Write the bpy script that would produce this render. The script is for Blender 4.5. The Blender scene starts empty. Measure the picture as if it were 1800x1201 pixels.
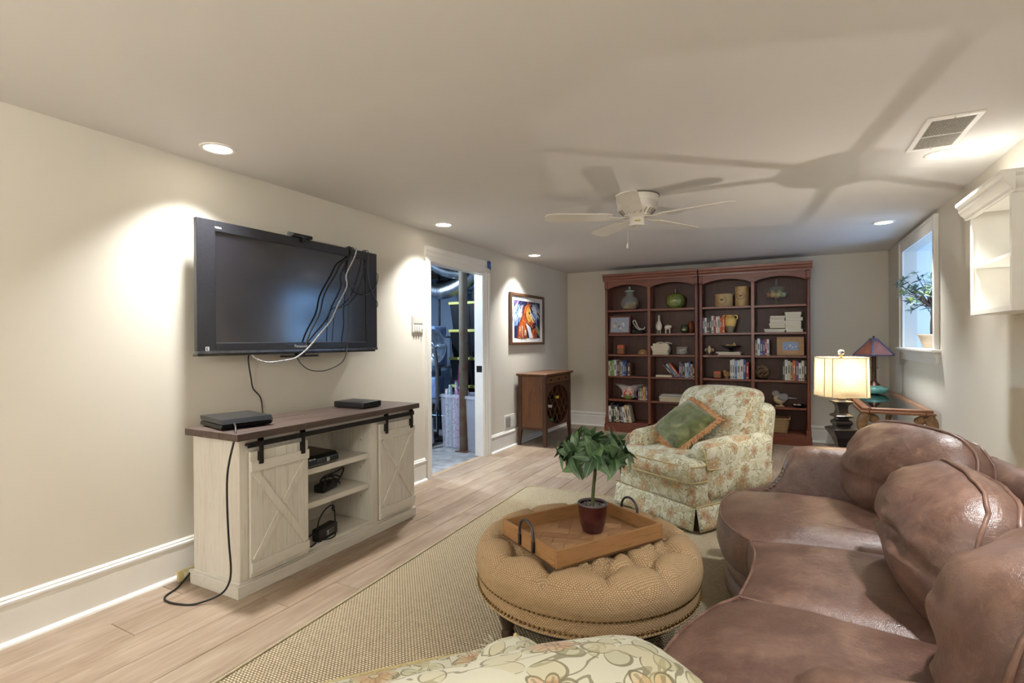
import bpy, bmesh, math, random
from mathutils import Vector, Matrix, Euler, noise as mnoise
R = math.radians
PI = math.pi
random.seed(7)
scn = bpy.context.scene
COL = scn.collection

# ---------------------------------------------------------------- camera
FPX, YAW, PIT, ROL, CAMH = 899.8, 0.4864, -0.0015, -0.0062, 1.2754
_F = Vector((-math.sin(YAW)*math.cos(PIT), math.cos(YAW)*math.cos(PIT), math.sin(PIT)))
_R = Vector((math.cos(YAW), math.sin(YAW), 0)); _U = _R.cross(_F)
_R2 = math.cos(ROL)*_R + math.sin(ROL)*_U; _U2 = -math.sin(ROL)*_R + math.cos(ROL)*_U
cd = bpy.data.cameras.new('camera'); cam = bpy.data.objects.new('camera', cd); COL.objects.link(cam)
cd.sensor_width = 36; cd.lens = FPX/1800*36; cd.clip_start = .02; cd.clip_end = 100
m = Matrix.Identity(4)
for i in range(3):
    m[i][0] = _R2[i]; m[i][1] = _U2[i]; m[i][2] = -_F[i]
m.translation = (0, 0, CAMH); cam.matrix_world = m
scn.camera = cam
def bxp(px, Y, py=600.5):          # world x of a picture column on a plane of constant Y (used for shelf layouts)
    d = _F + (px-900)/FPX*_R2 - (py-600.5)/FPX*_U2
    return d.x*Y/d.y

# ---------------------------------------------------------------- colour management, sky
scn.view_settings.view_transform = 'Standard'
scn.view_settings.look = 'None'
scn.view_settings.exposure = 1.0
scn.view_settings.gamma = 1.0
scn.view_settings.use_curve_mapping = False
wd = bpy.data.worlds.new('sky'); scn.world = wd; wd.use_nodes = True
wd.node_tree.nodes['Background'].inputs[0].default_value = (.27, .54, 1.0, 1)
wd.node_tree.nodes['Background'].inputs[1].default_value = 3.2

# room dimensions
XL, XR, YB, YF, HC = -2.915, 1.097, 7.342, -2.6, 2.30
CANS = [(-2.63, -.35), (-2.63, 1.667), (-2.63, 3.70), (-2.63, 5.565), (.793, -.35), (.793, 1.70), (.793, 3.636), (.793, 5.53), (-.92, -.5), (-2.63, -1.9), (-.92, -1.9), (.793, -1.9)]  # cans behind the camera are unseen, added to brighten the room
CAN_W = 8.0; LAMP_W = 8.0; TORCH_FILL_W = 95.0

# ---------------------------------------------------------------- helpers
def lin(c):
    return tuple(((x/255)/12.92 if x/255 <= .04045 else ((x/255+.055)/1.055)**2.4) for x in c[:3]) + (1,)

class NT:
    def __init__(s, name):
        s.m = bpy.data.materials.new(name); s.m.use_nodes = True
        s.t = s.m.node_tree; s.b = s.t.nodes['Principled BSDF']; s.out = s.t.nodes['Material Output']
    def n(s, typ, **kw):
        x = s.t.nodes.new(typ)
        for k, v in kw.items():
            if k.startswith('i_'): x.inputs[int(k[2:])].default_value = v
            else: setattr(x, k, v)
        return x
    def l(s, a, b): s.t.links.new(a, b)
    def math(s, op, a, b=None, c=None, clamp=False):
        x = s.t.nodes.new('ShaderNodeMath'); x.operation = op; x.use_clamp = clamp
        for i, v in enumerate((a, b, c)):
            if v is None: continue
            if isinstance(v, (int, float)): x.inputs[i].default_value = v
            else: s.l(v, x.inputs[i])
        return x.outputs[0]
    def mix(s, f, a, b, blend='MIX'):
        x = s.t.nodes.new('ShaderNodeMix'); x.data_type = 'RGBA'; x.blend_type = blend
        for i, v in ((0, f), (6, a), (7, b)):
            if isinstance(v, (int, float)): x.inputs[i].default_value = v
            elif isinstance(v, tuple): x.inputs[i].default_value = v
            else: s.l(v, x.inputs[i])
        return x.outputs[2]
    def ramp(s, f, *stops):
        x = s.t.nodes.new('ShaderNodeValToRGB'); e = x.color_ramp.elements
        while len(e) < len(stops): e.new(.5)
        for el, (p, c) in zip(e, stops): el.position = p; el.color = lin(c)
        s.l(f, x.inputs[0]); return x.outputs[0]
    def coord(s, kind='Object', scale=(1, 1, 1), rand=False):
        tc = s.n('ShaderNodeTexCoord'); mp = s.n('ShaderNodeMapping')
        s.l(tc.outputs[kind], mp.inputs[0]); mp.inputs[3].default_value = scale
        if rand:
            oi = s.n('ShaderNodeObjectInfo'); v = s.n('ShaderNodeVectorMath', operation='SCALE'); v.inputs[3].default_value = 37
            cb = s.n('ShaderNodeCombineXYZ')
            for i in range(3): s.l(oi.outputs['Random'], cb.inputs[i])
            s.l(cb.outputs[0], v.inputs[0]); s.l(v.outputs[0], mp.inputs[1])
        return mp.outputs[0]
    def noise(s, vec, scale=5, detail=4, rough=.55, dist=0):
        x = s.n('ShaderNodeTexNoise'); s.l(vec, x.inputs['Vector'])
        x.inputs['Scale'].default_value = scale; x.inputs['Detail'].default_value = detail
        x.inputs['Roughness'].default_value = rough; x.inputs['Distortion'].default_value = dist
        return x.outputs[0]
    def bump(s, h, strength=.3, dist=.002):
        x = s.n('ShaderNodeBump'); x.inputs['Strength'].default_value = strength; x.inputs['Distance'].default_value = dist
        s.l(h, x.inputs['Height']); s.l(x.outputs[0], s.b.inputs['Normal']); return x
    def set(s, **kw):
        for k, v in kw.items(): s.b.inputs[k.replace('_', ' ')].default_value = v

MAT = {}
def M(name, c1, c2=None, scale=12, stretch=(1, 1, 1), rough=.55, metal=0, bump=0, bscale=None, bdist=.002, coat=0, rand=False, detail=4, spec=.5, lo=.35, hi=.68, coord='Object', sheen=0):
    if name in MAT: return MAT[name]
    k = NT(name); k.set(Roughness=rough, Metallic=metal, Coat_Weight=coat, Specular_IOR_Level=spec, Sheen_Weight=sheen)
    if c2 is None: c2 = tuple(max(0, x*.93) for x in c1)
    v = k.coord(coord, stretch, rand); f = k.noise(v, scale, detail)
    k.l(k.ramp(f, (lo, c1), (hi, c2)), k.b.inputs['Base Color'])
    if bump:
        k.bump(k.noise(v, bscale or scale*3, 3), bump, bdist)
    MAT[name] = k.m; return k.m
def GL(name, color=(255, 255, 255), rough=.02, ior=1.45):
    if name in MAT: return MAT[name]
    k = NT(name); k.set(Base_Color=lin(color), Roughness=rough, Transmission_Weight=1.0, IOR=ior); MAT[name] = k.m; return k.m
def EM(name, color, strength):
    if name in MAT: return MAT[name]
    k = NT(name); k.set(Base_Color=lin(color), Emission_Color=lin(color), Emission_Strength=strength); MAT[name] = k.m; return k.m
_pc = {}
def PC(c, rough=.5, **kw):            # a plain coloured material with a little grain
    key = (tuple(c), rough)
    if key not in _pc:
        _pc[key] = M('paint_%d_%d_%d_%d' % (c[0], c[1], c[2], rough*100), c, tuple(x*.9 for x in c), 30, rough=rough, **kw)
    return _pc[key]

class MB:
    def __init__(s): s.v = []; s.f = []; s.m = []; s.mi = 0
    def add(s, vs, fs):
        o = len(s.v); s.v += [tuple(p) for p in vs]; s.f += [tuple(i+o for i in f) for f in fs]; s.m += [s.mi]*len(fs); return s
    def box(s, x0, x1, y0, y1, z0, z1):
        v = [(x, y, z) for z in (z0, z1) for y in (y0, y1) for x in (x0, x1)]
        return s.add(v, [(0, 2, 3, 1), (4, 5, 7, 6), (0, 1, 5, 4), (2, 6, 7, 3), (0, 4, 6, 2), (1, 3, 7, 5)])
    def obox(s, c, size, rot=(0, 0, 0)):
        mt = Matrix.Translation(c) @ Euler(rot).to_matrix().to_4x4(); a, b, d = (q/2 for q in size)
        v = [mt @ Vector((x, y, z)) for z in (-d, d) for y in (-b, b) for x in (-a, a)]
        return s.add(v, [(0, 2, 3, 1), (4, 5, 7, 6), (0, 1, 5, 4), (2, 6, 7, 3), (0, 4, 6, 2), (1, 3, 7, 5)])
    def bar(s, p, q, w, h, up=(0, 0, 1)):
        p, q = Vector(p), Vector(q); d = (q-p).normalized(); a = d.cross(Vector(up))
        if a.length < 1e-4: a = d.cross(Vector((1, 0, 0)))
        a.normalize(); b = a.cross(d); a *= w/2; b *= h/2
        v = [p-a-b, p+a-b, p+a+b, p-a+b, q-a-b, q+a-b, q+a+b, q-a+b]
        return s.add(v, [(0, 1, 2, 3), (7, 6, 5, 4), (0, 4, 5, 1), (1, 5, 6, 2), (2, 6, 7, 3), (3, 7, 4, 0)])
    def tube(s, pts, r, n=6, closed=False, cap=True):
        pts = [Vector(p) for p in pts]; N = len(pts); rs = r if isinstance(r, (list, tuple)) else [r]*N
        t0 = (pts[1]-pts[0]).normalized(); up = Vector((0, 0, 1)) if abs(t0.z) < .9 else Vector((1, 0, 0))
        a = t0.cross(up).normalized(); vs = []
        for i in range(N):
            if closed: t = pts[(i+1) % N]-pts[i-1]
            else: t = pts[min(i+1, N-1)]-pts[max(i-1, 0)]
            if t.length < 1e-9: t = t0
            t.normalize(); a = (a-t*a.dot(t)); a = a.normalized() if a.length > 1e-6 else t.orthogonal().normalized(); b = t.cross(a)
            for j in range(n):
                g = 2*PI*j/n; vs.append(pts[i]+a*(rs[i]*math.cos(g))+b*(rs[i]*math.sin(g)))
        fs = []
        for i in range(N if closed else N-1):
            for j in range(n):
                k = (i+1) % N; fs.append((i*n+j, i*n+(j+1) % n, k*n+(j+1) % n, k*n+j))
        if cap and not closed: fs += [tuple(range(n))[::-1], tuple((N-1)*n+j for j in range(n))]
        return s.add(vs, fs)
    def cyl(s, p, q, r0, r1=None, n=16):
        return s.tube([p, q], [r0, r0 if r1 is None else r1], n)
    def lathe(s, prof, n=24, c=(0, 0, 0), sx=1, sy=1, rot=0, lobes=0, la=0):
        vs = []; fs = []; K = len(prof)
        for r, z in prof:
            for j in range(n):
                g = 2*PI*j/n+rot; rr = r*(1+la*math.cos(lobes*g)) if lobes else r
                vs.append((c[0]+rr*math.cos(g)*sx, c[1]+rr*math.sin(g)*sy, c[2]+z))
        for i in range(K-1):
            for j in range(n): fs.append((i*n+j, i*n+(j+1) % n, (i+1)*n+(j+1) % n, (i+1)*n+j))
        fs += [tuple(range(n))[::-1], tuple((K-1)*n+j for j in range(n))]
        return s.add(vs, fs)
    def prism(s, poly, axis, d0, d1):     # poly in the two other axes (cyclic order), extruded along axis
        def P(a, b, d): return {'x': (d, a, b), 'y': (a, d, b), 'z': (a, b, d)}[axis]
        n = len(poly); v = [P(a, b, d0) for a, b in poly]+[P(a, b, d1) for a, b in poly]
        return s.add(v, [tuple(range(n))[::-1], tuple(range(n, 2*n))]+[(i, (i+1) % n, n+(i+1) % n, n+i) for i in range(n)])
    def grid(s, fn, nu, nv, cu=False, cv=False):
        vs = [fn(i/(nu if cu else nu-1), j/(nv if cv else nv-1)) for i in range(nu) for j in range(nv)]; fs = []
        for i in range(nu if cu else nu-1):
            for j in range(nv if cv else nv-1):
                a, b = i*nv+j, i*nv+(j+1) % nv; c, d = ((i+1) % nu)*nv+(j+1) % nv, ((i+1) % nu)*nv+j; fs.append((a, b, c, d))
        return s.add(vs, fs)
    def ball(s, c, a, n=12, e=1):
        def sp(x, e): return math.copysign(abs(x)**e, x)
        return s._ball(c, a if isinstance(a, (tuple, list)) else (a, a, a), n, e, sp)
    def _ball(s, c, a, n, e, sp):
        vs = []; fs = []; m = 2*n
        for i in range(1, n):
            f = -PI/2+PI*i/n
            for j in range(m):
                g = 2*PI*j/m; vs.append((c[0]+a[0]*sp(math.cos(f), e)*sp(math.cos(g), e), c[1]+a[1]*sp(math.cos(f), e)*sp(math.sin(g), e), c[2]+a[2]*sp(math.sin(f), e)))
        b = len(vs); vs += [(c[0], c[1], c[2]-a[2]), (c[0], c[1], c[2]+a[2])]
        for i in range(n-2):
            for j in range(m): fs.append((i*m+j, i*m+(j+1) % m, (i+1)*m+(j+1) % m, (i+1)*m+j))
        for j in range(m): fs.append((b, (j+1) % m, j)); fs.append((b+1, (n-2)*m+j, (n-2)*m+(j+1) % m))
        return s.add(vs, fs)
    @staticmethod
    def rmap(p, h, r, puff, fn):
        q = Vector(p); inn = Vector([max(-(h[i]-r), min(h[i]-r, q[i])) for i in range(3)]); d = q-inn
        if d.length > 1e-9: q = inn+d.normalized()*r
        for i in range(3):
            if puff[i]:
                a, b = (i+1) % 3, (i+2) % 3
                w = max(0, 1-(q[a]/h[a])**2)*max(0, 1-(q[b]/h[b])**2)
                q[i] += puff[i]*w*q[i]/h[i]
        return fn(q) if fn else q
    def rbox(s, c, size, r, n=8, puff=(0, 0, 0), fn=None):     # soft rounded box, optional puff along each axis
        h = [q/2 for q in size]; key = {}; vs = []; fs = []
        def put(p):
            k = tuple(round(q, 5) for q in p)
            if k in key: return key[k]
            q = MB.rmap(p, h, r, puff, fn)
            vs.append((c[0]+q[0], c[1]+q[1], c[2]+q[2])); key[k] = len(vs)-1; return key[k]
        def lin_(hh):
            rr = min(r, hh*.999); e = [-hh, -hh+rr*.25, -hh+rr*.6, -hh+rr]; m_ = max(2, n-6)
            mid = [(-hh+rr)+(2*(hh-rr))*i/m_ for i in range(1, m_)]
            return e+mid+[-q for q in e[::-1]]
        L = [lin_(q) for q in h]
        for ax in range(3):
            a, b = (ax+1) % 3, (ax+2) % 3
            for sg in (-1, 1):
                for i in range(len(L[a])-1):
                    for j in range(len(L[b])-1):
                        q = []
                        for (ii, jj) in ((i, j), (i+1, j), (i+1, j+1), (i, j+1)):
                            p = [0, 0, 0]; p[ax] = sg*h[ax]; p[a] = L[a][ii]; p[b] = L[b][jj]; q.append(put(p))
                        if len(set(q)) >= 3: fs.append(tuple(q if sg > 0 else q[::-1]))
        return s.add(vs, fs)
    def xf(s, fn, start=0):
        s.v[start:] = [tuple(fn(Vector(p))) for p in s.v[start:]]; return s
    def build(s, name, mats, parent=None, smooth=None, bevel=0, seg=2, sub=0, uv=None, loc=None, rot=None):
        me = bpy.data.meshes.new(name); me.from_pydata(s.v, [], s.f)
        for mt in (mats if isinstance(mats, (list, tuple)) else [mats]): me.materials.append(mt)
        if max(s.m, default=0): me.polygons.foreach_set('material_index', s.m)
        bm = bmesh.new(); bm.from_mesh(me); bmesh.ops.recalc_face_normals(bm, faces=bm.faces); bm.to_mesh(me); bm.free()
        if smooth is not None:
            me.polygons.foreach_set('use_smooth', [True]*len(me.polygons))
            if smooth < 179: me.set_sharp_from_angle(angle=R(smooth))
        if uv is not None:
            ul = me.uv_layers.new(name='uv')
            for p in me.polygons:
                nx, ny, nz = (abs(q) for q in p.normal)
                for li in p.loop_indices:
                    co = me.vertices[me.loops[li].vertex_index].co
                    if nz >= max(nx, ny): t = (co.x, co.y)
                    elif ny >= nx: t = (co.x, co.z+.37)
                    else: t = (co.y+.53, co.z+.21)
                    ul.data[li].uv = (t[0]+uv, t[1]+uv*.7)
        o = bpy.data.objects.new(name, me); COL.objects.link(o)
        if parent: o.parent = parent
        if loc: o.location = loc
        if rot: o.rotation_euler = rot
        if bevel:
            b = o.modifiers.new('bevel', 'BEVEL'); b.width = bevel; b.segments = seg; b.limit_method = 'ANGLE'; b.angle_limit = R(35)
        if sub:
            b = o.modifiers.new('sub', 'SUBSURF'); b.levels = sub; b.render_levels = sub
        return o
def tag(o, label, cat, group=None, kind=None):
    if label: o['label'] = label
    if cat: o['category'] = cat
    if group: o['group'] = group
    if kind: o['kind'] = kind
    return o
def thing(name, label, cat, loc=(0, 0, 0), rz=0, group=None):
    o = bpy.data.objects.new(name, None); o.empty_display_size = .05; COL.objects.link(o)
    o.location = loc; o.rotation_euler = (0, 0, rz); return tag(o, label, cat, group)
def struct(o): o['kind'] = 'structure'; return o
def dup(root, loc, rz, label=None, group=None):
    r = root.copy(); COL.objects.link(r); r.location = loc; r.rotation_euler = (0, 0, rz)
    if label: r['label'] = label
    if group: r['group'] = group
    for ch in list(root.children):
        c = ch.copy(); COL.objects.link(c); c.parent = r
        for g in list(ch.children):
            d = g.copy(); COL.objects.link(d); d.parent = c
    return r
def spline(pts, n=8, closed=False):
    pts = [Vector(p) for p in pts]; N = len(pts); out = []
    for i in range(N if closed else N-1):
        p0 = pts[(i-1) % N] if closed or i > 0 else pts[0]*2-pts[1]
        p1, p2 = pts[i], pts[(i+1) % N]
        p3 = pts[(i+2) % N] if closed or i < N-2 else pts[-1]*2-pts[-2]
        for k in range(n):
            t = k/n; out.append(.5*((2*p1)+(-p0+p2)*t+(2*p0-5*p1+4*p2-p3)*t*t+(-p0+3*p1-3*p2+p3)*t**3))
    if not closed: out.append(pts[-1])
    return out
def txt(name, body, size, mat, parent, loc, rot, align='CENTER', ext=.0004):
    cu = bpy.data.curves.new(name, 'FONT'); cu.body = body; cu.size = size; cu.extrude = ext; cu.align_x = align; cu.align_y = 'CENTER'
    tmp = bpy.data.objects.new(name, cu); COL.objects.link(tmp)
    dg = bpy.context.evaluated_depsgraph_get(); me = bpy.data.meshes.new_from_object(tmp.evaluated_get(dg))
    bpy.data.objects.remove(tmp); o = bpy.data.objects.new(name, me); COL.objects.link(o); me.materials.clear(); me.materials.append(mat)
    o.parent = parent; o.location = loc; o.rotation_euler = rot; return o

# ================================================================ MATERIALS
def wall_mat(name, c, c2, bump=.12):
    k = NT(name); v = k.coord('Object'); k.set(Roughness=.72, Specular_IOR_Level=.3)
    k.l(k.ramp(k.noise(v, 1.3, 3), (.3, c), (.7, c2)), k.b.inputs['Base Color'])
    k.bump(k.noise(v, 220, 2), bump, .0008); MAT[name] = k.m; return k.m
WALL = wall_mat('cream_wall_paint', (214, 208, 194), (210, 204, 190))
CEIL = wall_mat('ceiling_paint', (216, 213, 209), (213, 210, 206), .25)
TRIM = M('white_trim_paint', (232, 229, 222), (228, 225, 218), 6, rough=.38)
BLUEWALL = wall_mat('utility_wall_paint', (150, 165, 185), (130, 145, 165))
CONC = M('concrete', (150, 150, 150), (112, 112, 114), 9, rough=.85, bump=.3)
def floor_mat():
    k = NT('limed_oak_plank'); oi = k.n('ShaderNodeObjectInfo'); v = k.coord('Object', (1, .09, 1), True)
    v2 = k.coord('Object', (1, .035, 1), True)
    g1 = k.noise(v, 38, 6, .65, .6); g2 = k.noise(v2, 130, 3, .6); g3 = k.noise(k.coord('Object', (1, .35, 1), True), 5, 3)
    a = k.ramp(g1, (.3, (146, 116, 90)), (.5, (188, 163, 136)), (.7, (222, 206, 184)))
    b = k.mix(k.math('MULTIPLY', g2, .55), a, lin((214, 198, 176)))
    hue = k.ramp(oi.outputs['Random'], (0, (226, 208, 182)), (.35, (198, 174, 148)), (.7, (180, 154, 132)), (1, (212, 188, 156)))
    c = k.mix(.55, b, hue, 'MULTIPLY'); d = k.mix(.25, c, k.ramp(g3, (.3, (150, 122, 98)), (.7, (225, 208, 186))))
    e = k.n('ShaderNodeHueSaturation'); e.inputs[2].default_value = .70; e.inputs[1].default_value = .92; k.l(d, e.inputs[4])
    k.l(e.outputs[0], k.b.inputs['Base Color']); k.set(Roughness=.42, Specular_IOR_Level=.4)
    k.bump(g2, .18, .001); MAT['floor'] = k.m; return k.m
FLOORM = floor_mat()
SUB = M('plank_joint', (120, 95, 72), (95, 75, 58), 20, rough=.9)
BLACK = M('black_plastic', (26, 26, 28), (20, 20, 22), 40, rough=.42)
BLACKG = M('gloss_black_plastic', (14, 14, 16), (10, 10, 12), 40, rough=.16, coat=.4)
RUBBER = M('black_cord_rubber', (24, 22, 22), (18, 17, 17), 60, rough=.5)
STEEL = M('galvanised_steel', (185, 192, 200), (140, 148, 158), 14, rough=.32, metal=1)
DARKIRON = M('dark_iron', (48, 44, 42), (34, 31, 30), 30, rough=.5, metal=.6)
def wood(name, c1, c2, axis='z', scale=14, rough=.4, coat=.15, rand=True, fine=.12):
    if name in MAT: return MAT[name]
    st = {'x': (fine, 1, 1), 'y': (1, fine, 1), 'z': (1, 1, fine)}[axis]
    k = NT(name); v = k.coord('Object', st, rand); g = k.noise(v, scale, 6, .65, .8); g2 = k.noise(v, scale*7, 3)
    a = k.ramp(g, (.3, c1), (.7, c2)); dk = tuple(x*.72 for x in c2)
    k.l(k.mix(k.math('MULTIPLY', k.math('GREATER_THAN', g2, .6), .35), a, lin(dk)), k.b.inputs['Base Color'])
    k.set(Roughness=rough, Coat_Weight=coat, Coat_Roughness=.25); k.bump(g2, .1, .001); MAT[name] = k.m; return k.m

# ================================================================ ROOM SHELL
fl = MB().box(XL, XR, YF, YB, -.06, -.012); floor = struct(fl.build('floor', SUB)); 
def plank_mesh(w, l):
    b = MB(); g = .0012; c = .002
    o = [(g, g), (w-g, g), (w-g, l-g), (g, l-g)]; i = [(g+c, g+c), (w-g-c, g+c), (w-g-c, l-g-c), (g+c, l-g-c)]
    v = [(x, y, -.012) for x, y in o]+[(x, y, -.0015) for x, y in o]+[(x, y, 0) for x, y in i]
    f = [(3, 2, 1, 0), (8, 9, 10, 11)]
    for q in range(4):
        r = (q+1) % 4; f += [(q, r, 4+r, 4+q), (4+q, 4+r, 8+r, 8+q)]
    b.add(v, f); me = bpy.data.meshes.new('plank'); me.from_pydata(b.v, [], b.f); me.materials.append(FLOORM); return me
PW, PL = .2, 1.22; pm = {}
rng = random.Random(3)
row = 0; x = -2.905
while x < XR-.01:
    w = min(PW, XR-x); off = (1.2 if row == 1 else rng.uniform(0, PL)) % PL
    y = off-PL
    while y < YB:
        y0 = max(y, .0); y1 = min(y+PL, YB)
        if y1-y0 > .03 and not (y1 < .6):
            k = (round(w, 3), round(y1-y0, 3))
            if k not in pm: pm[k] = plank_mesh(*k)
            p = bpy.data.objects.new('plank', pm[k]); COL.objects.link(p); p.parent = floor; p.location = (x, y0, 0)
        y += PL
    x += PW; row += 1
# rest of the floor behind the camera and the sliver at the wall
bk = MB().box(XL, XR, YF, -.001, -.012, -.0005).box(XL, -2.905, 0, YB, -.012, -.0005).build('back_boards', FLOORM, floor)

def wall_box(name, mb, mat=WALL): return struct(mb.build(name, mat))
T = .1
D0, D1, DZ = 3.865, 4.84, 2.03        # doorway
W0, W1, WZ0, WZ1 = 5.28, 6.46, 1.18, 2.15   # window opening
wall_box('wall_left', MB().box(XL-T, XL, YF, D0, 0, HC).box(XL-T, XL, D1, YB+T, 0, HC).box(XL-T, XL, D0, D1, DZ, HC))
wall_box('wall_back', MB().box(XL, XR+.7, YB, YB+T, 0, HC))
wall_box('wall_right', MB().box(XR, XR+T, YF, W0, 0, HC).box(XR, XR+T, W1, YB, 0, HC).box(XR, XR+T, W0, W1, 0, WZ0).box(XR, XR+T, W0, W1, WZ1, HC))
wall_box('wall_front', MB().box(XL-T, XR+T, YF-T, YF, 0, HC))
wall_box('ceiling', MB().box(XL-T, XR+T, YF-T, YB+T, HC, HC+.08), CEIL)
# window well
wo = struct(MB().box(XR+T, XR+.62, W1, W1+.06, WZ0-.06, WZ1+.06).box(XR+T, XR+.62, W0-.06, W0, WZ0-.06, WZ1+.06)
     .box(XR+T, XR+.62, W0, W1, WZ1, WZ1+.06).box(XR+T, XR+.62, W0, W1, WZ0-.06, WZ0).build('wall_window_well', M('window_well_paint', (226, 226, 228), (220, 221, 224), 4, rough=.6)))
win = struct(MB().box(XR+.56, XR+.60, W0, W0+.05, WZ0, WZ1).box(XR+.56, XR+.60, W1-.05, W1, WZ0, WZ1).box(XR+.56, XR+.60, W0+.05, W1-.05, WZ0, WZ0+.05)
     .box(XR+.56, XR+.60, W0+.05, W1-.05, WZ1-.05, WZ1).box(XR+.565, XR+.595, (W0+W1)/2-.02, (W0+W1)/2+.02, WZ0+.05, WZ1-.05).build('window_1', TRIM))
kg = NT('window_glass'); tr = kg.n('ShaderNodeBsdfTransparent'); gl = kg.n('ShaderNodeBsdfGlossy'); gl.inputs['Roughness'].default_value = .02
mx = kg.n('ShaderNodeMixShader'); mx.inputs[0].default_value = .06; kg.l(tr.outputs[0], mx.inputs[1]); kg.l(gl.outputs[0], mx.inputs[2]); kg.l(mx.outputs[0], kg.out.inputs[0])
for a, b in ((W0+.05, (W0+W1)/2-.02), ((W0+W1)/2+.02, W1-.05)):
    MB().box(XR+.577, XR+.583, a, b, WZ0+.05, WZ1-.05).build('pane', kg.m, win)
# window casing, stool, apron
tr1 = struct(MB().box(XR-.02, XR, W0-.10, W0, WZ0, WZ1+.10).box(XR-.02, XR, W1, W1+.10, WZ0, WZ1+.10).box(XR-.02, XR, W0, W1, WZ1, WZ1+.10).build('trim_1', TRIM, bevel=.003))
MB().box(XR-.032, XR-.0, W0-.115, W0-.09, WZ0, WZ1+.115).box(XR-.032, XR, W1+.09, W1+.115, WZ0, WZ1+.115).box(XR-.032, XR, W0-.09, W1+.09, WZ1+.09, WZ1+.115).build('back_band', TRIM, tr1, bevel=.004)
MB().box(XR-.06, XR+.1, W0-.17, W1+.17, WZ0-.02, WZ0+.004).build('stool', TRIM, tr1, bevel=.006)
MB().prism([(XR, WZ0-.02), (XR-.03, WZ0-.02), (XR-.028, WZ0-.05), (XR-.018, WZ0-.06), (XR-.018, WZ0-.115), (XR, WZ0-.115)], 'y', W0-.1, W1+.1).build('apron', TRIM, tr1)

# baseboards with shoe moulding
def base_prof(): return [(0, 0), (.018, 0), (.018, .148), (.0145, .152), (.0145, .168), (.021, .174), (.021, .184), (.012, .190), (.012, .196), (.004, .205), (0, .205)]
def baseboard(name, segs):
    b = MB(); q = MB()
    for (axis, pos, sg, a0, a1) in segs:
        p = [(pos+sg*t, z) for t, z in base_prof()]; b.prism(p, axis, a0, a1)
        arc = [(pos+sg*.018, 0.0)]+[(pos+sg*(.018+.02*math.cos(t*PI/12)), .02*math.sin(t*PI/12)) for t in range(0, 7)]
        q.prism(arc, axis, a0, a1)
    o = struct(b.build(name, TRIM, smooth=30)); q.build('shoe_moulding', TRIM, o, smooth=30)
baseboard('baseboard_left', [('y', XL, 1, YF, D0-.085), ('y', XL, 1, D1+.105, YB)])
baseboard('baseboard_back', [('x', YB, -1, XL, XR)])
baseboard('baseboard_right', [('y', XR, -1, YF, YB)])

# door opening: jamb and casing
def casing_profile(y0, y1):       # across the width, thickness in x
    w = y1-y0; return [(0, y0), (.014, y0), (.018, y0+w*.08), (.018, y0+w*.3), (.024, y0+w*.36), (.024, y0+w*.62), (.03, y0+w*.68), (.034, y0+w*.8), (.034, y1), (0, y1)]
d1 = struct(MB().box(XL-T-.005, XL+.004, D0, D0+.018, 0, DZ).box(XL-T-.005, XL+.004, D1-.018, D1, 0, DZ).box(XL-T-.005, XL+.004, D0, D1, DZ-.018, DZ).build('door_1', TRIM, bevel=.002))
c = MB()
pr = casing_profile(D1-.01, D1+.105); c.prism([(XL+a, b) for a, b in pr], 'z', 0, DZ+.0)
pr = casing_profile(0, .085); c.prism([(XL+a, D0+.01-b) for a, b in pr], 'z', 0, DZ+.0)
pr = casing_profile(DZ-.01, DZ+.125); c.prism([(XL+a, b) for a, b in pr], 'y', D0-.075, D1+.105)
c.build('casing', TRIM, d1, smooth=25)
MB().box(XL-T+.02, XL-.01, D1-.0195, D1-.017, .93, 1.0).build('strike_plate', DARKIRON, d1)
MB().box(XL-.06, XL-.0, D0+.018, D1-.018, -.012, .003).build('threshold', wood('threshold_oak', (190, 165, 135), (160, 132, 104), 'y'), d1, bevel=.002)
tape = MB().grid(lambda u, v: (XL+.037+.004*math.sin(v*7), D1+.03+.075*u, DZ+.055+.075*v-.02*u*(1-v)), 5, 5).grid(lambda u, v: (XL+.037-.03*u, D1+.10545+.002*v, DZ+.06+.06*v), 3, 3)
ob = tape.build('masking_tape', M('blue_masking_tape', (58, 96, 160), (48, 84, 146), 30, rough=.7))
sd = ob.modifiers.new('thick', 'SOLIDIFY'); sd.thickness = .0015
tag(ob, 'scrap of blue painter\'s tape stuck on the door casing corner', 'tape')

# ---------------------------------------------------------------- recessed ceiling lights
LENS = EM('can_lens', (255, 244, 226), 9.0)
can = None
for i, (x, y) in enumerate(CANS):
    loc = (x, y, HC)
    if can is None:
        can = thing('recessed_light', '', 'ceiling light', loc)
        MB().lathe([(.066, 0), (.066, -.004), (.072, -.007), (.084, -.005), (.088, 0)], 32).build('trim_ring', TRIM, can, smooth=40)
        MB().lathe([(.066, -.001), (.064, -.003), (.03, -.005), (.001, -.005)], 32).build('lens', LENS, can, smooth=60)
        o = can
        ld = bpy.data.lights.new('can_light', 'AREA'); ld.shape = 'DISK'; ld.size = .12; ld.energy = CAN_W; ld.color = (.975, .99, 1); ld.spread = R(95)
        lo = bpy.data.objects.new('can_light', ld); COL.objects.link(lo); lo.parent = o; lo.location = (0, 0, -.012)
    else: o = dup(can, loc, 0)
    o['group'] = 'round recessed ceiling lights'
    o['label'] = {1: 'round recessed ceiling light above the wall television', 2: 'round recessed ceiling light just before the doorway', 3: 'round recessed ceiling light above the horse picture',
                  6: 'round recessed ceiling light right beside the ceiling air grille', 7: 'round recessed ceiling light by the window, above the glass table'}.get(i, 'round recessed ceiling light out of view, added to brighten the room')

# ================================================================ TELEVISION
TVX = -2.785
tv = thing('television', 'large black flat-screen television mounted on the cream wall', 'television', (TVX, 2.335, 1.2))
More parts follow.
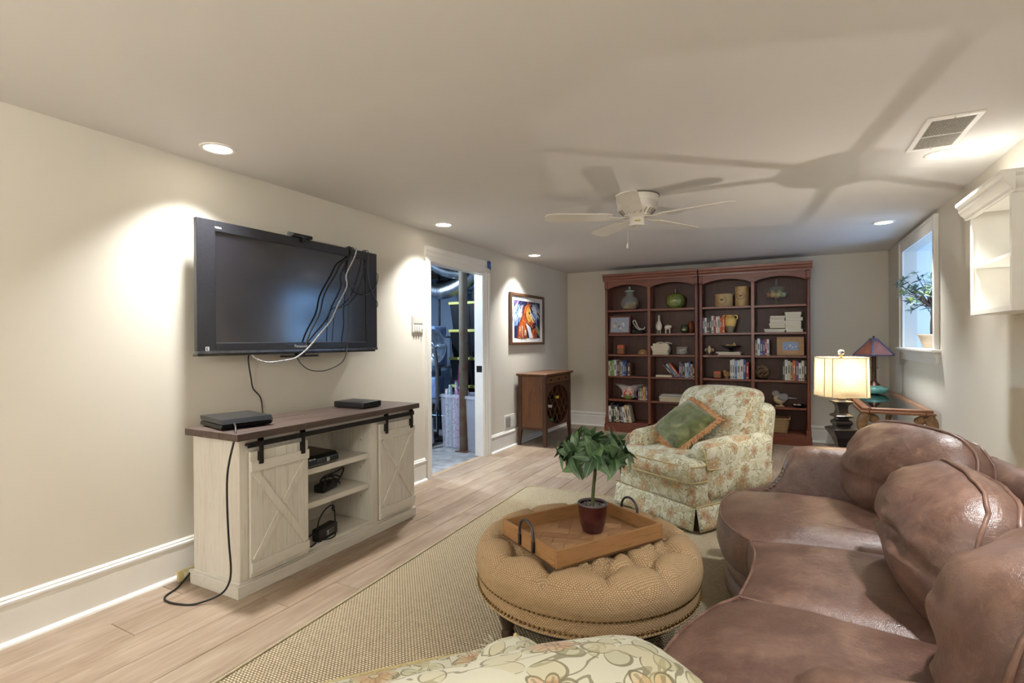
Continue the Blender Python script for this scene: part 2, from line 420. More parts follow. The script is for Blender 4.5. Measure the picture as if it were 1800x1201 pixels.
# local: x out of the wall, y along wall, z up from the lower edge
HWD = .692
kb = NT('tv_bezel'); vb = kb.coord('Object'); kb.l(kb.ramp(kb.noise(vb, 60, 2), (.3, (38, 38, 42)), (.7, (30, 30, 34))), kb.b.inputs['Base Color']); kb.set(Roughness=.38, Coat_Weight=.25)
BEZ = kb.m
b = MB().box(-.028, 0, -HWD, -HWD+.105, .03, .755).box(-.028, 0, HWD-.11, HWD, .03, .755).box(-.028, 0, -HWD+.105, HWD-.11, .695, .755).box(-.028, 0, -HWD+.105, HWD-.11, .03, .072)
b.build('bezel', BEZ, tv, bevel=.003)
MB().box(-.095, -.028, -HWD+.06, HWD-.06, .06, .72).build('rear_housing', BLACK, tv, bevel=.01)
MB().box(-.13, -.095, -.3, .3, .2, .6).build('wall_mount', DARKIRON, tv)
ks = NT('tv_screen'); ks.set(Base_Color=(.012, .012, .017, 1), Roughness=.16, Specular_IOR_Level=1.0, Coat_Weight=.6, Coat_Roughness=.10)
MB().box(-.02, -.010, -HWD+.105, HWD-.11, .072, .695).build('screen', ks.m, tv)
MB().box(-.012, -.007, -HWD+.105, HWD-.11, .070, .075).build('screen_lip', M('tv_lip', (120, 120, 125), None, 30, rough=.3, metal=.8), tv)
MB().box(-.028, .006, -HWD, HWD, .012, .03).build('speaker_strip', M('tv_silver_strip', (120, 122, 128), (96, 98, 104), 20, rough=.25, metal=.9), tv, bevel=.003)
MB().box(-.06, -.01, -HWD+.01, HWD-.01, 0, .012).build('lower_edge', BLACKG, tv, bevel=.003)
MB().box(-.05, .004, -.14, .12, -.022, -.010).box(-.05, -.02, -.03, .03, -.010, .0).build('receiver_bar', BLACK, tv, bevel=.002)
LG = PC((205, 205, 208), .4)
txt('brand_lettering', 'Panasonic', .027, LG, tv, (.0008, -.018, .049), (PI/2, 0, PI/2))
txt('series_lettering', 'VIERA', .015, LG, tv, (.0008, -.572, .716), (PI/2, 0, PI/2))
st = MB().box(0, .0008, -.647, -.627, .03, .052).build('sticker', PC((215, 218, 216), .6), tv)
MB().box(.0008, .0012, -.643, -.631, .034, .037).box(.0008, .0012, -.643, -.631, .045, .048).box(.0008, .0012, -.643, -.640, .034, .048).box(.0008, .0012, -.640, -.633, .040, .042).build('sticker_print', BLACK, st)
# sensor bar sitting on the top edge
sb = thing('sensor_bar', 'small black camera sensor perched on the top edge of the television', 'sensor', (TVX+.0, 2.312, 1.9555))
MB().rbox((0, .015, .012), (.04, .15, .024), .008, 7).build('housing', BLACKG, sb, smooth=60)
MB().cyl((-.002, -.088, .016), (.0, -.05, .014), .012, n=14).build('barrel', M('sensor_grey', (112, 118, 122), None, 30, rough=.3), sb, smooth=40)
MB().cyl((.0195, .03, .012), (.0215, .03, .012), .008, n=14).build('lens', BLACK, sb, smooth=40)
MB().obox((.012, .02, -.012), (.012, .03, .03)).build('clip', BLACK, sb)
def cord(name, pts, r, mat, label, cat='cable', n=7, group=None, k=6):
    return tag(MB().tube(spline(pts, k), r, n).build(name, mat, smooth=60), label, cat, group)
X0 = TVX+.006
GREY = M('grey_cord', (70, 72, 76), (55, 57, 60), 60, rough=.45)
WCORD = M('white_braided_cord', (205, 205, 205), (120, 120, 122), 160, rough=.5, lo=.45, hi=.55)
cord('heavy_cable', [(X0-.05, 2.77, 1.965), (X0, 2.76, 1.958), (X0+.006, 2.735, 1.89), (X0+.006, 2.65, 1.83), (X0+.006, 2.60, 1.75), (X0+.004, 2.50, 1.60), (X0+.004, 2.46, 1.47), (X0+.004, 2.38, 1.34), (X0+.004, 2.345, 1.26)], .0055, RUBBER, 'thick black cord crossing the television screen, ending at its lower frame')
cord('signal_cable', [(X0-.05, 2.80, 1.96), (X0, 2.805, 1.965), (X0+.012, 2.77, 1.885), (X0+.012, 2.695, 1.76), (X0+.014, 2.695, 1.67), (X0+.012, 2.62, 1.545), (X0+.01, 2.555, 1.43), (X0+.012, 2.46, 1.335), (X0+.012, 2.36, 1.24), (X0+.012, 2.28, 1.185), (X0+.01, 2.22, 1.165), (X0+.0, 2.07, 1.152), (X0-.01, 2.0, 1.175), (X0-.02, 1.975, 1.20), (X0-.06, 1.97, 1.215)], .0055, WCORD, 'pale braided cable hanging in a curve over the screen and under the set')
cord('thin_cable', [(X0-.05, 2.745, 1.963), (X0+.0, 2.75, 1.961), (X0+.006, 2.752, 1.85), (X0+.008, 2.74, 1.75), (X0+.01, 2.73, 1.6), (X0+.01, 2.715, 1.49), (X0+.012, 2.72, 1.40), (X0+.012, 2.70, 1.30), (X0+.01, 2.70, 1.22), (X0, 2.66, 1.13), (X0-.01, 2.53, 1.08), (X0-.01, 2.40, 1.085), (X0-.01, 2.32, 1.13), (X0-.02, 2.285, 1.19)], .0035, GREY, 'thin grey cable dropping past the screen into a loop below it')
cord('thin_cable', [(X0-.05, 2.93, 1.962), (X0, 2.93, 1.958), (X0+.006, 2.92, 1.83), (X0+.006, 2.93, 1.74), (X0+.006, 2.96, 1.66), (X0+.006, 3.02, 1.575), (X0-.02, 3.038, 1.54)], .003, GREY, 'thin cable bent round the television\'s far edge')
cord('thin_cable', [(X0-.04, 3.038, 1.80), (X0, 3.032, 1.795), (X0+.008, 3.0, 1.70), (X0+.008, 2.92, 1.635), (X0+.008, 2.83, 1.64), (X0+.008, 2.76, 1.70), (X0+.008, 2.735, 1.79), (X0+.008, 2.75, 1.88), (X0, 2.775, 1.96), (X0-.04, 2.78, 1.965)], .003, GREY, 'thin cable slung in a shallow loop near the television corner')
cord('thin_cable', [(X0-.04, 2.905, 1.962), (X0, 2.90, 1.959), (X0+.01, 2.89, 1.86), (X0+.01, 2.855, 1.76), (X0+.01, 2.79, 1.62), (X0+.01, 2.70, 1.54), (X0+.012, 2.60, 1.50), (X0+.014, 2.57, 1.40), (X0+.01, 2.56, 1.28)], .003, RUBBER, 'thin black cable slanting across the lower right of the screen')
cord('hanging_cable', [(-2.85, 1.99, 1.205), (-2.87, 2.0, 1.16), (-2.89, 2.03, 1.06), (-2.898, 2.05, .99), (-2.90, 2.10, .93), (-2.90, 2.115, .85), (-2.88, 2.10, .79)], .004, RUBBER, 'black cord hanging down the wall from the television')

# ================================================================ TV STAND
def whitewash(name, c1, c2, c3, axis):
    st = {'x': (.06, 1, 1), 'y': (1, .06, 1), 'z': (1, 1, .06)}[axis]
    k = NT(name); v = k.coord('Object', st, True); g = k.noise(v, 34, 5, .7, .4); g2 = k.noise(v, 120, 2)
    a = k.ramp(g, (.3, c2), (.52, c1), (.75, c1)); f = k.math('MULTIPLY', k.math('GREATER_THAN', g2, .63), .5)
    k.l(k.mix(f, a, lin(c3)), k.b.inputs['Base Color']); k.set(Roughness=.6); k.bump(g2, .12, .001); MAT[name] = k.m; return k.m
WW = whitewash('whitewashed_wood', (216, 212, 202), (207, 202, 191), (192, 185, 172), 'z')
WWH = whitewash('whitewashed_wood_horizontal', (216, 212, 202), (207, 202, 191), (192, 185, 172), 'y')
TOPW = wood('weathered_brown_top', (98, 80, 70), (64, 50, 45), 'y', 22, rough=.5, coat=.05)
sd_ = thing('tv_stand', 'whitewashed farmhouse tv stand with sliding barn doors and dark brown top', 'tv stand', (-2.785, 1.597, 0))
SX, SW = .40, 1.388         # local: x 0 back .. .40 front, y 0..SW
for y in (.022, SW-.042): MB().box(0, .368, y, y+.02, .0725, .7895).build('side_panel', WW, sd_)
for y in (.405, .95): MB().box(.012, .3675, y, y+.018, .092, .775).build('divider', WW, sd_)
MB().box(.0, .368, .0422, SW-.0422, .0725, .0915).build('bottom_panel', WWH, sd_)
MB().box(.0, .011, .0422, SW-.0422, .0918, .775).build('back_panel', WW, sd_)
MB().box(.0, .3675, .0422, SW-.0422, .7755, .7895).build('top_panel', WWH, sd_)
for (y0, y1, z0, z1) in ((.022, .068, .0725, .7895), (SW-.068, SW-.022, .0725, .7895), (.0682, SW-.0682, .735, .7895), (.068, .425, .0725, .7348), (.944, SW-.0682, .0725, .7348)):
    MB().box(.368, .387, y0, y1, z0, z1).build('face_frame', WW, sd_)
MB().box(0, .402, 0, SW, 0, .062).build('plinth', WWH, sd_, bevel=.002)
MB().box(.005, .392, .012, SW-.012, .062, .072).build('plinth_cap', WWH, sd_, bevel=.003)
tp = MB()
for i in range(3): tp.box(.0+i*.1467+.0008, (i+1)*.1467-.0008, -.022, SW+.0, .795, .825)
for i in range(3): MB().box(i*.1467+.0006, (i+1)*.1467-.0006, -.022, SW, .79, .825).build('top_board', TOPW, sd_, bevel=.0015)
for z in (.505, .308): MB().box(.012, .36, .423, .95, z, z+.034).build('shelf', WWH, sd_, bevel=.001)
# door track
MB().box(.415, .423, .045, SW-.04, .745, .772).build('track_rail', DARKIRON, sd_, bevel=.001)
for y in (.06, .7, SW-.06):
    MB().cyl((.385, y, .758), (.426, y, .758), .009, n=10).build('track_bolt', DARKIRON, sd_, smooth=40)
def barn_door(y0, y1, flip):
    zb, zt = .085, .72; x0, x1 = .394, .412; w = y1-y0
    d = MB(); n = 5
    d.box(x0, x1-.006, y0, y1, zb, zt); dr = d.build('barn_door', WW, sd_, bevel=.001)
    for i in range(n):
        MB().box(x1-.006, x1-.003, y0+w*i/n+.0008, y0+w*(i+1)/n-.0008, zb, zt).build('slat', WW, dr)
    MB().box(x1-.003, x1+.008, y0, y1, .62, .672).build('rail', WWH, dr, bevel=.001)
    MB().box(x1-.003, x1+.008, y0, y1, zb+.022, zb+.075).build('rail', WWH, dr, bevel=.001)
    a, b2 = zb+.078, .62; aa = (x1+.003, y0+.022, b2-.005); bb = (x1+.003, y1-.022, a+.005)
    if flip: aa, bb = (x1+.003, y1-.022, b2-.005), (x1+.003, y0+.022, a+.005)
    MB().bar(aa, bb, .034, .009, (1, 0, 0)).build('brace', WW, dr, bevel=.001)
    p, q = Vector((x1+.0025, aa[1], a+.005)), Vector((x1+.0025, bb[1], b2-.005)); mid = (p+q)/2; dd = (q-p).normalized()*.024
    MB().bar(p, mid-dd, .034, .008, (1, 0, 0)).build('brace', WW, dr, bevel=.001)
    MB().bar(mid+dd, q, .034, .008, (1, 0, 0)).build('brace', WW, dr, bevel=.001)
    for y in (y0+.05, y1-.045):
        h = MB().box(.423, .430, y-.011, y+.011, .655, .79).box(.41, .430, y-.011, y+.011, .772, .79).box(.41, .424, y-.011, y+.011, .655, .72)
        h.build('hanger_strap', DARKIRON, dr, bevel=.001)
        MB().cyl((.43, y, .705), (.433, y, .705), .005, n=8).build('rivet', DARKIRON, dr)
barn_door(.066, .42, False); barn_door(1.005, 1.36, True)
for y, z in ((.949, .62), (.949, .44), (.949, .25)):
    MB().cyl((.29, y-.0012, z), (.29, y, z), .004, n=8).build('shelf_pin_hole', PC((90, 82, 72)), sd_)

# game console (slanted, two-tier) on the top
gc = thing('game_console', 'black slanted two-tier game console on the near end of the tv stand', 'game console', (-2.63, 1.76, .8255), R(-12))
MB().prism([(-.15, .006), (.13, .006), (.155, .027), (-.14, .027)], 'y', -.128, .128).build('lower_shell', BLACK, gc, bevel=.002)
MB().prism([(-.135, .027), (.14, .027), (.14, .031), (-.135, .031)], 'y', -.12, .12).build('slot_band', BLACKG, gc)
MB().prism([(-.14, .031), (.155, .031), (.135, .055), (-.15, .055)], 'y', -.128, .128).build('upper_shell', M('console_satin', (34, 35, 38), (28, 29, 32), 40, rough=.3), gc, bevel=.002)
for a, b in ((-.1, -.08), (.1, .08)):
    for c_ in (-1, 1): MB().box(a-.01, a+.01, c_*.1-.01, c_*.1+.01, 0, .006).build('foot', RUBBER, gc)
cb = thing('cable_box', 'flat black cable box lying on the far end of the tv stand', 'cable box', (-2.60, 2.63, .8255), R(2))
MB().rbox((0, 0, .023), (.26, .185, .04), .007, 7).build('case', BLACK, cb, smooth=60)
MB().box(.1305, .132, -.08, .08, .008, .034).build('front_panel', BLACKG, cb)
for x in (-.1, .1):
    for y in (-.07, .07): MB().box(x-.01, x+.01, y-.01, y+.01, 0, .004).build('foot', RUBBER, cb)
# game console on the shelf
gx = thing('game_console', 'glossy black game console on the upper shelf of the tv stand', 'game console', (-2.54, 2.145, .54), R(0))
pf = [(-.13, .004), (.115, .004), (.13, .02), (.125, .05), (.10, .068), (-.13, .075)]
MB().prism(pf, 'y', -.135, .135).build('case', BLACKG, gx, bevel=.006, seg=3)
MB().prism([(.1255, .02), (.131, .02), (.1265, .045), (.1215, .045)], 'y', -.115, -.03).build('disc_slot', BLACK, gx)
MB().cyl((.115, .045, .035), (.134, .045, .035), .013, n=18).build('power_button', M('chrome', (220, 220, 222), (200, 200, 205), 20, rough=.12, metal=1), gx, smooth=40)
txt('console_lettering', 'XBOX 360', .011, LG, gx, (.129, -.07, .052), (PI/2, 0, PI/2))
MB().box(.127, .1318, -.112, -.106, .014, .022).build('port', LG, gx)
for x in (-.1, .08):
    for y in (-.1, .1): MB().box(x-.012, x+.012, y-.012, y+.012, 0, .004).build('foot', RUBBER, gx)
def brick(name, label, loc, rz, size, loops):
    t = thing(name, label, 'power adapter', loc, rz, None)
    MB().rbox((0, 0, size[2]/2), size, .012, 7).build('brick', BLACK, t, smooth=60)
    for lp in loops: MB().tube(spline(lp, 6), .0045, 6).build('lead', RUBBER, t, smooth=60)
    return t
brick('power_adapter', 'black power adapter heaped with coiled lead on the middle shelf', (-2.55, 2.30, .3425), R(15), (.075, .155, .05),
      [[(.03, -.08, .02), (.05, -.09, .05), (.03, -.05, .09), (0, .02, .085), (.02, .09, .07), (.05, .08, .055), (.04, 0, .06), (0, -.05, .07), (-.02, .02, .08), (.01, .1, .09), (.02, .17, .1), (.0, .19, .06), (-.01, .15, .01), (-.02, .09, .02)],
       [(.04, -.07, .01), (.05, -.02, .055), (.03, .04, .062), (0, .06, .07), (-.03, 0, .065), (0, -.05, .058), (.03, 0, .064), (.035, .06, .056), (.045, .09, .02)]])
t = brick('power_adapter', 'black power adapter with printed label and leads on the bottom shelf', (-2.46, 2.21, .0905), R(12), (.062, .175, .075),
      [[(0, .088, .03), (0, .10, .05), (0, .098, .12), (0, .08, .17), (-.01, .03, .165), (-.01, -.03, .13), (-.01, -.055, .085), (0, -.06, .07)],
       [(0, -.088, .05), (0, -.12, .06), (.0, -.16, .055), (.005, -.175, .065), (.01, -.17, .03), (.02, -.165, .008), (.02, -.13, .006), (.01, -.09, .012)],
       [(.02, -.05, .004), (.05, -.02, .005), (.055, .02, .006), (.03, .06, .01)]])
LB = PC((190, 190, 190), .6)
lbp = MB()
for j in range(3):
    for i in range(5): lbp.box(.0312, .0318, -.03+i*.016+(j % 2)*.003, -.03+i*.016+.009, .024+j*.011, .028+j*.011)
lbp.box(.0312, .0318, -.018, -.006, .022, .052)
lbp.build('label_print', LB, t)
MB().ball((0, .083, .152), (.009, .012, .02), 8).build('ferrite_core', RUBBER, t, smooth=60)
cord('console_cable', [(-2.50, 1.66, .855), (-2.46, 1.635, .862), (-2.42, 1.615, .845), (-2.385, 1.585, .80), (-2.395, 1.566, .70), (-2.425, 1.572, .6), (-2.43, 1.575, .45), (-2.42, 1.575, .30), (-2.405, 1.575, .15), (-2.41, 1.56, .08), (-2.45, 1.535, .035), (-2.53, 1.47, .006), (-2.60, 1.437, .005), (-2.68, 1.425, .005), (-2.74, 1.45, .005), (-2.78, 1.53, .006), (-2.812, 1.60, .03), (-2.825, 1.632, .05)], .005, RUBBER, 'black cord hanging from the game console down to the floor in a loop')
ps = thing('power_strip', 'beige power strip leaning against the baseboard behind the tv stand', 'power strip', (-2.84, 1.66, 0), R(0))
PSM = M('beige_strip', (205, 190, 140), (190, 172, 120), 20, rough=.5)
MB().obox((-.002, 0, .032), (.02, .19, .055), (0, R(-10), 0)).build('body', PSM, ps, bevel=.004)
for i in range(3): MB().obox((.011, -.055+i*.045, .036), (.003, .028, .03), (0, R(-10), 0)).build('socket', PC((225, 215, 180)), ps)
MB().obox((.02, -.035, .045), (.025, .02, .02)).build('plug', PC((225, 225, 222)), ps, bevel=.003)

# ================================================================ WALL PLATE, REGISTER
wp = thing('wall_control', 'white intercom style wall control beside the door casing', 'wall control', (XL, 3.685, 1.43))
MB().box(0, .012, -.077, .077, -.075, .075).build('plate', M('ivory_plastic', (224, 219, 206), (218, 213, 200), 10, rough=.4), wp, bevel=.004)
MB().box(.012, .016, -.065, .065, .005, .065).build('speaker_panel', PC((196, 190, 178), .6), wp, bevel=.002)
for i in range(3): MB().box(.012, .022, -.055+i*.032, -.035+i*.032, -.06, -.015).build('switch', PC((234, 231, 222), .35), wp, bevel=.002)
MB().box(.012, .03, .045, .057, -.055, -.03).build('lever', PC((234, 231, 222), .35), wp, bevel=.002)
rg = thing('wall_register', 'white metal air register low on the wall above the baseboard', 'air vent', (XL, 5.455, .215))
MB().box(0, .008, -.155, .155, 0, .17).build('plate', TRIM, rg, bevel=.003)
MB().box(.008, .0095, -.13, -.01, .02, .15).build('dark_grille', PC((120, 120, 118), .7), rg)
for i in range(9):
    MB().box(.008, .013, -.128+i*.0135, -.123+i*.0135, .02, .15).build('louvre', PC((190, 189, 184), .5), rg)
MB().box(.008, .010, .005, .135, .02, .15).build('damper_panel', TRIM, rg, bevel=.002)
MB().cyl((.008, -.12, .035), (.022, -.12, .03), .004, n=8).build('lever', TRIM, rg)

# ================================================================ HORSE PICTURE
pc = thing('framed_picture', 'framed colourful painting of a horse head with pale mane, on the wall', 'picture', (XL, 5.43, 1.222))
FW, FH = .985, .645      # local: y along the wall, z up
FR = wood('walnut_frame', (104, 70, 48), (72, 46, 30), 'z', 30)
b = .045
for (y0, y1, z0, z1) in ((0, b, 0, FH), (FW-b, FW, 0, FH), (b, FW-b, 0, b*.75), (b, FW-b, FH-b*.75, FH)):
    MB().box(.003, .03, y0, y1, z0, z1).build('frame_rail', FR, pc, bevel=.003)
MB().box(.003, .014, b, FW-b, b*.75, FH-b*.75).build('mat_board', PC((236, 232, 226), .8), pc)
PY0, PY1, PZ0, PZ1 = .115, .865, .085, .555
def pic(poly):        # polygon in 0..1 picture space (u right, v up)
    return [(PY0+u*(PY1-PY0), PZ0+v*(PZ1-PZ0)) for u, v in poly]
cols = {'navy': (34, 36, 70), 'blue': (92, 126, 176), 'pale': (208, 214, 224), 'mane': (176, 188, 208), 'or': (196, 98, 40), 'rust': (140, 58, 30), 'gold': (228, 168, 74), 'cream': (238, 218, 176), 'dark': (40, 26, 44), 'vio': (96, 74, 126), 'white': (236, 234, 232), 'green': (120, 140, 90)}
def painted(c):
    k = NT('canvas_'+c); v = k.coord('Object', (1, 1, .45)); f = k.noise(v, 26, 4, .7, 2.5); base = cols[c]
    k.l(k.ramp(f, (.3, tuple(x*.62 for x in base)), (.5, base), (.72, tuple(min(255, x*1.25+12) for x in base))), k.b.inputs['Base Color']); k.set(Roughness=.5); return k.m
names = list(cols); mats = [painted(c) for c in names]
art = MB(); lay = [.0146]
def shape(c, poly):
    art.mi = names.index(c); lay[0] += .00006; p = pic(poly); art.add([(lay[0], y, z) for y, z in p], [tuple(range(len(p)))])
shape('navy', [(0, 0), (1, 0), (1, 1), (0, 1)])
shape('blue', [(0, .30), (.12, .35), (.22, .6), (.2, .85), (.1, .95), (0, .7)])
shape('vio', [(.0, .92), (.14, .86), (.2, 1), (0, 1)])
rr = random.Random(5)
for i in range(44):      # pale mane strokes on the back of the neck
    x0 = rr.uniform(.02, .34); y0 = rr.uniform(.55, .97); l = rr.uniform(.15, .34); w = rr.uniform(.006, .016); dx = rr.uniform(-.16, -.02)
    shape(rr.choice(['pale', 'mane', 'white', 'blue']), [(x0, y0), (x0+w, y0+.02), (x0+dx+w*1.4, y0-l*.5), (x0+dx*.8, y0-l), (x0+dx-w, y0-l*.5)])
shape('rust', [(.10, 0), (.12, .25), (.2, .45), (.28, .62), (.36, .85), (.48, .9), (.6, .62), (.5, .42), (.46, .2), (.47, 0)])
shape('or', [(.14, 0), (.2, .3), (.3, .55), (.36, .82), (.5, .86), (.55, .6), (.42, .42), (.36, .2), (.3, 0)])
shape('or', [(.68, 0), (.66, .12), (.68, .26), (.8, .34), (.86, .2), (.84, 0)])
shape('rust', [(.74, 0), (.72, .16), (.8, .26), (.84, .1), (.82, 0)])
shape('white', [(.40, .44), (.5, .36), (.6, .3), (.64, .16), (.70, 0), (.55, 0), (.52, .15), (.46, .3)])
shape('pale', [(.46, .38), (.58, .3), (.6, .1), (.62, 0), (.56, 0), (.53, .2)])
head = [(.40, .86), (.50, .93), (.58, .85), (.63, .72), (.69, .56), (.77, .45), (.80, .37), (.76, .28), (.68, .26), (.61, .33), (.53, .38), (.44, .42), (.37, .52), (.34, .68)]
shape('dark', [(.58+(u-.58)*1.07, .58+(v-.58)*1.06) for u, v in head]); shape('or', head)
shape('gold', [(.47, .83), (.54, .84), (.59, .70), (.63, .55), (.60, .44), (.52, .44), (.45, .54), (.43, .68)])
shape('rust', [(.36, .66), (.40, .52), (.47, .44), (.50, .46), (.44, .56), (.41, .72)])
shape('cream', [(.585, .82), (.625, .70), (.68, .55), (.75, .45), (.70, .43), (.645, .50), (.605, .62), (.57, .74)])
shape('rust', [(.55, .47), (.62, .42), (.66, .36), (.60, .36)])
shape('or', [(.46, .88), (.50, 1.0), (.545, .93), (.56, .86)]); shape('dark', [(.485, .90), (.505, .97), (.53, .91)])
shape('or', [(.55, .88), (.60, .98), (.61, .86)])
shape('dark', [(.53, .70), (.565, .735), (.60, .70), (.585, .655), (.55, .66)]); shape('white', [(.56, .705), (.572, .715), (.58, .70), (.57, .69)])
shape('dark', [(.67, .36), (.72, .43), (.79, .42), (.81, .36), (.765, .275), (.69, .26)])
shape('vio', [(.70, .36), (.75, .39), (.77, .35), (.72, .32)])
for i in range(40):      # forelock and mane on the far side
    x0 = rr.uniform(.60, .80); y0 = rr.uniform(.66, .98); l = rr.uniform(.15, .40); w = rr.uniform(.005, .012); dx = rr.uniform(.08, .22)
    if i < 30: shape(rr.choice(['pale', 'mane', 'white', 'blue']), [(x0, y0), (x0+w, y0+.01), (x0+dx*.8+w, y0-l*.5), (min(.99, x0+dx+w), y0-l), (x0+dx*.5, y0-l*.55)])
    else: shape(rr.choice(['pale', 'mane', 'green']), [(.80+rr.uniform(0, .06), .36), (.86, .34), (.98, rr.uniform(.02, .2)), (.9, .1)])
for i in range(14):
    x0 = rr.uniform(.12, .42); y0 = rr.uniform(.1, .5); shape(rr.choice(['gold', 'rust', 'vio', 'cream', 'or']), [(x0, y0), (x0+.02, y0+.01), (x0+.03, y0-.12), (x0+.012, y0-.16)])
art.build('print', mats, pc)

# ================================================================ UTILITY ROOM BEHIND THE DOORWAY
UX0, UX1, UY0, UY1, UZ = -6.0, XL-T, 2.4, 7.2, 2.42
wall_box('wall_utility', MB().box(UX0-.1, UX0, UY0, UY1, 0, UZ).box(UX0-.1, UX1, UY1, UY1+.1, 0, UZ).box(UX0-.1, UX1, UY0-.1, UY0, 0, UZ).box(UX1-.001, UX1+.0, UY0, D0, 0, UZ).box(UX1-.001, UX1, D1, UY1, 0, UZ), BLUEWALL)
struct(MB().box(UX0, UX1+.045, UY0, UY1, -.06, -.004).build('floor_utility', CONC))
struct(MB().box(UX0-.1, UX1, UY0-.1, UY1+.1, UZ, UZ+.08).build('ceiling_utility', PC((70, 68, 66), .9)))
jm = wood('joist_pine', (120, 104, 84), (92, 78, 62), 'x', 10, rough=.8, coat=0)
cu_ = bpy.data.objects['ceiling_utility']
for i in range(7): MB().box(UX0, UX1-.01, 2.75+i*.6, 2.79+i*.6, 2.22, UZ).build('joist', jm, cu_)
bl = thing('added_bulb', 'unseen bare bulb added to give the utility room its cool light', 'light bulb', (-4.1, 4.2, 2.40))  # hidden bulb, added as the source of this room's bluish light
MB().lathe([(.05, .02), (.05, 0), (.03, -.03), (.025, -.05)], 16).build('holder', TRIM, bl, smooth=40)
MB().ball((0, 0, -.09), (.032, .032, .042), 10).build('bulb', EM('bulb_cool', (205, 225, 255), 6), bl, smooth=90)
pl = bpy.data.lights.new('bulb_fill', 'POINT'); pl.energy = 95; pl.color = (.62, .80, 1.0); pl.shadow_soft_size = .05
po = bpy.data.objects.new('bulb_fill', pl); COL.objects.link(po); po.parent = bl; po.location = (0, 0, -.17)
# steel column
kr = NT('rusty_column'); v = kr.coord('Object'); z = kr.n('ShaderNodeSeparateXYZ'); kr.l(kr.coord('Object'), z.inputs[0])
f = kr.math('SUBTRACT', kr.noise(v, 9, 4), kr.math('MULTIPLY', z.outputs[2], .12))
kr.l(kr.ramp(f, (.22, (96, 88, 76)), (.4, (92, 78, 60)), (.55, (88, 58, 40))), kr.b.inputs['Base Color']); kr.set(Roughness=.75); kr.bump(kr.noise(v, 60, 3), .3)
scol = thing('steel_column', 'rust-stained round steel support column inside the utility room', 'column', (-3.275, 4.985, 0))
MB().cyl((0, 0, .004), (0, 0, 2.2), .05, n=24).build('shaft', kr.m, scol, smooth=40)
MB().box(-.075, .075, -.075, .075, -.004, .006).build('base_plate', kr.m, scol)
MB().box(-.09, .09, -.09, .09, 2.2, 2.215).build('cap_plate', kr.m, scol)
# black totes with yellow lids
TB = M('black_tote', (20, 21, 26), (14, 15, 19), 10, rough=.35); TY = M('yellow_lid', (190, 184, 100), (176, 170, 88), 10, rough=.45)
def tote(name, label, loc, w, d, h, body, lid, taper=.9, group=None, rz=0):
    t = thing(name, label, 'storage bin', loc, rz, group); n = 6
    b = MB(); vs = []
    for k, z in ((taper, .0), (1, h-.03)):
        vs += [(-w/2*k, -d/2*k, z), (w/2*k, -d/2*k, z), (w/2*k, d/2*k, z), (-w/2*k, d/2*k, z)]
    b.add(vs, [(3, 2, 1, 0), (0, 1, 5, 4), (1, 2, 6, 5), (2, 3, 7, 6), (3, 0, 4, 7)]+([(4, 5, 6, 7)] if lid else []))
    o = b.build('bin', body, t)
    if not lid:
        sd = o.modifiers.new('thick', 'SOLIDIFY'); sd.thickness = .004
    for s_ in (-.3, 0, .3): MB().add([(s_*w-.012, -d/2*(taper+.02)-.004, .03), (s_*w+.012, -d/2*(taper+.02)-.004, .03), (s_*w+.012, -d/2-.004, h-.05), (s_*w-.012, -d/2-.004, h-.05)], [(0, 1, 2, 3)]).build('rib', body, t)
    MB().box(-w/2-.015, w/2+.015, -d/2-.015, d/2+.015, h-.035, h).build('lid', lid, t, bevel=.006)
    return t
names_ = ['lowest', 'second', 'middle', 'fourth', 'topmost']
for i in range(5):
    tote('storage_tote', ['black storage tote with yellow lid, bottom one of the stack', 'black storage tote with yellow lid resting on the bottom one', 'black yellow-lidded storage tote midway up the stack', 'black yellow-lidded tote just under the topmost one', 'black storage tote with yellow lid, topmost of the stack'][i],
         (-3.53, 5.80, i*.356), .56, .62, .356, TB, TY, group='black totes stacked in the utility room')
bag = MB().rbox((0, 0, .09), (.42, .4, .18), .07, 8, fn=lambda q: q+Vector((0, 0, .03*mnoise.noise(q*9)))).build('duffel_bag', M('black_cloth', (30, 30, 34), (22, 22, 26), 30, rough=.8), loc=(-3.40, 5.85, 1.785), smooth=80)
tag(bag, 'crumpled black bag on top of the tote stack', 'bag')
# clear totes with wrapping paper
CLR = NT('clear_tote_plastic'); CLR.set(Base_Color=lin((214, 218, 232)), Roughness=.28, Alpha=.28); CLR = CLR.m
def open_tote(label, loc, w, d, h, mat):
    t = thing('clear_tote', label, 'storage bin', loc)
    vs = []; k0 = .88
    for k, z in ((k0, .0), (1, h)):
        vs += [(-w/2*k, -d/2*k, z), (w/2*k, -d/2*k, z), (w/2*k, d/2*k, z), (-w/2*k, d/2*k, z)]
    for k, z in ((.985, h), (k0-.02, .01)):
        vs += [(-w/2*k, -d/2*k, z), (w/2*k, -d/2*k, z), (w/2*k, d/2*k, z), (-w/2*k, d/2*k, z)]
    f = [(3, 2, 1, 0), (12, 13, 14, 15)]
    for a in (0, 4, 8):
        for q in range(4): f.append((a+q, a+(q+1) % 4, a+4+(q+1) % 4, a+4+q))
    MB().add(vs, f).build('bin', mat, t)
    b = MB(); wo_ = w/2+.012; do = d/2+.012
    b.box(-wo_, wo_, -do, -d/2+.004, h-.035, h).box(-wo_, wo_, d/2-.004, do, h-.035, h).box(-wo_, -w/2+.004, -do, do, h-.035, h).box(w/2-.004, wo_, -do, do, h-.035, h)
    b.build('rim', mat, t, bevel=.004); return t
t1 = open_tote('tall clear plastic tote full of wrapping paper, left of the steel column', (-3.475, 5.20, -.004), .32, .34, .645, CLR)
t2 = open_tote('tall clear tote standing in the doorway corner, right of the steel column', (-3.135, 5.13, -.004), .19, .34, .645, CLR)
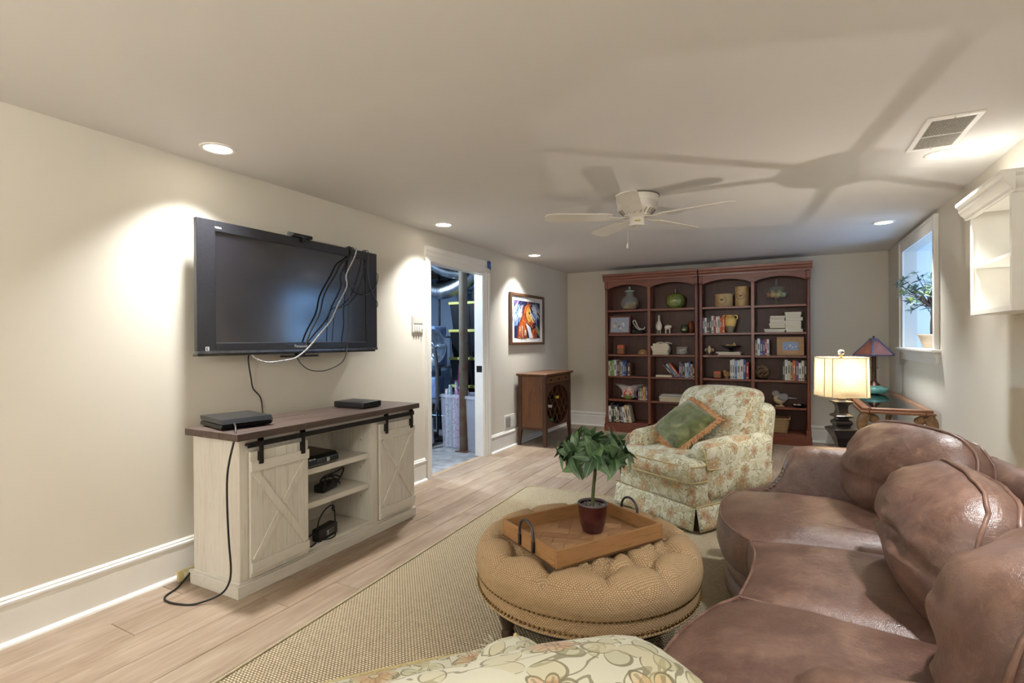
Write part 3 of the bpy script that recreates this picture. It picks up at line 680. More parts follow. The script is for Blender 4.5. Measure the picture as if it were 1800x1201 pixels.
def paper(c1, c2, sc):
    k = NT('gift_paper'); v = k.coord('Object', (1, 1, 1), True); vo = k.n('ShaderNodeTexVoronoi'); vo.inputs['Scale'].default_value = sc; k.l(v, vo.inputs['Vector'])
    k.l(k.ramp(vo.outputs[0], (.2, c1), (.45, c2)), k.b.inputs['Base Color']); k.set(Roughness=.5); return k.m
GP = [paper((200, 60, 90), (220, 214, 220), 30), paper((230, 226, 226), (150, 180, 190), 36), paper((180, 40, 50), (235, 225, 225), 45), paper((130, 60, 130), (200, 150, 190), 30), paper((225, 222, 216), (190, 90, 110), 26)]
gi = 0
for x_, y_, h_ in ((-3.575, 5.08, .69), (-3.525, 5.08, .74), (-3.475, 5.09, .62), (-3.425, 5.08, .70), (-3.375, 5.09, .6), (-3.56, 5.16, .60), (-3.50, 5.17, .76), (-3.44, 5.17, .72), (-3.56, 5.26, .78), (-3.48, 5.27, .64), (-3.40, 5.25, .66)):
    r = thing('wrapping_paper_roll', ['roll of pink-dotted gift wrap standing in the clear tote', 'roll of pale blue gift wrap standing in the clear tote', 'roll of red patterned gift wrap standing in the clear tote', 'roll of violet gift wrap standing in the clear tote', 'roll of white and rose gift wrap standing in the clear tote'][gi % 5], 'wrapping paper', (x_, y_, .012), 0, 'gift wrap rolls in the tote')
    MB().cyl((0, 0, 0), (0, 0, h_), .021, n=14).build('paper', GP[gi % 5], r, smooth=40)
    MB().cyl((0, 0, h_-.001), (0, 0, h_+.002), .010, n=10).build('core', PC((150, 120, 90), .8), r); gi += 1
for k, (c_, x_, h_, ln) in enumerate((((120, 40, 90), -3.66, .98, .05), ((210, 212, 218), -3.49, 1.02, -.10))):
    o = MB().cyl((0, 0, 0), (ln, .03, h_), .018 if k else .03, n=14).build('long_tube', PC(c_, .5), smooth=40, loc=(x_, 5.41, 0))
    tag(o, ['purple wrapped tube leaning behind the clear tote', 'slim white tube slanting behind the clear tote'][k], 'tube')
o = MB().box(-.03, .03, -.008, .008, 0, 1.23).build('pine_board', wood('reddish_board', (168, 110, 84), (138, 84, 62), 'z', 10, rough=.7, coat=0), loc=(-3.51, 5.40, 0)); tag(o, 'narrow reddish wooden board standing behind the steel column', 'board')
for k, (x_, h_, c_) in enumerate(((-3.19, .84, (170, 140, 60)), (-3.15, .88, (110, 60, 50)), (-3.09, .98, (140, 146, 150)))):
    o = MB().cyl((0, 0, 0), (.0, 0, h_), .018 if k < 2 else .035, n=14).build('upright_tube', PC(c_, .5), smooth=40, loc=(x_, 5.13, .012)); tag(o, ['ochre tube standing in the tote by the jamb', 'brown tube standing in the tote by the jamb', 'thick grey tube standing in the tote by the jamb'][k], 'tube')
# parabolic heater
ht = thing('dish_heater', 'silver parabolic dish heater standing in the utility room', 'heater', (-3.97, 5.30, 0))
def dish(r, z): return (r, z)
dm = MB().lathe([(.02, .10), (.06, .095), (.12, .075), (.18, .04), (.225, 0), (.232, 0), (.185, .05), (.12, .085), (.05, .108), (.02, .112)], 36)
dm.xf(lambda p: Vector((p.x, p.z, p.y+1.2))).build('dish', STEEL, ht, smooth=50)
MB().tube([(.06*math.cos(a*PI/8), -.02, 1.2+.06*math.sin(a*PI/8)) for a in range(16)], .008, 6, True).build('element', STEEL, ht, smooth=60)
MB().cyl((0, .09, 1.2), (0, -.03, 1.2), .022, n=12).build('emitter', STEEL, ht, smooth=40)
MB().tube([(0, .11, 1.2), (0, .13, 1.1), (0, .13, .05)], .012, 8).build('pole', DARKIRON, ht, smooth=40)
MB().lathe([(.16, -.004), (.16, .02), (.02, .04), (.012, .05)], 24, (0, .13, 0)).build('base', DARKIRON, ht, smooth=40)
# vacuum cleaner
vc = thing('vacuum_cleaner', 'upright vacuum cleaner with silver wand and black hose in the utility room', 'vacuum cleaner', (-3.78, 5.0, 0))
VB = M('vacuum_grey', (150, 156, 164), (130, 136, 144), 12, rough=.3, metal=.4)
MB().rbox((-.12, .05, .10), (.26, .3, .11), .04, 8).build('floor_head', BLACK, vc, smooth=60)
MB().rbox((-.10, -.10, .06), (.2, .08, .05), .02, 7).build('bumper', VB, vc, smooth=60)
MB().cyl((.0, -.13, .055), (.045, -.13, .055), .052, n=20).build('wheel', RUBBER, vc, smooth=40)
MB().cyl((.045, -.13, .055), (.05, -.13, .055), .026, n=16).build('wheel_hub', VB, vc, smooth=40)
MB().rbox((-.16, .02, .28), (.15, .16, .3), .05, 8).build('dust_bin', GL('smoked_bin', (170, 180, 190), .1), vc, smooth=60)
MB().rbox((-.16, .02, .48), (.17, .18, .14), .05, 8).build('motor_housing', BLACK, vc, smooth=60)
MB().tube(spline([(.08, -.06, .06), (.07, -.06, .2), (.06, -.05, .36)], 5), [.03]*10+[.028], 10).build('nozzle', VB, vc, smooth=60)
MB().tube([(.06, -.05, .36), (.02, -.03, 1.02)], .016, 10).build('wand', STEEL, vc, smooth=40)
MB().tube(spline([(.02, -.03, 1.02), (.0, -.03, 1.1), (.02, -.03, 1.17), (.08, -.03, 1.19), (.11, -.02, 1.12), (.12, 0, .9), (.12, .0, .62), (.10, .0, .46), (0, .0, .42)], 7), .022, 10).build('hose', M('hose_grey', (90, 92, 96), (60, 62, 66), 80, (1, 1, 1), rough=.5), vc, smooth=60)
MB().rbox((.03, -.035, .86), (.05, .05, .05), .014, 7).build('clip', BLACK, vc, smooth=60)
MB().rbox((.05, -.02, .48), (.07, .07, .1), .02, 7).build('coupling', BLACK, vc, smooth=60)
# ducts and pipes under the joists
def duct(name, pts, r, label, ribs=True):
    P = spline(pts, 10); rs = [r*(1+(.05 if ribs and i % 2 else 0)) for i in range(len(P))]
    return tag(MB().tube(P, rs, 18).build(name, STEEL, smooth=25), label, 'duct')
duct('flex_duct', [(-4.35, 5.4, 2.40), (-4.30, 5.45, 2.15), (-4.16, 5.5, 1.98), (-3.98, 5.55, 1.93), (-3.75, 5.6, 2.0), (-3.55, 5.65, 2.15), (-3.4, 5.7, 2.4)], .10, 'silver sectional elbow duct sagging below the utility room joists')
duct('round_duct', [(-4.6, 6.35, 2.08), (-4.0, 6.38, 2.1), (-3.6, 6.4, 2.1), (-3.05, 6.42, 2.1)], .12, 'straight silver round duct running along the far utility wall', False)
duct('round_duct', [(-4.0, 5.0, 2.4), (-3.86, 5.1, 2.26), (-3.7, 5.2, 2.14), (-3.5, 5.3, 2.1)], .06, 'thin silver duct slanting down near the steel column', False)
tag(MB().cyl((0, 0, 0), (0, 0, 2.4), .05, n=16).build('vent_pipe', M('pale_pipe', (170, 182, 196), (150, 162, 178), 10, rough=.4), smooth=40, loc=(-4.0, 6.05, 0)), 'pale vertical vent pipe behind the tote stack', 'pipe')
tag(MB().cyl((0, 0, 0), (0, 0, 2.4), .016, n=12).build('black_pipe', BLACK, smooth=40, loc=(-4.42, 6.1, 0)), 'thin black vertical pipe on the utility wall', 'pipe')
sh = thing('steel_shelf', 'grey steel shelf against the utility wall behind the dish heater', 'shelf', (-4.6, 5.85, 0))
for z in (.45, .9, 1.32): MB().box(-.45, .45, -.18, .18, z, z+.025).build('shelf_board', VB, sh)
for x in (-.44, .44):
    for y in (-.17, .17): MB().box(x-.012, x+.012, y-.012, y+.012, 0, 1.4).build('post', VB, sh)
PL_ = M('blue_plastic_box', (150, 172, 210), (120, 142, 190), 8, rough=.35)
for k, (x, z, w, h) in enumerate(((-4.42, 1.346, .42, .14), (-4.42, .926, .45, .3), (-4.5, .476, .5, .3))):
    o = MB().rbox((0, 0, h/2), (w, .3, h), .03, 7).build('plastic_box', PL_, loc=(x, 5.84, z), smooth=60, rot=(0, 0, R(6*k)))
    tag(o, ['translucent blue plastic box on the top of the steel shelf', 'tall blue plastic box on the middle shelf behind the heater', 'blue plastic box on the low steel shelf behind the vacuum'][k], 'box')

# ================================================================ WINE CABINET
WC = wood('wine_cabinet_oak', (128, 84, 48), (92, 56, 30), 'z', 16, rough=.4, coat=.2)
WCD = wood('wine_cabinet_dark', (88, 54, 32), (62, 37, 22), 'z', 16, rough=.42)
wc = thing('wine_cabinet', 'small antique wooden wine cabinet with lattice front and splayed legs', 'cabinet', (-2.69, 5.995, 0))
hx, hy = .185, .41     # local: x toward the room (+), y along wall
MB().prism([(-hx-.015, -hy-.03), (hx+.03, -hy-.03), (hx+.03, hy+.03), (-hx-.015, hy+.03)], 'z', .85, .875).build('top', wood('wine_cabinet_top', (112, 76, 46), (84, 52, 32), 'y', 16), wc, bevel=.008, seg=3)
MB().box(-hx-.005, hx+.012, -hy-.012, hy+.012, .838, .85).build('top_moulding', WCD, wc, bevel=.004)
for sx in (-1, 1):
    for sy in (-1, 1):
        cx, cy = sx*(hx-.022), sy*(hy-.022); lg = MB()
        P = [(cx, cy, .838), (cx, cy, .26), (cx, cy, .2), (cx+sx*.004, cy+sy*.004, .12), (cx+sx*.006, cy+sy*.006, .06), (cx+sx*.016, cy+sy*.016, .0)]
        hw = [.022, .022, .024, .021, .017, .021]; vs = []
        for (a, b, z), h in zip(P, hw): vs += [(a-h, b-h, z), (a+h, b-h, z), (a+h, b+h, z), (a-h, b+h, z)]
        fs = [(0, 1, 2, 3), (20, 23, 22, 21)]
        for i in range(5):
            for q in range(4): fs.append((i*4+q, i*4+4+q, i*4+4+(q+1) % 4, i*4+(q+1) % 4))
        lo = lg.add(vs, fs).build('leg', WCD, wc, bevel=.004)
for sy in (-1, 1): MB().box(-hx+.03, hx-.03, sy*(hy-.02)-.008, sy*(hy-.02)+.008, .21, .838).build('side_panel', WC, wc, bevel=.002)
MB().box(-hx+.004, -hx+.014, -hy+.03, hy-.03, .21, .838).build('back_panel', WCD, wc)
MB().box(-hx+.02, hx-.02, -hy+.03, hy-.03, .2, .215).build('bottom_panel', WCD, wc)
for sy in (-1, 1): MB().box(-hx+.02, hx-.02, sy*(hy-.012)-.012, sy*(hy-.012)+.012, .19, .215).build('apron', WCD, wc, bevel=.003)
# front: drawers above, oval lattice below
MB().box(hx-.034, hx-.012, -hy+.04, hy-.04, .73, .745).build('drawer_rail', WCD, wc)
for i in range(3):
    y0 = -hy+.046+i*.246; dr = MB().box(hx-.03, hx-.006, y0, y0+.236, .75, .83).build('drawer', WC, wc, bevel=.003)
    MB().ball((hx+.002, y0+.118, .79), (.012, .012, .012), 7).build('knob', DARKIRON, dr, smooth=80)
fw, fz0, fz1 = hy-.045, .215, .73; N = 40
out = [(-fw, fz0), (fw, fz0), (fw, fz1), (-fw, fz1)]
def rect_pt(a):
    c_, s_ = math.cos(a), math.sin(a); k = 1/max(abs(c_), abs(s_)); return (c_*k*fw, (fz0+fz1)/2+s_*k*(fz1-fz0)/2)
vs = []; fs = []
for d_ in (hx-.03, hx-.012):
    for i in range(N):
        a = 2*PI*i/N; vs.append((d_, *rect_pt(a)))
    for i in range(N):
        a = 2*PI*i/N; vs.append((d_, math.cos(a)*(fw-.012), (fz0+fz1)/2+math.sin(a)*((fz1-fz0)/2-.012)))
for i in range(N):
    j = (i+1) % N; fs += [(i, j, N+j, N+i), (2*N+i, 3*N+i, 3*N+j, 2*N+j), (N+i, N+j, 3*N+j, 3*N+i), (i, 2*N+i, 2*N+j, j)]
MB().add(vs, fs).build('oval_frame', WCD, wc, smooth=30)
cz = (fz0+fz1)/2
for s_ in (-1, 1):
    for k in range(-4, 5):
        off = k*.15; pts = []
        # clip the diagonal y = off + s*(z-cz)*.9 to the oval
        for q in range(61):
            z = fz0+.015+(fz1-fz0-.03)*q/60; y = off+s_*(z-cz)*.85
            if (y/(fw-.008))**2+((z-cz)/((fz1-fz0)/2-.008))**2 <= 1: pts.append((y, z))
        if len(pts) > 6:
            MB().bar((hx-.024-.005*(s_ > 0), *pts[0]), (hx-.024-.005*(s_ > 0), *pts[-1]), .014, .008, (1, 0, 0)).build('lattice_slat', WCD, wc)
            MB().bar((-.02-.005*(s_ > 0), *pts[0]), (-.02-.005*(s_ > 0), *pts[-1]), .014, .008, (1, 0, 0)).build('lattice_slat', WCD, wc)
bp = [(.001, 0), (.036, .002), (.038, .02), (.038, .17), (.034, .195), (.016, .225), (.014, .28), (.016, .282), (.016, .295), (.001, .296)]
for k, (dy, dz, cap, gl_, tilt) in enumerate(((-.02, .562, (216, 190, 60), (24, 30, 24), 0), (-.235, .47, (214, 214, 216), (60, 20, 24), 0), (-.20, .30, (30, 120, 80), (20, 44, 30), 0))):
    bt = thing('wine_bottle', ['wine bottle with yellow cap lying in the wine cabinet lattice', 'wine bottle with silver-white cap lying in the wine cabinet lattice', 'wine bottle with green foil lying low in the wine cabinet lattice'][k], 'bottle', (-2.69+hx-.30, 5.995+dy, dz), 0, 'bottles in the wine cabinet')
    g = MB().lathe(bp, 18); g.xf(lambda p: Vector((p.z, p.x, p.y))); g.build('glass', M('bottle_%d' % k, gl_, None, 20, rough=.1, coat=.6), bt, smooth=50)
    g = MB().lathe([(.001, .245), (.018, .245), (.0175, .30), (.016, .302), (.001, .302)], 16); g.xf(lambda p: Vector((p.z, p.x, p.y))); g.build('foil_cap', PC(cap, .35), bt, smooth=50)

# ================================================================ BOOKCASES
CH = wood('cherry_bookcase', (134, 72, 48), (98, 49, 33), 'z', 12, rough=.35, coat=.25)
CHH = wood('cherry_bookcase_horizontal', (134, 72, 48), (98, 49, 33), 'x', 12, rough=.35, coat=.25)
CHB = wood('cherry_back_panel', (100, 60, 46), (76, 43, 33), 'z', 8, rough=.5, coat=.1)
BYF, BYB = 6.995, YB-.012            # front and back of the cases
SHZ = [1.695, 1.36, 1.075, .775, .447, .13]     # top of each shelf board
def bookcase(label, x0, x1, div):
    w = x1-x0; t = thing('bookcase', label, 'bookcase', (x0, BYB, 0), 0, 'cherry bookcases')
    D = BYB-BYF; H = 2.10; dv = div-x0
    # local: x 0..w, y 0 (back) .. -D (front)
    MB().box(0, .022, -D+.02, 0, 0, H).build('side', CH, t); MB().box(w-.022, w, -D+.02, 0, 0, H).build('side', CH, t)
    MB().box(.022, w-.022, -.012, 0, .1, H).build('back_panel', CHB, t)
    MB().box(.0, w, -D+.01, 0, H, H+.02).build('top_panel', CHH, t)
    MB().box(dv-.018, dv+.018, -D+.012, -.012, .13, H-.05).build('divider', CH, t, bevel=.002)
    # plinth
    MB().box(-.012 if x0 < -1.5 else 0, w+(0 if x0 < -1.5 else .012), -D-.02, 0, 0, .10).build('plinth', CHH, t, bevel=.003)
    MB().box(-.006 if x0 < -1.5 else 0, w+(0 if x0 < -1.5 else .006), -D-.012, 0, .10, .112).build('plinth_moulding', CHH, t, bevel=.004)
    for z in SHZ:
        for a, b in ((.022, dv-.018), (dv+.018, w-.022)):
            MB().box(a, b, -D+.025, -.012, z-.026, z).build('shelf', CHH, t, bevel=.002)
    # pilasters: turned quarter columns with capitals and bases
    for xx in (.022, w-.022):
        MB().cyl((xx, -D+.012, .20), (xx, -D+.012, 1.98), .019, n=16).build('pilaster', CH, t, smooth=40)
        MB().box(xx-.026, xx+.026, -D-.014, -D+.03, .112, .185).build('pilaster_base', CH, t, bevel=.004)
        for z in (.19, .205): MB().lathe([(.02, -.006), (.026, -.004), (.026, .004), (.02, .006)], 16, (xx, -D+.012, z)).build('base_ring', CH, t, smooth=40)
        MB().box(xx-.024, xx+.024, -D-.012, -D+.03, 2.0, 2.09).build('capital', CH, t, bevel=.006)
        MB().lathe([(.019, -.008), (.027, -.004), (.027, .004), (.02, .008)], 16, (xx, -D+.012, 1.99)).build('capital_ring', CH, t, smooth=40)
    # arched valance: one board, an arch over each bay
    vs = []; fs = []; n = 17; top = 2.10
    prof = []
    for a, b in ((.044, dv-.018), (dv+.018, w-.044)):
        for i in range(n):
            u = i/(n-1); prof.append((a+(b-a)*u, 1.985+.058*math.sin(PI*u)**.75))
    for d_ in (-D+.006, -D+.024):
        vs += [(x, d_, z) for x, z in prof]+[(x, d_, top) for x, z in prof]
    K = len(prof)
    for i in range(K-1):
        fs += [(i, i+1, K+i+1, K+i), (2*K+i, 3*K+i, 3*K+i+1, 2*K+i+1), (i, 2*K+i, 2*K+i+1, i+1)]
    MB().add(vs, fs).build('arched_valance', CHH, t)
    # crown moulding
    cp = [(-D+.01, 2.095), (-D-.012, 2.095), (-D-.014, 2.115), (-D-.024, 2.125), (-D-.03, 2.14), (-D-.03, 2.15), (-D-.042, 2.162), (-D-.046, 2.18), (-D-.046, 2.195), (-D+.01, 2.195)]
    MB().prism(cp, 'x', -.022 if x0 < -1.5 else 0, w+(0 if x0 < -1.5 else .022)).build('crown', CHH, t, smooth=30)
    MB().box(0, w, -D+.01, 0, 2.12, 2.195).build('crown_filler', CHH, t)
    return t
AX0, AX1, AD = -2.215, -.973, -1.603
BX0, BX1, BD = -.958, .292, -.328
bookcase('dark cherry bookcase with arched bays, its green pumpkin jar and horse-side wall neighbour', AX0, AX1, AD)['label'] = 'dark cherry bookcase nearer the wine cabinet, holding the green gourd jar'
bookcase('', BX0, BX1, BD)['label'] = 'dark cherry bookcase nearer the window, holding the two stoneware crocks'

# ---------------------------------------------------------------- books
def ZS(r): return SHZ[r]+.0005
BOOKM = {}
def cover(c): return PC(c, .45)
PAGE = M('book_pages', (226, 216, 192), (206, 194, 168), 90, (1, 1, .1), rough=.8)
PAL = {'w': (222, 220, 214), 'b': (58, 84, 140), 'n': (36, 44, 72), 'g': (120, 158, 96), 'G': (52, 78, 56), 'k': (34, 32, 36), 'r': (160, 46, 40), 'o': (206, 102, 50), 'y': (214, 180, 84), 't': (186, 164, 126), 'p': (110, 80, 124), 'l': (150, 180, 214), 'm': (122, 116, 108), 'c': (214, 204, 176), 'B': (92, 66, 48), 'K': (188, 90, 120)}
CN = {'w': 'white', 'b': 'blue', 'n': 'navy', 'g': 'light green', 'G': 'dark green', 'k': 'black', 'r': 'red', 'o': 'orange', 'y': 'yellow', 't': 'tan', 'p': 'purple', 'l': 'pale blue', 'm': 'grey', 'c': 'cream', 'B': 'brown', 'K': 'pink'}
def _book(w, h, d):       # upright book: x thickness, z height, spine toward -y
    c = MB().box(-w/2, -w/2+.002, -d/2, d/2, 0, h).box(w/2-.002, w/2, -d/2, d/2, 0, h)
    c.prism([(-w/2, -d/2+.003), (-w/2*.6, -d/2-.001), (w/2*.6, -d/2-.001), (w/2, -d/2+.003), (w/2, -d/2+.006), (-w/2, -d/2+.006)], 'z', 0, h)
    p = MB().box(-w/2+.002, w/2-.002, -d/2+.006, d/2-.004, .003, h-.003)
    return c, p
def book(code, w, h, d, loc, rot, place, group, tcol=None, pr=None):
    t = thing('book', '%s book %s' % (CN[code], place), 'book', loc, 0, group); t.rotation_euler = rot
    c, p = _book(w, h, d); c.build('cover', cover(PAL[code]), t); p.build('pages', PAGE, t)
    pr = pr or random
    lt = (225, 220, 205) if sum(PAL[code]) < 420 else (60, 56, 60)
    b = MB(); z0 = h*pr.uniform(.28, .4); z1 = h*pr.uniform(.65, .82); ww = w*.32
    b.box(-ww/2, ww/2, -d/2-.0018, -d/2-.0009, z0, z1)
    b.build('spine_print', PC(tcol or lt, .6), t)
    if pr.random() < .6: MB().box(-w*.3, w*.3, -d/2-.0018, -d/2-.0009, h*.06, h*.06+.014).build('publisher_mark', PC(tcol or lt, .6), t)
    return t
def upright(px0, px1, codes, r, hs, place, group, Y=7.10, dep=.17, seed=1, lean=None):
    g = random.Random(seed); xa, xb = bxp(px0, Y-dep/2), bxp(px1, Y-dep/2); n = len(codes)
    ws = [g.uniform(.75, 1.3) for _ in codes]; k = (xb-xa)/sum(ws); x = xa
    for i, c in enumerate(codes):
        w = ws[i]*k; h = hs*g.uniform(.86, 1.06); a = 0
        nb = codes[i-1] if i else (codes[1] if n > 1 else None)
        pl = place + (', next to a %s one' % CN[nb] if nb and codes.count(c) > 1 else '')
        d = dep*g.uniform(.92, 1.05)
        loc = (x+w/2, Y-dep/2+d/2, ZS(r)); rot = (0, 0, 0)
        if lean and i in lean:
            a = lean[i]; rot = (0, R(a), 0); loc = (x+w/2-(math.sin(R(a))*h*.0), Y-dep/2+d/2, ZS(r)+abs(math.sin(R(a)))*w/2)
        book(c, w*.96, h, d, loc, rot, pl, group, pr=g); x += w
def stack(px0, px1, codes, r, th, place, group, Y=7.10, d=.17, seed=1, z0=0, spread=.08):
    g = random.Random(seed); z = ZS(r)+z0; xa, xb = bxp(px0, Y-d/2), bxp(px1, Y-d/2); W = xb-xa
    for i, c in enumerate(codes):
        h = W*g.uniform(.82, 1.0)*(1 if i else 1.04); w = th*g.uniform(.8, 1.25)
        xo = xa+(W-h)/2+g.uniform(-spread, spread)*W*.5
        # lying flat, pages toward the room: rotate the upright book so its height runs along x
        t = thing('book', '%s book %s, %s of the pile' % (CN[c], place, ['bottom', 'second up', 'third up', 'fourth up', 'fifth up', 'sixth up', 'seventh up', 'eighth up'][i]), 'book', (xo, Y, z+w/2), 0, group)
        t.rotation_euler = (0, R(90), R(g.uniform(-5, 5)))
        cv, p = _book(w, h, d*g.uniform(.9, 1.05)); q = cv
        for m_ in (cv, p): m_.xf(lambda v: Vector((v.x, -v.y, v.z)))
        cv.build('cover', cover(PAL[c]), t); p.build('pages', PAGE, t); z += w
    return z
upright(1235, 1274, 'bwBGwrwcoo', 1, .225, 'upright beside the yellow jug', 'books beside the yellow jug', seed=11)
upright(1327, 1352, 'mwbprw', 2, .21, 'upright beside the oak photo frame', 'books beside the oak photo frame', seed=12)
upright(1069, 1101, 'cggwpBtlbb', 3, .215, 'in the row under the orange candle', 'books under the orange candle', seed=13)
upright(1102, 1108, 'B', 3, .18, 'standing at the row end under the orange candle', 'books under the orange candle', seed=14)
upright(1193, 1221, 'pmkwlbtk', 3, .20, 'upright under the square glass bowl', 'books under the square glass bowl', seed=15)
upright(1283, 1291, 'ww', 3, .25, 'upright beside the small bird figure', 'books beside the small bird figure', seed=16)
upright(1291, 1316, 'lwwbr', 3, .235, 'by the divider near the small bird', 'books beside the small bird figure', seed=17)
upright(1375, 1418, 'Gwctopwck', 3, .24, 'in the row beside the vine ball', 'books beside the vine ball', seed=18)
upright(1121, 1138, 'pgKytp', 4, .185, 'of the thin row by the candy bag', 'thin books by the candy bag', seed=19)
upright(1069, 1110, 'wkGcnmwtc', 5, .245, 'leaning in the bottom row', 'leaning books on the bottom shelf', seed=20, lean={1: -3, 2: -5, 3: -7, 4: -9, 5: -9, 6: -9, 7: -10, 8: -11}, dep=.19)
PZT = stack(1144, 1176, 'ccwcw', 2, .034, 'beside the square glass bowl', 'book pile beside the square glass bowl', seed=31)
stack(1341, 1382, 'lw', 1, .022, 'in the short pile of the upper shelf', 'short book pile on the upper shelf', seed=32, d=.19)
stack(1352, 1381, 'tcwwm', 1, .027, 'in the upper layer of the short shelf pile', 'short book pile on the upper shelf', seed=33, z0=.048)
stack(1379, 1411, 'wccwtwc', 1, .034, 'in the tall pile of the upper shelf', 'tall book pile on the upper shelf', seed=34)
stack(1156, 1206, 'wcywlkw', 4, .0135, 'in the magazine pile behind the floral armchair', 'magazines behind the armchair', seed=35, d=.2)
stack(1258, 1302, 'mw', 2, .02, 'under the black pedestal bowl', 'flat books under the pedestal bowl', seed=36, d=.2, spread=.04)
stack(1151, 1180, 'c', 3, .032, 'lying alone below the leaning ones', 'books under the square glass bowl', seed=37)
for i, (c, px, a) in enumerate((('B', 1184.5, -42), ('l', 1189.5, -40), ('o', 1194.5, -38))):
    w, h = .026, .215; x = bxp(px, 7.02)
    book(c, w, h, .165, (x-.0, 7.10, ZS(3)+math.sin(R(-a))*w/2), (0, R(a), 0), 'slumped sideways against the upright row', 'books under the square glass bowl')
# open book lying on the pile beside the glass bowl
ob_ = thing('open_book', 'open white book draped across the top of the pile by the glass bowl', 'book', (bxp(1166, 7.02), 7.09, PZT+.012), R(8))
for s_ in (-1, 1):
    MB().grid(lambda u, v: (s_*(.002+.10*u), -.075+.15*v, .010*math.sin(PI*min(1, u*1.1))-(.012*u*u if s_ > 0 else .0)), 8, 3).build('page_block', PAGE, ob_, smooth=80).modifiers.new('t', 'SOLIDIFY').thickness = .012

# ---------------------------------------------------------------- ornaments on the shelves
def at(px, Y=7.12): return bxp(px, Y)
CERG = M('green_glaze', (98, 122, 62), (70, 92, 46), 12, rough=.18, coat=.5)
# lidded glass jar with fruit
CLEAR = NT('thin_clear_glass'); CLEAR.set(Base_Color=(.5, .56, .55, 1), Roughness=.03, Alpha=.16, Specular_IOR_Level=.9); CLEAR = CLEAR.m
jx = at(1106.5); j = thing('glass_jar', 'swirled clear glass jar with pale lid, half full of small fruit', 'jar', (jx, 7.14, ZS(0)))
gb = MB().lathe([(.06, 0), (.09, .01), (.118, .05), (.126, .10), (.115, .15), (.085, .185), (.055, .20), (.05, .22), (.05, .25), (.056, .255), (.052, .256), (.046, .25), (.046, .22), (.05, .2), (.08, .18), (.11, .148), (.121, .1), (.113, .05), (.086, .013), (.05, .005)], 36)
gb.xf(lambda p: Vector((p.x*(1+.02*math.sin(9*math.atan2(p.y, p.x)+26*p.z)), p.y*(1+.02*math.sin(9*math.atan2(p.y, p.x)+26*p.z)), p.z)))
gb.build('bowl', CLEAR, j, smooth=60)
MB().lathe([(.05, .2565), (.066, .258), (.07, .264), (.066, .272), (.03, .282), (.012, .292), (.012, .305), (.018, .315), (.01, .33), (.002, .335)], 24).build('lid', M('celadon_lid', (176, 196, 184), (156, 178, 166), 20, rough=.2, coat=.4), j, smooth=50)
FRM = [M('small_apple_yellow', (206, 184, 88), (186, 140, 70), 8, rough=.4), M('small_apple_green', (168, 172, 84), (140, 150, 64), 8, rough=.4), M('small_apple_red', (196, 140, 84), (170, 92, 60), 8, rough=.4)]
def fruit(label, loc, r, mi, grp, cat='fruit', sq=(1, 1, .92)):
    f = thing('fruit', label, cat, loc, 0, grp)
    MB().ball((0, 0, r*sq[2]), (r*sq[0], r*sq[1], r*sq[2]), 9).build('flesh', FRM[mi], f, smooth=120)
    MB().cyl((0, 0, r*sq[2]*1.9), (r*.1, 0, r*sq[2]*2.25), r*.06, n=6).build('stem', PC((80, 60, 40), .8), f); return f
for k, (dx, dy, dz, mi) in enumerate(((-.065, -.03, .012, 0), (-.015, -.065, .008, 1), (.045, -.045, .008, 2), (.07, .01, .014, 0), (.0, .03, .008, 2), (-.055, .045, .012, 1), (.04, .06, .012, 0), (-.03, -.01, .052, 2), (.035, .0, .052, 1), (.075, -.02, .06, 0))):
    fruit('small %s fruit inside the swirled glass jar' % ['yellow', 'green', 'blushed'][mi], (jx+dx*.95, 7.14+dy*.95, ZS(0)+dz), .027, mi, 'fruit in the swirled jar')
# green ribbed gourd jar
g = thing('gourd_jar', 'round green glazed ribbed gourd jar with a small stem', 'jar', (at(1187.5), 7.14, ZS(0)))
MB().lathe([(.06, 0), (.085, .008), (.115, .05), (.125, .10), (.118, .145), (.09, .185), (.05, .205), (.02, .20)], 60, lobes=15, la=.02).build('body', M('green_crackle_glaze', (128, 140, 72), (96, 112, 56), 7, rough=.22, coat=.5), g, smooth=60)
MB().tube(spline([(0, 0, .198), (.003, 0, .225), (.0, 0, .245), (-.004, 0, .26)], 4), [.02, .017, .014, .012, .011, .01, .01, .011, .012, .013, .014, .014, .012], 10).build('stem', M('stem_glaze', (176, 150, 120), (140, 100, 70), 20, rough=.3), g, smooth=60)
# crocks
STN = M('stoneware', (196, 168, 122), (182, 152, 106), 9, rough=.45, bump=.05)
INK = PC((52, 40, 36), .7)
def crock(label, px, r, h):
    t = thing('stoneware_crock', label, 'crock', (at(px), 7.15, ZS(0)))
    MB().lathe([(r*.97, 0), (r, .006), (r, h-.02), (r*1.03, h-.015), (r*1.03, h-.002), (r*.98, h), (r*.92, h-.004), (r*.92, .012), (.001, .01)], 40).build('pot', STN, t, smooth=40)
    b = MB(); zc = h*.52; R0 = r*.5
    def on(u, v): a = -PI/2-.15+u/r; return ((r+.0012)*math.cos(a), (r+.0012)*math.sin(a), zc+v)
    def leaf(u, v, l, w, an):
        c_, s_ = math.cos(an), math.sin(an); q = [(0, 0), (l*.5, w), (l, 0), (l*.5, -w)]
        b.add([on(u+x*c_-y*s_, v+x*s_+y*c_) for x, y in q], [(0, 1, 2, 3)])
    for i in range(22):
        a = PI*.72+(PI*1.56)*i/21; leaf(R0*math.cos(a), R0*math.sin(a), .014, .0035, a+PI/2+(.5 if i % 2 else -.5))
    for sx in (-1, 1):      # small winged emblem
        for k in range(3): leaf(.002*sx, .006-.003*k, .026-.004*k, .0032, (PI if sx < 0 else 0)+sx*(.35-.35*k))
    leaf(0, -.016, .03, .005, PI/2)
    b.build('printed_emblem', INK, t); return t
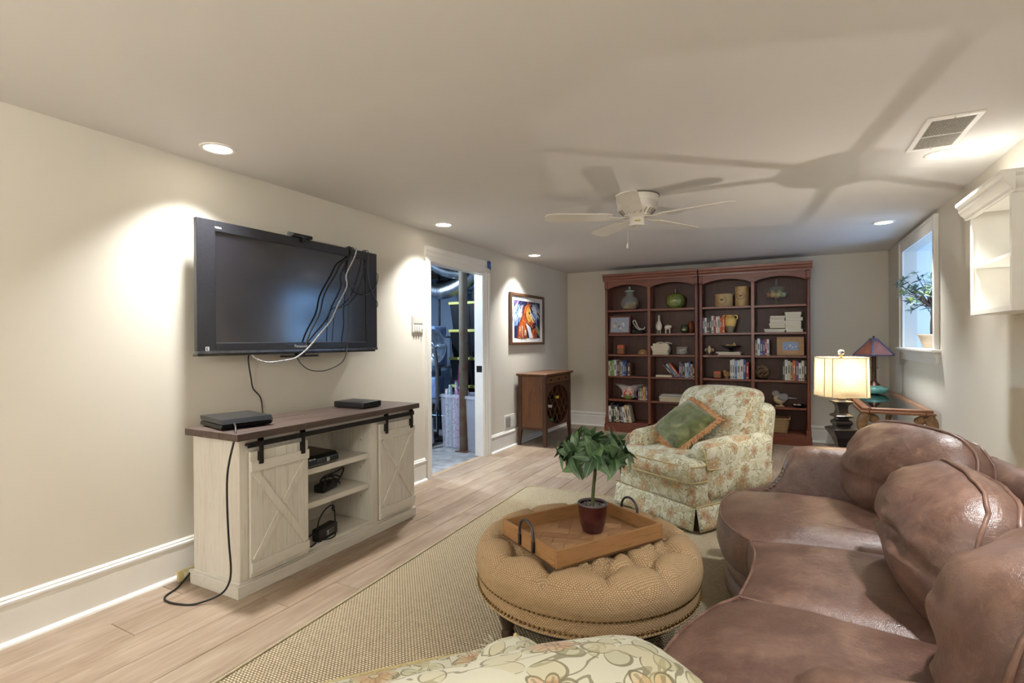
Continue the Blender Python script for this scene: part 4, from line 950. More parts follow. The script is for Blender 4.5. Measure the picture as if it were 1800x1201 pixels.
crock('wide low tan stoneware crock with a black wreath emblem', 1272.5, .112, .165)
crock('tall tan stoneware crock with a black wreath emblem', 1304.5, .083, .25)
# covered glass compote with fruit
cp_ = thing('glass_compote', 'covered glass pedestal compote full of yellow and green fruit', 'compote', (at(1365), 7.14, ZS(0)))
MB().lathe([(.05, 0), (.052, .004), (.02, .012), (.012, .03), (.02, .045), (.012, .055), (.03, .068), (.09, .09), (.125, .125), (.128, .15), (.124, .15), (.12, .128), (.085, .095), (.03, .076), (.001, .074)], 32).build('bowl', CLEAR, cp_, smooth=50)
MB().lathe([(.132, .152), (.10, .162), (.09, .20), (.09, .21), (.115, .214), (.115, .218), (.06, .225), (.03, .24), (.012, .25), (.010, .262), (.022, .285), (.012, .305), (.004, .325), (.001, .33)], 28).build('lid', CLEAR, cp_, smooth=40)
for k, (dx, dy, dz, mi) in enumerate(((-.08, -.03, .098, 2), (-.035, -.06, .095, 0), (.02, -.06, .095, 0), (.075, -.03, .098, 1), (.06, .04, .1, 1), (-.05, .05, .1, 0), (0, 0, .08, 2), (.0, .06, .1, 1), (.035, -.01, .135, 1), (-.035, 0, .135, 0))):
    fruit('%s fruit inside the covered glass compote' % ['yellow', 'green', 'orange'][mi], (at(1365)+dx, 7.14+dy, ZS(0)+dz), .03, mi, 'fruit in the compote')
# photo frames
def frame(label, px0, px1, h, r, mat, bw, Y, pic_cols, tilt=-8, rz=0, mount=None):
    xa, xb = bxp(px0, Y), bxp(px1, Y); w = xb-xa; t = thing('photo_frame', label, 'photo frame', ((xa+xb)/2, Y, ZS(r)+.001)); t.rotation_euler = (R(tilt), 0, R(rz))
    for (a, b, c_, d) in ((-w/2, -w/2+bw, 0, h), (w/2-bw, w/2, 0, h), (-w/2+bw, w/2-bw, 0, bw), (-w/2+bw, w/2-bw, h-bw, h)): MB().box(a, b, -.009, .009, c_, d).build('frame_rail', mat, t, bevel=.002)
    MB().box(-w/2+bw, w/2-bw, .0, .006, bw, h-bw).build('backing', PC((60, 50, 44)), t)
    p = MB(); g = random.Random(int(px0)); p.mi = 0; p.box(-w/2+bw, w/2-bw, -.003, 0, bw, h-bw)
    iw, ih = w-2*bw, h-2*bw
    for i in range(11):
        u, v = g.gauss(.5, .2), g.gauss(.42, .13); rr_ = g.uniform(.05, .1); p.mi = 1+i % (len(pic_cols)-1)
        cx, cz = -w/2+bw+min(.85, max(.15, u))*iw, bw+min(.8, max(.15, v))*ih
        n = 9; p.add([(cx+rr_*iw*.7*math.cos(2*PI*q/n), -.0034-.0001*i, cz+rr_*ih*1.1*math.sin(2*PI*q/n)) for q in range(n)], [tuple(range(n))])
    p.build('photo', [PC(c_, .3) for c_ in pic_cols], t)
    MB().obox((0, .03, h*.36), (.04, .004, h*.75), (R(-14), 0, 0)).build('easel_back', PC((50, 42, 38)), t)
    return t
frame('dark red wooden photo frame showing a group portrait', 1070.5, 1108, .255, 1, CH, .022, 7.06, [(168, 178, 196), (214, 200, 190), (120, 130, 150), (226, 222, 220), (190, 160, 140)])
frame('wide light oak photo frame with a small seaside picture', 1365.5, 1413.5, .225, 2, wood('oak_frame', (182, 144, 98), (158, 120, 78), 'x', 20, rough=.5), .062, 7.06, [(140, 164, 196), (232, 226, 224), (226, 190, 180), (90, 110, 150)])
# black strap bundle
sb_ = thing('strap_bundle', 'tangle of black leads and a white strap in front of the red photo frame', 'cable', (at(1120, 7.04), 7.045, ZS(1)))
MB().rbox((.0, .03, .03), (.16, .09, .06), .025, 7, fn=lambda q: q+Vector((0, 0, .02*mnoise.noise(q*20)))).build('pouch', BLACK, sb_, smooth=60)
MB().tube(spline([(-.06, 0, .17), (-.03, -.01, .185), (0, -.02, .13), (.03, -.03, .08), (.09, -.03, .06), (.11, -.02, .09)], 6), .007, 6).build('white_strap', PC((224, 222, 216), .5), sb_, smooth=60)
MB().tube(spline([(-.06, 0, .17), (-.045, -.015, .14), (.01, -.03, .07), (.06, -.04, .05)], 6), .006, 6).build('white_strap', PC((224, 222, 216), .5), sb_, smooth=60)
for k in range(4):
    g = random.Random(k+3); MB().tube(spline([(g.uniform(-.12, .12), g.uniform(-.04, .05), g.uniform(.006, .02 if q % 2 else .11)) for q in range(6)], 6), .004, 6).build('lead', RUBBER, sb_, smooth=60)
# goose and sheep figures, green pot, amber vase
WH = M('white_ceramic', (222, 214, 198), (206, 196, 178), 14, rough=.4)
gs = thing('goose_figurine', 'white ceramic goose figurine with upright neck', 'figurine', (at(1158.5), 7.12, ZS(1)))
MB().lathe([(.001, .045), (.03, .05), (.042, .085), (.04, .125), (.024, .16), (.013, .185), (.011, .215), (.014, .228), (.016, .24), (.012, .252), (.001, .257)], 20).build('body', WH, gs, smooth=60)
MB().cyl((0, -.01, .238), (0, -.035, .232), .007, .002, 8).build('beak', PC((196, 140, 70)), gs)
for s_ in (-1, 1):
    MB().cyl((s_*.016, 0, .008), (s_*.015, 0, .06), .008, n=8).build('leg', WH, gs, smooth=40); MB().rbox((s_*.018, -.008, .005), (.022, .035, .01), .004, 7).build('foot', WH, gs, smooth=60)
shp = thing('sheep_figurine', 'white woolly ceramic sheep figurine', 'figurine', (at(1174), 7.12, ZS(1)))
q = MB().ball((0, 0, .085), (.045, .028, .034), 10).xf(lambda p: p+Vector((1, 1, 1))*.004*mnoise.noise(p*90)); q.build('body', WH, shp, smooth=90)
MB().ball((.04, -.012, .092), (.016, .018, .02), 8).build('head', WH, shp, smooth=90)
for sx in (-1, 1):
    for sy in (-1, 1): MB().cyl((sx*.026, sy*.014, 0), (sx*.024, sy*.014, .07), .008, n=8).build('leg', WH, shp, smooth=40)
gp = thing('green_pot', 'small round dark green pot with a leaf motif', 'pot', (at(1204), 7.11, ZS(1)))
MB().lathe([(.03, 0), (.05, .02), (.057, .055), (.05, .09), (.034, .108), (.03, .115), (.026, .112), (.03, .1), (.04, .07), (.001, .06)], 28).build('body', M('dark_green_glaze', (66, 82, 58), (48, 62, 42), 20, rough=.25, coat=.4), gp, smooth=50)
MB().add([(-.028, -.0572, .045), (0, -.0578, .033), (.03, -.0572, .05), (0, -.0578, .062)], [(0, 1, 2, 3)]).build('leaf_motif', PC((170, 160, 110)), gp)
av = thing('amber_vase', 'small amber vase tucked at the bookcase side behind the green pot', 'vase', (at(1214, 7.2), 7.2, ZS(1)))
MB().lathe([(.025, 0), (.045, .03), (.05, .08), (.035, .13), (.022, .15), (.026, .165), (.02, .165), (.001, .15)], 24).build('body', M('amber_glaze', (150, 84, 50), (120, 60, 36), 12, rough=.25, coat=.4), av, smooth=50)
# yellow two-handled jug
jg = thing('yellow_jug', 'two-handled yellow glazed jug with bare grey foot', 'jug', (at(1283, 7.08), 7.08, ZS(1)))
ky = NT('half_glaze'); v = ky.coord('Object'); sp_ = ky.n('ShaderNodeSeparateXYZ'); ky.l(v, sp_.inputs[0])
zz = ky.math('ADD', sp_.outputs[2], ky.math('MULTIPLY', ky.noise(v, 14, 2), .05)); ky.l(ky.ramp(ky.math('GREATER_THAN', zz, .105), (0, (138, 126, 108)), (1, (222, 184, 98))), ky.b.inputs['Base Color']); ky.set(Roughness=.3, Coat_Weight=.3)
MB().lathe([(.038, 0), (.045, .01), (.062, .08), (.078, .14), (.076, .17), (.058, .20), (.042, .21), (.042, .222), (.048, .226), (.044, .228), (.038, .222), (.038, .205), (.001, .2)], 32).build('body', ky.m, jg, smooth=50)
for s_ in (-1, 1): MB().tube(spline([(s_*.042, 0, .214), (s_*.07, 0, .22), (s_*.087, 0, .205), (s_*.085, 0, .18), (s_*.07, 0, .168)], 5), .008, 8).build('handle', ky.m, jg, smooth=60)
# small green fruit sprig on the stacked books
sg = thing('potted_sprig', 'tiny green and rust sprig tucked behind the book piles', 'plant', (at(1377, 7.22), 7.22, ZS(1)))
MB().lathe([(.025, 0), (.03, .06), (.028, .12), (.02, .16), (.001, .16)], 16).build('pot', M('amber_glaze2', (120, 80, 56), None, 12, rough=.4), sg, smooth=50)
for k in range(9):
    g = random.Random(k); a = g.uniform(0, 6.3); MB().ball((.025*math.cos(a), .02*math.sin(a), .175+g.uniform(-.01, .05)), (.016, .012, .02), 6).build('leaf', PC([(96, 104, 60), (150, 84, 52)][k % 2], .6), sg, smooth=90)
# candle on tray, tan shell dome
def candle(label, px, r, w, h, Y=7.10):
    tr_ = tag(MB().lathe([(.001, 0), (.075, 0), (.085, .008), (.08, .008), (.07, .004), (.001, .004)], 28, sx=1.1, sy=.8).build('candle_tray', BLACK, loc=(at(px, Y), Y, ZS(r)), smooth=40), 'thin black tray under the ' + label, 'tray')
    kc = NT('layered_wax'); sz = kc.n('ShaderNodeSeparateXYZ'); v = kc.coord('Object'); kc.l(v, sz.inputs[0]); f = kc.math('ADD', kc.math('DIVIDE', sz.outputs[2], h), kc.math('MULTIPLY', kc.noise(v, 40, 2), .1))
    kc.l(kc.ramp(f, (.2, (176, 98, 58)), (.36, (130, 92, 52)), (.62, (146, 96, 48)), (.8, (198, 92, 50))), kc.b.inputs['Base Color']); kc.set(Roughness=.5)
    c_ = thing('pillar_candle', label, 'candle', (at(px, Y), Y, ZS(r)+.0045)); MB().box(-w/2, w/2, -w/2, w/2, 0, h).build('wax', kc.m, c_, bevel=.003); MB().cyl((0, 0, h), (0, 0, h+.006), .0015, n=5).build('wick', BLACK, c_)
candle('tall orange layered square candle', 1092, 2, .088, .125)
candle('short orange layered square candle', 1261, 3, .085, .085)
dm = thing('shell_dome', 'tan dome shaped spiny shell ornament at the divider', 'ornament', (at(1131.5), 7.10, ZS(2)))
MB().lathe([(.085, 0), (.08, .025), (.06, .055), (.03, .07), (.001, .074)], 28, sx=.9, sy=.8).build('shell', M('tan_shell', (178, 140, 96), (146, 108, 68), 40, rough=.6, bump=.6, bscale=160), dm, smooth=60)
MB().ball((.0, -.055, .02), (.022, .022, .018), 7).build('snout', M('tan_shell2', (196, 164, 120), None, 30, rough=.6), dm, smooth=90)
# square glass bowl with shells
sqb = thing('glass_bowl', 'square clear glass bowl heaped with pale shells', 'bowl', (at(1199.5), 7.12, ZS(2)))
b_ = MB(); w, h = .068, .105
b_.box(-w, w, -w, w, 0, .006).box(-w, -w+.005, -w, w, .006, h).box(w-.005, w, -w, w, .006, h).box(-w+.005, w-.005, -w, -w+.005, .006, h).box(-w+.005, w-.005, w-.005, w, .006, h); b_.build('glass', CLEAR, sqb, bevel=.002)
SHM = [M('shell_a', (224, 210, 190), (196, 176, 150), 30, rough=.4), M('shell_b', (206, 186, 160), (170, 146, 120), 30, rough=.4)]
g = random.Random(9)
for k in range(14):
    s_ = tag(MB().lathe([(.001, 0), (.015, .004), (.02, .012), (.014, .022), (.004, .03), (.001, .031)], 12, lobes=6, la=.1).build('sea_shell', SHM[k % 2], loc=(at(1199.5)+g.uniform(-.042, .042), 7.12+g.uniform(-.042, .042), ZS(2)+.012+.019*(k//5)), rot=(g.uniform(-.6, .6), g.uniform(-.6, .6), g.uniform(0, 6)), smooth=60), ['cream ribbed shell in the square glass bowl', 'tan ribbed shell in the square glass bowl'][k % 2], 'shell', 'shells in the glass bowl')
# fleur-de-lis, pedestal bowl with pears
fd = thing('fleur_plaque', 'small cream fleur-de-lis ornament on a dark diamond plaque', 'ornament', (at(1247), 7.11, ZS(2)))
MB().prism([(0, .0), (.058, .062), (0, .135), (-.058, .062)], 'y', .0, .012).build('plaque', M('plaque_brown', (96, 66, 46), (70, 46, 32), 20, rough=.5), fd, bevel=.002)
CR = M('antique_cream', (222, 206, 172), (190, 168, 130), 30, rough=.5)
MB().prism([(0, .125), (.014, .10), (.018, .08), (.008, .05), (.012, .015), (-.012, .015), (-.008, .05), (-.018, .08), (-.014, .10)], 'y', -.007, .0).build('centre_petal', CR, fd, bevel=.003)
for s_ in (-1, 1): MB().tube(spline([(s_*.006, -.002, .04), (s_*.02, -.002, .07), (s_*.04, -.002, .078), (s_*.05, -.002, .062), (s_*.042, -.002, .05)], 5), [.006]*12+[.009]*9, 7).build('side_petal', CR, fd, smooth=60)
MB().box(-.022, .022, -.008, .0, .042, .052).build('band', CR, fd)
MB().box(-.03, .03, .0, .04, -.0, .006).build('foot', M('plaque_brown2', (80, 54, 38), None, 20), fd)
pbx = at(1285, 7.08); pb = thing('pedestal_bowl', 'black flared pedestal bowl standing on two flat books', 'bowl', (pbx, 7.09, ZS(2)+.042))
MB().lathe([(.04, 0), (.042, .004), (.018, .012), (.016, .022), (.05, .035), (.10, .06), (.125, .075), (.123, .078), (.095, .064), (.045, .042), (.001, .036)], 36).build('bowl', BLACKG, pb, smooth=50)
for k, (dx, dy, a) in enumerate(((-.035, -.02, .2), (.035, -.01, .9), (.0, .04, 2.2))):
    pr_ = thing('pear', ['small tan pear lying in the black pedestal bowl', 'upright tan pear in the black pedestal bowl', 'tan pear at the back of the black pedestal bowl'][k], 'pear', (pbx+dx, 7.09+dy, ZS(2)+.042+.045), a, 'pears in the pedestal bowl')
    p_ = MB().lathe([(.001, 0), (.018, .003), (.027, .02), (.026, .035), (.016, .055), (.01, .068), (.001, .073)], 16)
    if k != 1: p_.xf(lambda p: Vector((p.z-.03, p.y, p.x+.026)))
    p_.build('flesh', M('tan_pear', (206, 176, 110), (178, 140, 80), 10, rough=.4), pr_, smooth=80)
    MB().cyl((0, 0, .07) if k == 1 else (.04, 0, .026), (.003, 0, .085) if k == 1 else (.054, 0, .03), .0018, n=5).build('stem', PC((70, 50, 34)), pr_)
# small bird, vine ball, big bird, dish
def bird(label, px, Y, r, s, cols_, face):
    t = thing('bird_figurine', label, 'figurine', (at(px, Y), Y, ZS(r)), face)
    # local: beak toward -x
    B = MB().ball((0, 0, .085), (.075, .055, .062), 12).xf(lambda p: Vector((p.x, p.y*(1-.25*max(0, p.x/.075)), p.z+.35*max(0, p.x)*1))); 
    kb_ = NT('bird_paint'); v = kb_.coord('Object'); sx = kb_.n('ShaderNodeSeparateXYZ'); kb_.l(v, sx.inputs[0])
    f = kb_.math('ADD', kb_.math('ADD', kb_.math('MULTIPLY', sx.outputs[2], 6/s), kb_.math('MULTIPLY', sx.outputs[0], 5/s)), kb_.math('MULTIPLY', kb_.noise(v, 20/s, 3), .3))
    kb_.l(kb_.ramp(f, (.45, cols_[0]), (.85, cols_[1])), kb_.b.inputs['Base Color']); kb_.set(Roughness=.5)
    sc = lambda m_: m_.xf(lambda p: p*s)
    sc(B).build('body', kb_.m, t, smooth=120)
    sc(MB().ball((-.05, 0, .145), (.04, .036, .038), 10)).build('head', kb_.m, t, smooth=120)
    sc(MB().cyl((-.083, 0, .145), (-.105, 0, .138), .008, .001, 8)).build('beak', PC((90, 80, 66)), t)
    sc(MB().add([(.05, -.03, .115), (.05, .03, .115), (.16, .018, .10), (.16, -.018, .10), (.05, -.025, .095), (.05, .025, .095), (.16, .016, .094), (.16, -.016, .094)], [(0, 1, 2, 3), (7, 6, 5, 4), (0, 4, 5, 1), (1, 5, 6, 2), (2, 6, 7, 3), (3, 7, 4, 0)])).build('tail', kb_.m, t)
    for s2 in (-1, 1):
        sc(MB().ball((-.066, s2*.029, .152), .005, 6)).build('eye', BLACK, t, smooth=90)
        sc(MB().ball((.02, s2*.05, .10), (.055, .012, .03), 8)).build('wing', PC(cols_[2], .6), t, smooth=90)
        sc(MB().cyl((.0, s2*.018, 0), (.0, s2*.016, .04), .012, n=8)).build('leg', PC(cols_[0], .6), t)
    sc(MB().rbox((-.01, 0, .006), (.09, .06, .012), .005, 7)).build('foot', PC(cols_[0], .6), t, smooth=60)
    return t
bird('large cream and grey bird figurine standing alone', 1372, 7.10, 4, 1.08, [(206, 186, 146), (150, 146, 146), (132, 130, 132)], R(0))
bird('small tan bird figure beside the short square candle', 1278, 7.09, 3, .60, [(190, 156, 104), (170, 134, 84), (160, 124, 76)], R(-20))
vb_ = thing('vine_ball', 'openwork twisted vine ball on a dark flat base', 'ornament', (at(1339), 7.12, ZS(3)))
g = random.Random(4); VM = M('vine', (150, 122, 92), (112, 86, 62), 30, rough=.7)
for k in range(9):
    ax = Vector((g.gauss(0, 1), g.gauss(0, 1), g.gauss(0, 1))).normalized(); u = ax.orthogonal().normalized(); w = ax.cross(u); rr_ = .076+.004*(k % 3)
    MB().tube([Vector((0, 0, .10))+u*(rr_*math.cos(q*PI/14))+w*(rr_*math.sin(q*PI/14)) for q in range(28)], .0045, 6, True).build('vine', VM, vb_, smooth=60)
MB().lathe([(.001, 0), (.07, 0), (.075, .006), (.06, .016), (.001, .016)], 28).build('base', BLACK, vb_, smooth=40)
ds = thing('black_dish', 'shallow black dish with a few pale shells beside the large bird', 'dish', (at(1404, 7.10), 7.10, ZS(4)))
MB().lathe([(.04, 0), (.06, .008), (.095, .03), (.093, .032), (.055, .013), (.001, .01)], 32).build('dish', BLACKG, ds, smooth=50)
for k, (dx, dy) in enumerate(((-.05, -.01), (-.02, -.02), (.0, .02))):
    tag(MB().lathe([(.001, 0), (.014, .004), (.02, .012), (.012, .022), (.001, .028)], 12, lobes=6, la=.1).build('sea_shell', SHM[k % 2], loc=(at(1404, 7.1)+dx, 7.10+dy, ZS(4)+.014), rot=(.4*k, .5, k), smooth=60), 'pale shell lying in the shallow black dish', 'shell', 'shells in the black dish')
# bowl of sweets in clear film
cb_ = thing('candy_bowl', 'green bowl of orange sweets wrapped in crinkled clear film', 'bowl', (at(1105, 7.09), 7.09, ZS(4)))
MB().lathe([(.035, 0), (.05, .008), (.08, .04), (.088, .055), (.084, .055), (.07, .03), (.001, .015)], 28).build('bowl', M('lime_bowl', (140, 164, 84), (118, 142, 66), 14, rough=.35), cb_, smooth=50)
kf = M('candy_mix', (198, 84, 44), (232, 214, 200), 22, rough=.3, coat=.6, lo=.48, hi=.6)
MB().ball((0, 0, .10), (.085, .07, .075), 12).xf(lambda p: p+Vector((1, .5, 1))*.012*mnoise.noise(p*22)).build('sweets', kf, cb_, smooth=90)
film = NT('crinkled_film'); film.set(Base_Color=(.9, .9, .9, 1), Roughness=.12, Alpha=.3, Specular_IOR_Level=.9); film.bump(film.noise(film.coord('Object'), 40, 3), .9, .01)
def flm(u, v):
    a = 2*PI*u; rr_ = (.09+.06*(v-.3)**2*4*abs(math.cos(a))**2)*(1+.12*math.sin(7*a)); return (rr_*math.cos(a), rr_*math.sin(a)*.7, .03+.15*v+.03*v*abs(math.cos(a)))
MB().grid(flm, 40, 8, True).build('film_wrap', film.m, cb_, smooth=60)
# baskets
BK = NT('woven_basket'); v = BK.coord('Object'); wv = BK.n('ShaderNodeTexWave'); wv.inputs['Scale'].default_value = 22; wv.inputs['Distortion'].default_value = 4; wv.bands_direction = 'Z'; BK.l(v, wv.inputs['Vector'])
BK.l(BK.ramp(wv.outputs[0], (.1, (110, 78, 48)), (.6, (186, 150, 100)), (.9, (206, 172, 120))), BK.b.inputs['Base Color']); BK.set(Roughness=.75); BK.bump(wv.outputs[0], .8, .006); BK = BK.m
def basket(label, px0, px1, h, Y):
    xa, xb = bxp(px0, Y-.1), bxp(px1, Y-.1); w = (xb-xa)/2; t = thing('wicker_basket', label, 'basket', ((xa+xb)/2, Y, ZS(5)))
    def f(u, v):
        a = 2*PI*u; k = .82+.18*v; e = .5; c_, s_ = math.cos(a), math.sin(a)
        wob = 1+.012*math.sin(a*44+PI*round(v*14))
        return (math.copysign(abs(c_)**e, c_)*w*k*wob, math.copysign(abs(s_)**e, s_)*.13*k*wob, h*v)
    MB().grid(f, 88, 15, True).add([(-w*.8, -.1, .002), (w*.8, -.1, .002), (w*.8, .1, .002), (-w*.8, .1, .002)], [(0, 1, 2, 3)]).build('weave', BK, t, smooth=30).modifiers.new('t', 'SOLIDIFY').thickness = .006
    MB().tube([Vector(f(q/48, 1)) for q in range(48)], .009, 8, True).build('rim', BK, t, smooth=60)
    for s_ in (-1, 1): MB().tube(spline([(s_*w*.98, -.05, h), (s_*w*.99, -.04, h+.03), (s_*w*.99, .04, h+.03), (s_*w*.98, .05, h)], 5), .007, 7).build('handle', BK, t, smooth=60)
basket('tan wicker basket on the bottom shelf below the large bird', 1338, 1388, .17, 7.14)
basket('tan wicker basket half hidden behind the armchair back', 1182, 1222, .2, 7.14)

# ================================================================ TEXTILES
def weave_mat(name, light, mid, dark, pitch, coord='Object', strength=.9, var=None):
    k = NT(name); v = k.coord(coord); s = k.n('ShaderNodeSeparateXYZ'); k.l(v, s.inputs[0])
    a, b = s.outputs[0], s.outputs[1]
    nz = k.noise(v, 3/pitch*.1, 2); wob = k.math('MULTIPLY', k.math('SUBTRACT', nz, .5), .35)
    rowi = k.math('FLOOR', k.math('DIVIDE', b, pitch*.62)); off = k.math('MULTIPLY', k.math('MODULO', rowi, 2), .5)
    fu = k.math('FRACT', k.math('ADD', k.math('ADD', k.math('DIVIDE', a, pitch), off), wob)); fv = k.math('FRACT', k.math('DIVIDE', b, pitch*.62))
    hu = k.math('SINE', k.math('MULTIPLY', fu, PI)); hv = k.math('SINE', k.math('MULTIPLY', fv, PI))
    h = k.math('MULTIPLY', k.math('POWER', hu, .6), k.math('POWER', hv, .5))
    f = k.math('ADD', h, k.math('MULTIPLY', k.math('SUBTRACT', k.noise(v, 60, 2), .5), .35))
    c = k.ramp(f, (.28, dark), (.55, mid), (.9, light))
    if var: c = k.mix(k.math('MULTIPLY', k.noise(v, 5, 3), .5), c, lin(var))
    k.l(c, k.b.inputs['Base Color']); k.set(Roughness=.85, Specular_IOR_Level=.2); k.bump(h, strength, pitch*.3); return k.m
RUGM = weave_mat('sisal_weave', (214, 200, 170), (184, 167, 135), (102, 86, 64), .0165)
ang = math.atan2(-.088, 2.8)
rug = thing('area_rug', 'large beige woven sisal rug under the seating group', 'rug', (0, 0, 0))
RW, RL = 3.05, 4.25; c0 = Vector((-1.975, 4.0, 0)); ry = Vector((math.sin(R(2.0)), -math.cos(R(2.0)), 0)); rx = Vector((math.cos(R(-1.6)), math.sin(R(-1.6))+.07, 0)).normalized()
rug.location = c0; rug.rotation_euler = (0, 0, R(2.0))
# local: x to the right along far edge, -y toward the camera
def rr_poly(w, l, r, n=5):
    pts = []
    for cx, cy, a0 in ((r, -r, PI/2), (r, -l+r, PI), (w-r, -l+r, 3*PI/2), (w-r, -r, 0)):
        for i in range(n+1): pts.append((cx+r*math.cos(a0+PI/2*i/n), cy+r*math.sin(a0+PI/2*i/n)))
    return pts
MB().prism(rr_poly(RW-.03, RL-.03, .05), 'z', .001, .011).xf(lambda p: p+Vector((.015, -.015, 0))).build('pile', RUGM, rug)
bp_ = rr_poly(RW, RL, .06); 
MB().tube([(x, y, .0075) for x, y in bp_], .0065, 6, True).build('binding', M('rug_binding', (190, 176, 146), (172, 158, 128), 60, rough=.85), rug, smooth=60)

def floral(name, base, lines, petals, cores, leafc, scale=1.15):
    k = NT(name); tc = k.n('ShaderNodeTexCoord'); uv = tc.outputs['UV']
    nz = k.n('ShaderNodeTexNoise'); nz.inputs['Scale'].default_value = 9; nz.inputs['Detail'].default_value = 2; k.l(uv, nz.inputs['Vector'])
    sub = k.n('ShaderNodeVectorMath', operation='SUBTRACT'); k.l(nz.outputs['Color'], sub.inputs[0]); sub.inputs[1].default_value = (.5, .5, .5)
    sc = k.n('ShaderNodeVectorMath', operation='SCALE'); k.l(sub.outputs[0], sc.inputs[0]); sc.inputs[3].default_value = .03
    ad = k.n('ShaderNodeVectorMath', operation='ADD'); k.l(uv, ad.inputs[0]); k.l(sc.outputs[0], ad.inputs[1]); P = ad.outputs[0]
    def cells(sca, rnd, off):
        o2 = k.n('ShaderNodeVectorMath', operation='ADD'); k.l(P, o2.inputs[0]); o2.inputs[1].default_value = (off, off*.7, 0)
        vo = k.n('ShaderNodeTexVoronoi', voronoi_dimensions='2D'); vo.inputs['Scale'].default_value = sca; vo.inputs['Randomness'].default_value = rnd; k.l(o2.outputs[0], vo.inputs['Vector'])
        d = k.n('ShaderNodeVectorMath', operation='SUBTRACT'); k.l(o2.outputs[0], d.inputs[0]); k.l(vo.outputs['Position'], d.inputs[1])
        s = k.n('ShaderNodeSeparateXYZ'); k.l(d.outputs[0], s.inputs[0]); cs = k.n('ShaderNodeSeparateColor'); k.l(vo.outputs['Color'], cs.inputs[0])
        an = k.math('ADD', k.math('ARCTAN2', s.outputs[1], s.outputs[0]), k.math('MULTIPLY', cs.outputs[0], 6.28)); ln = k.n('ShaderNodeVectorMath', operation='LENGTH'); k.l(d.outputs[0], ln.inputs[0])
        return an, ln.outputs['Value'], cs
    col = lin(base)
    base_n = k.mix(k.math('MULTIPLY', k.noise(P, 30, 3), .3), col, lin(tuple(x*.88 for x in base)))
    # curling stems
    st = k.math('LESS_THAN', k.math('ABSOLUTE', k.math('SUBTRACT', k.noise(P, 8*scale, 2, .5, 1.2), .5)), .012)
    cur = k.mix(k.math('MULTIPLY', st, .8), base_n, lin(lines))
    # leaves, two layers
    for sca, off, size, lc in ((13*scale, 3.1, .046/scale, leafc[0]), (10.5*scale, 7.7, .055/scale, leafc[1])):
        an, r, cs = cells(sca, .95, off); c = k.math('ABSOLUTE', k.math('COSINE', an)); pr = k.math('MULTIPLY', k.math('POWER', c, 2.2), size)
        dd = k.math('SUBTRACT', pr, r); pres = k.math('GREATER_THAN', cs.outputs[1], .3)
        fill = k.math('MULTIPLY', k.math('GREATER_THAN', dd, 0), pres); edge = k.math('MULTIPLY', k.math('MULTIPLY', k.math('LESS_THAN', k.math('ABSOLUTE', dd), .0022), k.math('GREATER_THAN', r, .006)), pres)
        cur = k.mix(k.math('MULTIPLY', fill, .45), cur, lin(lc)); cur = k.mix(k.math('MULTIPLY', edge, .85), cur, lin(lines))
    # flowers
    for sca, off, size, npt, pi_ in ((5.2*scale, 0.0, .066/scale, 5, 0), (6.5*scale, 11.3, .042/scale, 4, 1)):
        an, r, cs = cells(sca, .85, off); pet = k.math('ABSOLUTE', k.math('COSINE', k.math('MULTIPLY', an, npt)))
        pr = k.math('MULTIPLY', k.math('ADD', k.math('MULTIPLY', k.math('POWER', pet, .6), .5), .5), size); dd = k.math('SUBTRACT', pr, r); pres = k.math('GREATER_THAN', cs.outputs[1], .25 if pi_ == 0 else .45)
        fill = k.math('MULTIPLY', k.math('GREATER_THAN', dd, 0), pres); t = k.math('DIVIDE', r, size)
        pc_ = k.ramp(t, (.12, cores[pi_]), (.35, petals[pi_][0]), (.75, petals[pi_][1]), (1, petals[pi_][2]))
        cur = k.mix(k.math('MULTIPLY', fill, .62), cur, pc_)
        edge = k.math('MULTIPLY', k.math('LESS_THAN', k.math('ABSOLUTE', dd), .002), pres); cur = k.mix(k.math('MULTIPLY', edge, .9), cur, lin(lines))
        ray_ = k.math('MULTIPLY', k.math('MULTIPLY', k.math('GREATER_THAN', pet, .965), k.math('GREATER_THAN', dd, .004)), k.math('MULTIPLY', pres, .55)); cur = k.mix(ray_, cur, lin(lines))
        ring = k.math('MULTIPLY', k.math('LESS_THAN', k.math('ABSOLUTE', k.math('SUBTRACT', r, size*.24)), .0018), pres); cur = k.mix(k.math('MULTIPLY', ring, .8), cur, lin(lines))
    k.l(cur, k.b.inputs['Base Color']); k.set(Roughness=.8, Specular_IOR_Level=.2, Sheen_Weight=.15); k.bump(k.noise(uv, 500, 2), .25, .0008); return k.m
FLORAL = floral('floral_upholstery', (212, 210, 188), (122, 114, 84), [[(190, 136, 96), (206, 170, 124), (210, 196, 154)], [(180, 116, 84), (200, 158, 118), (206, 186, 146)]], [(212, 196, 152), (160, 90, 64)], [(174, 172, 130), (192, 184, 142)])
WELT = M('twisted_welt_cord', (200, 184, 136), (176, 158, 108), 140, rough=.7)

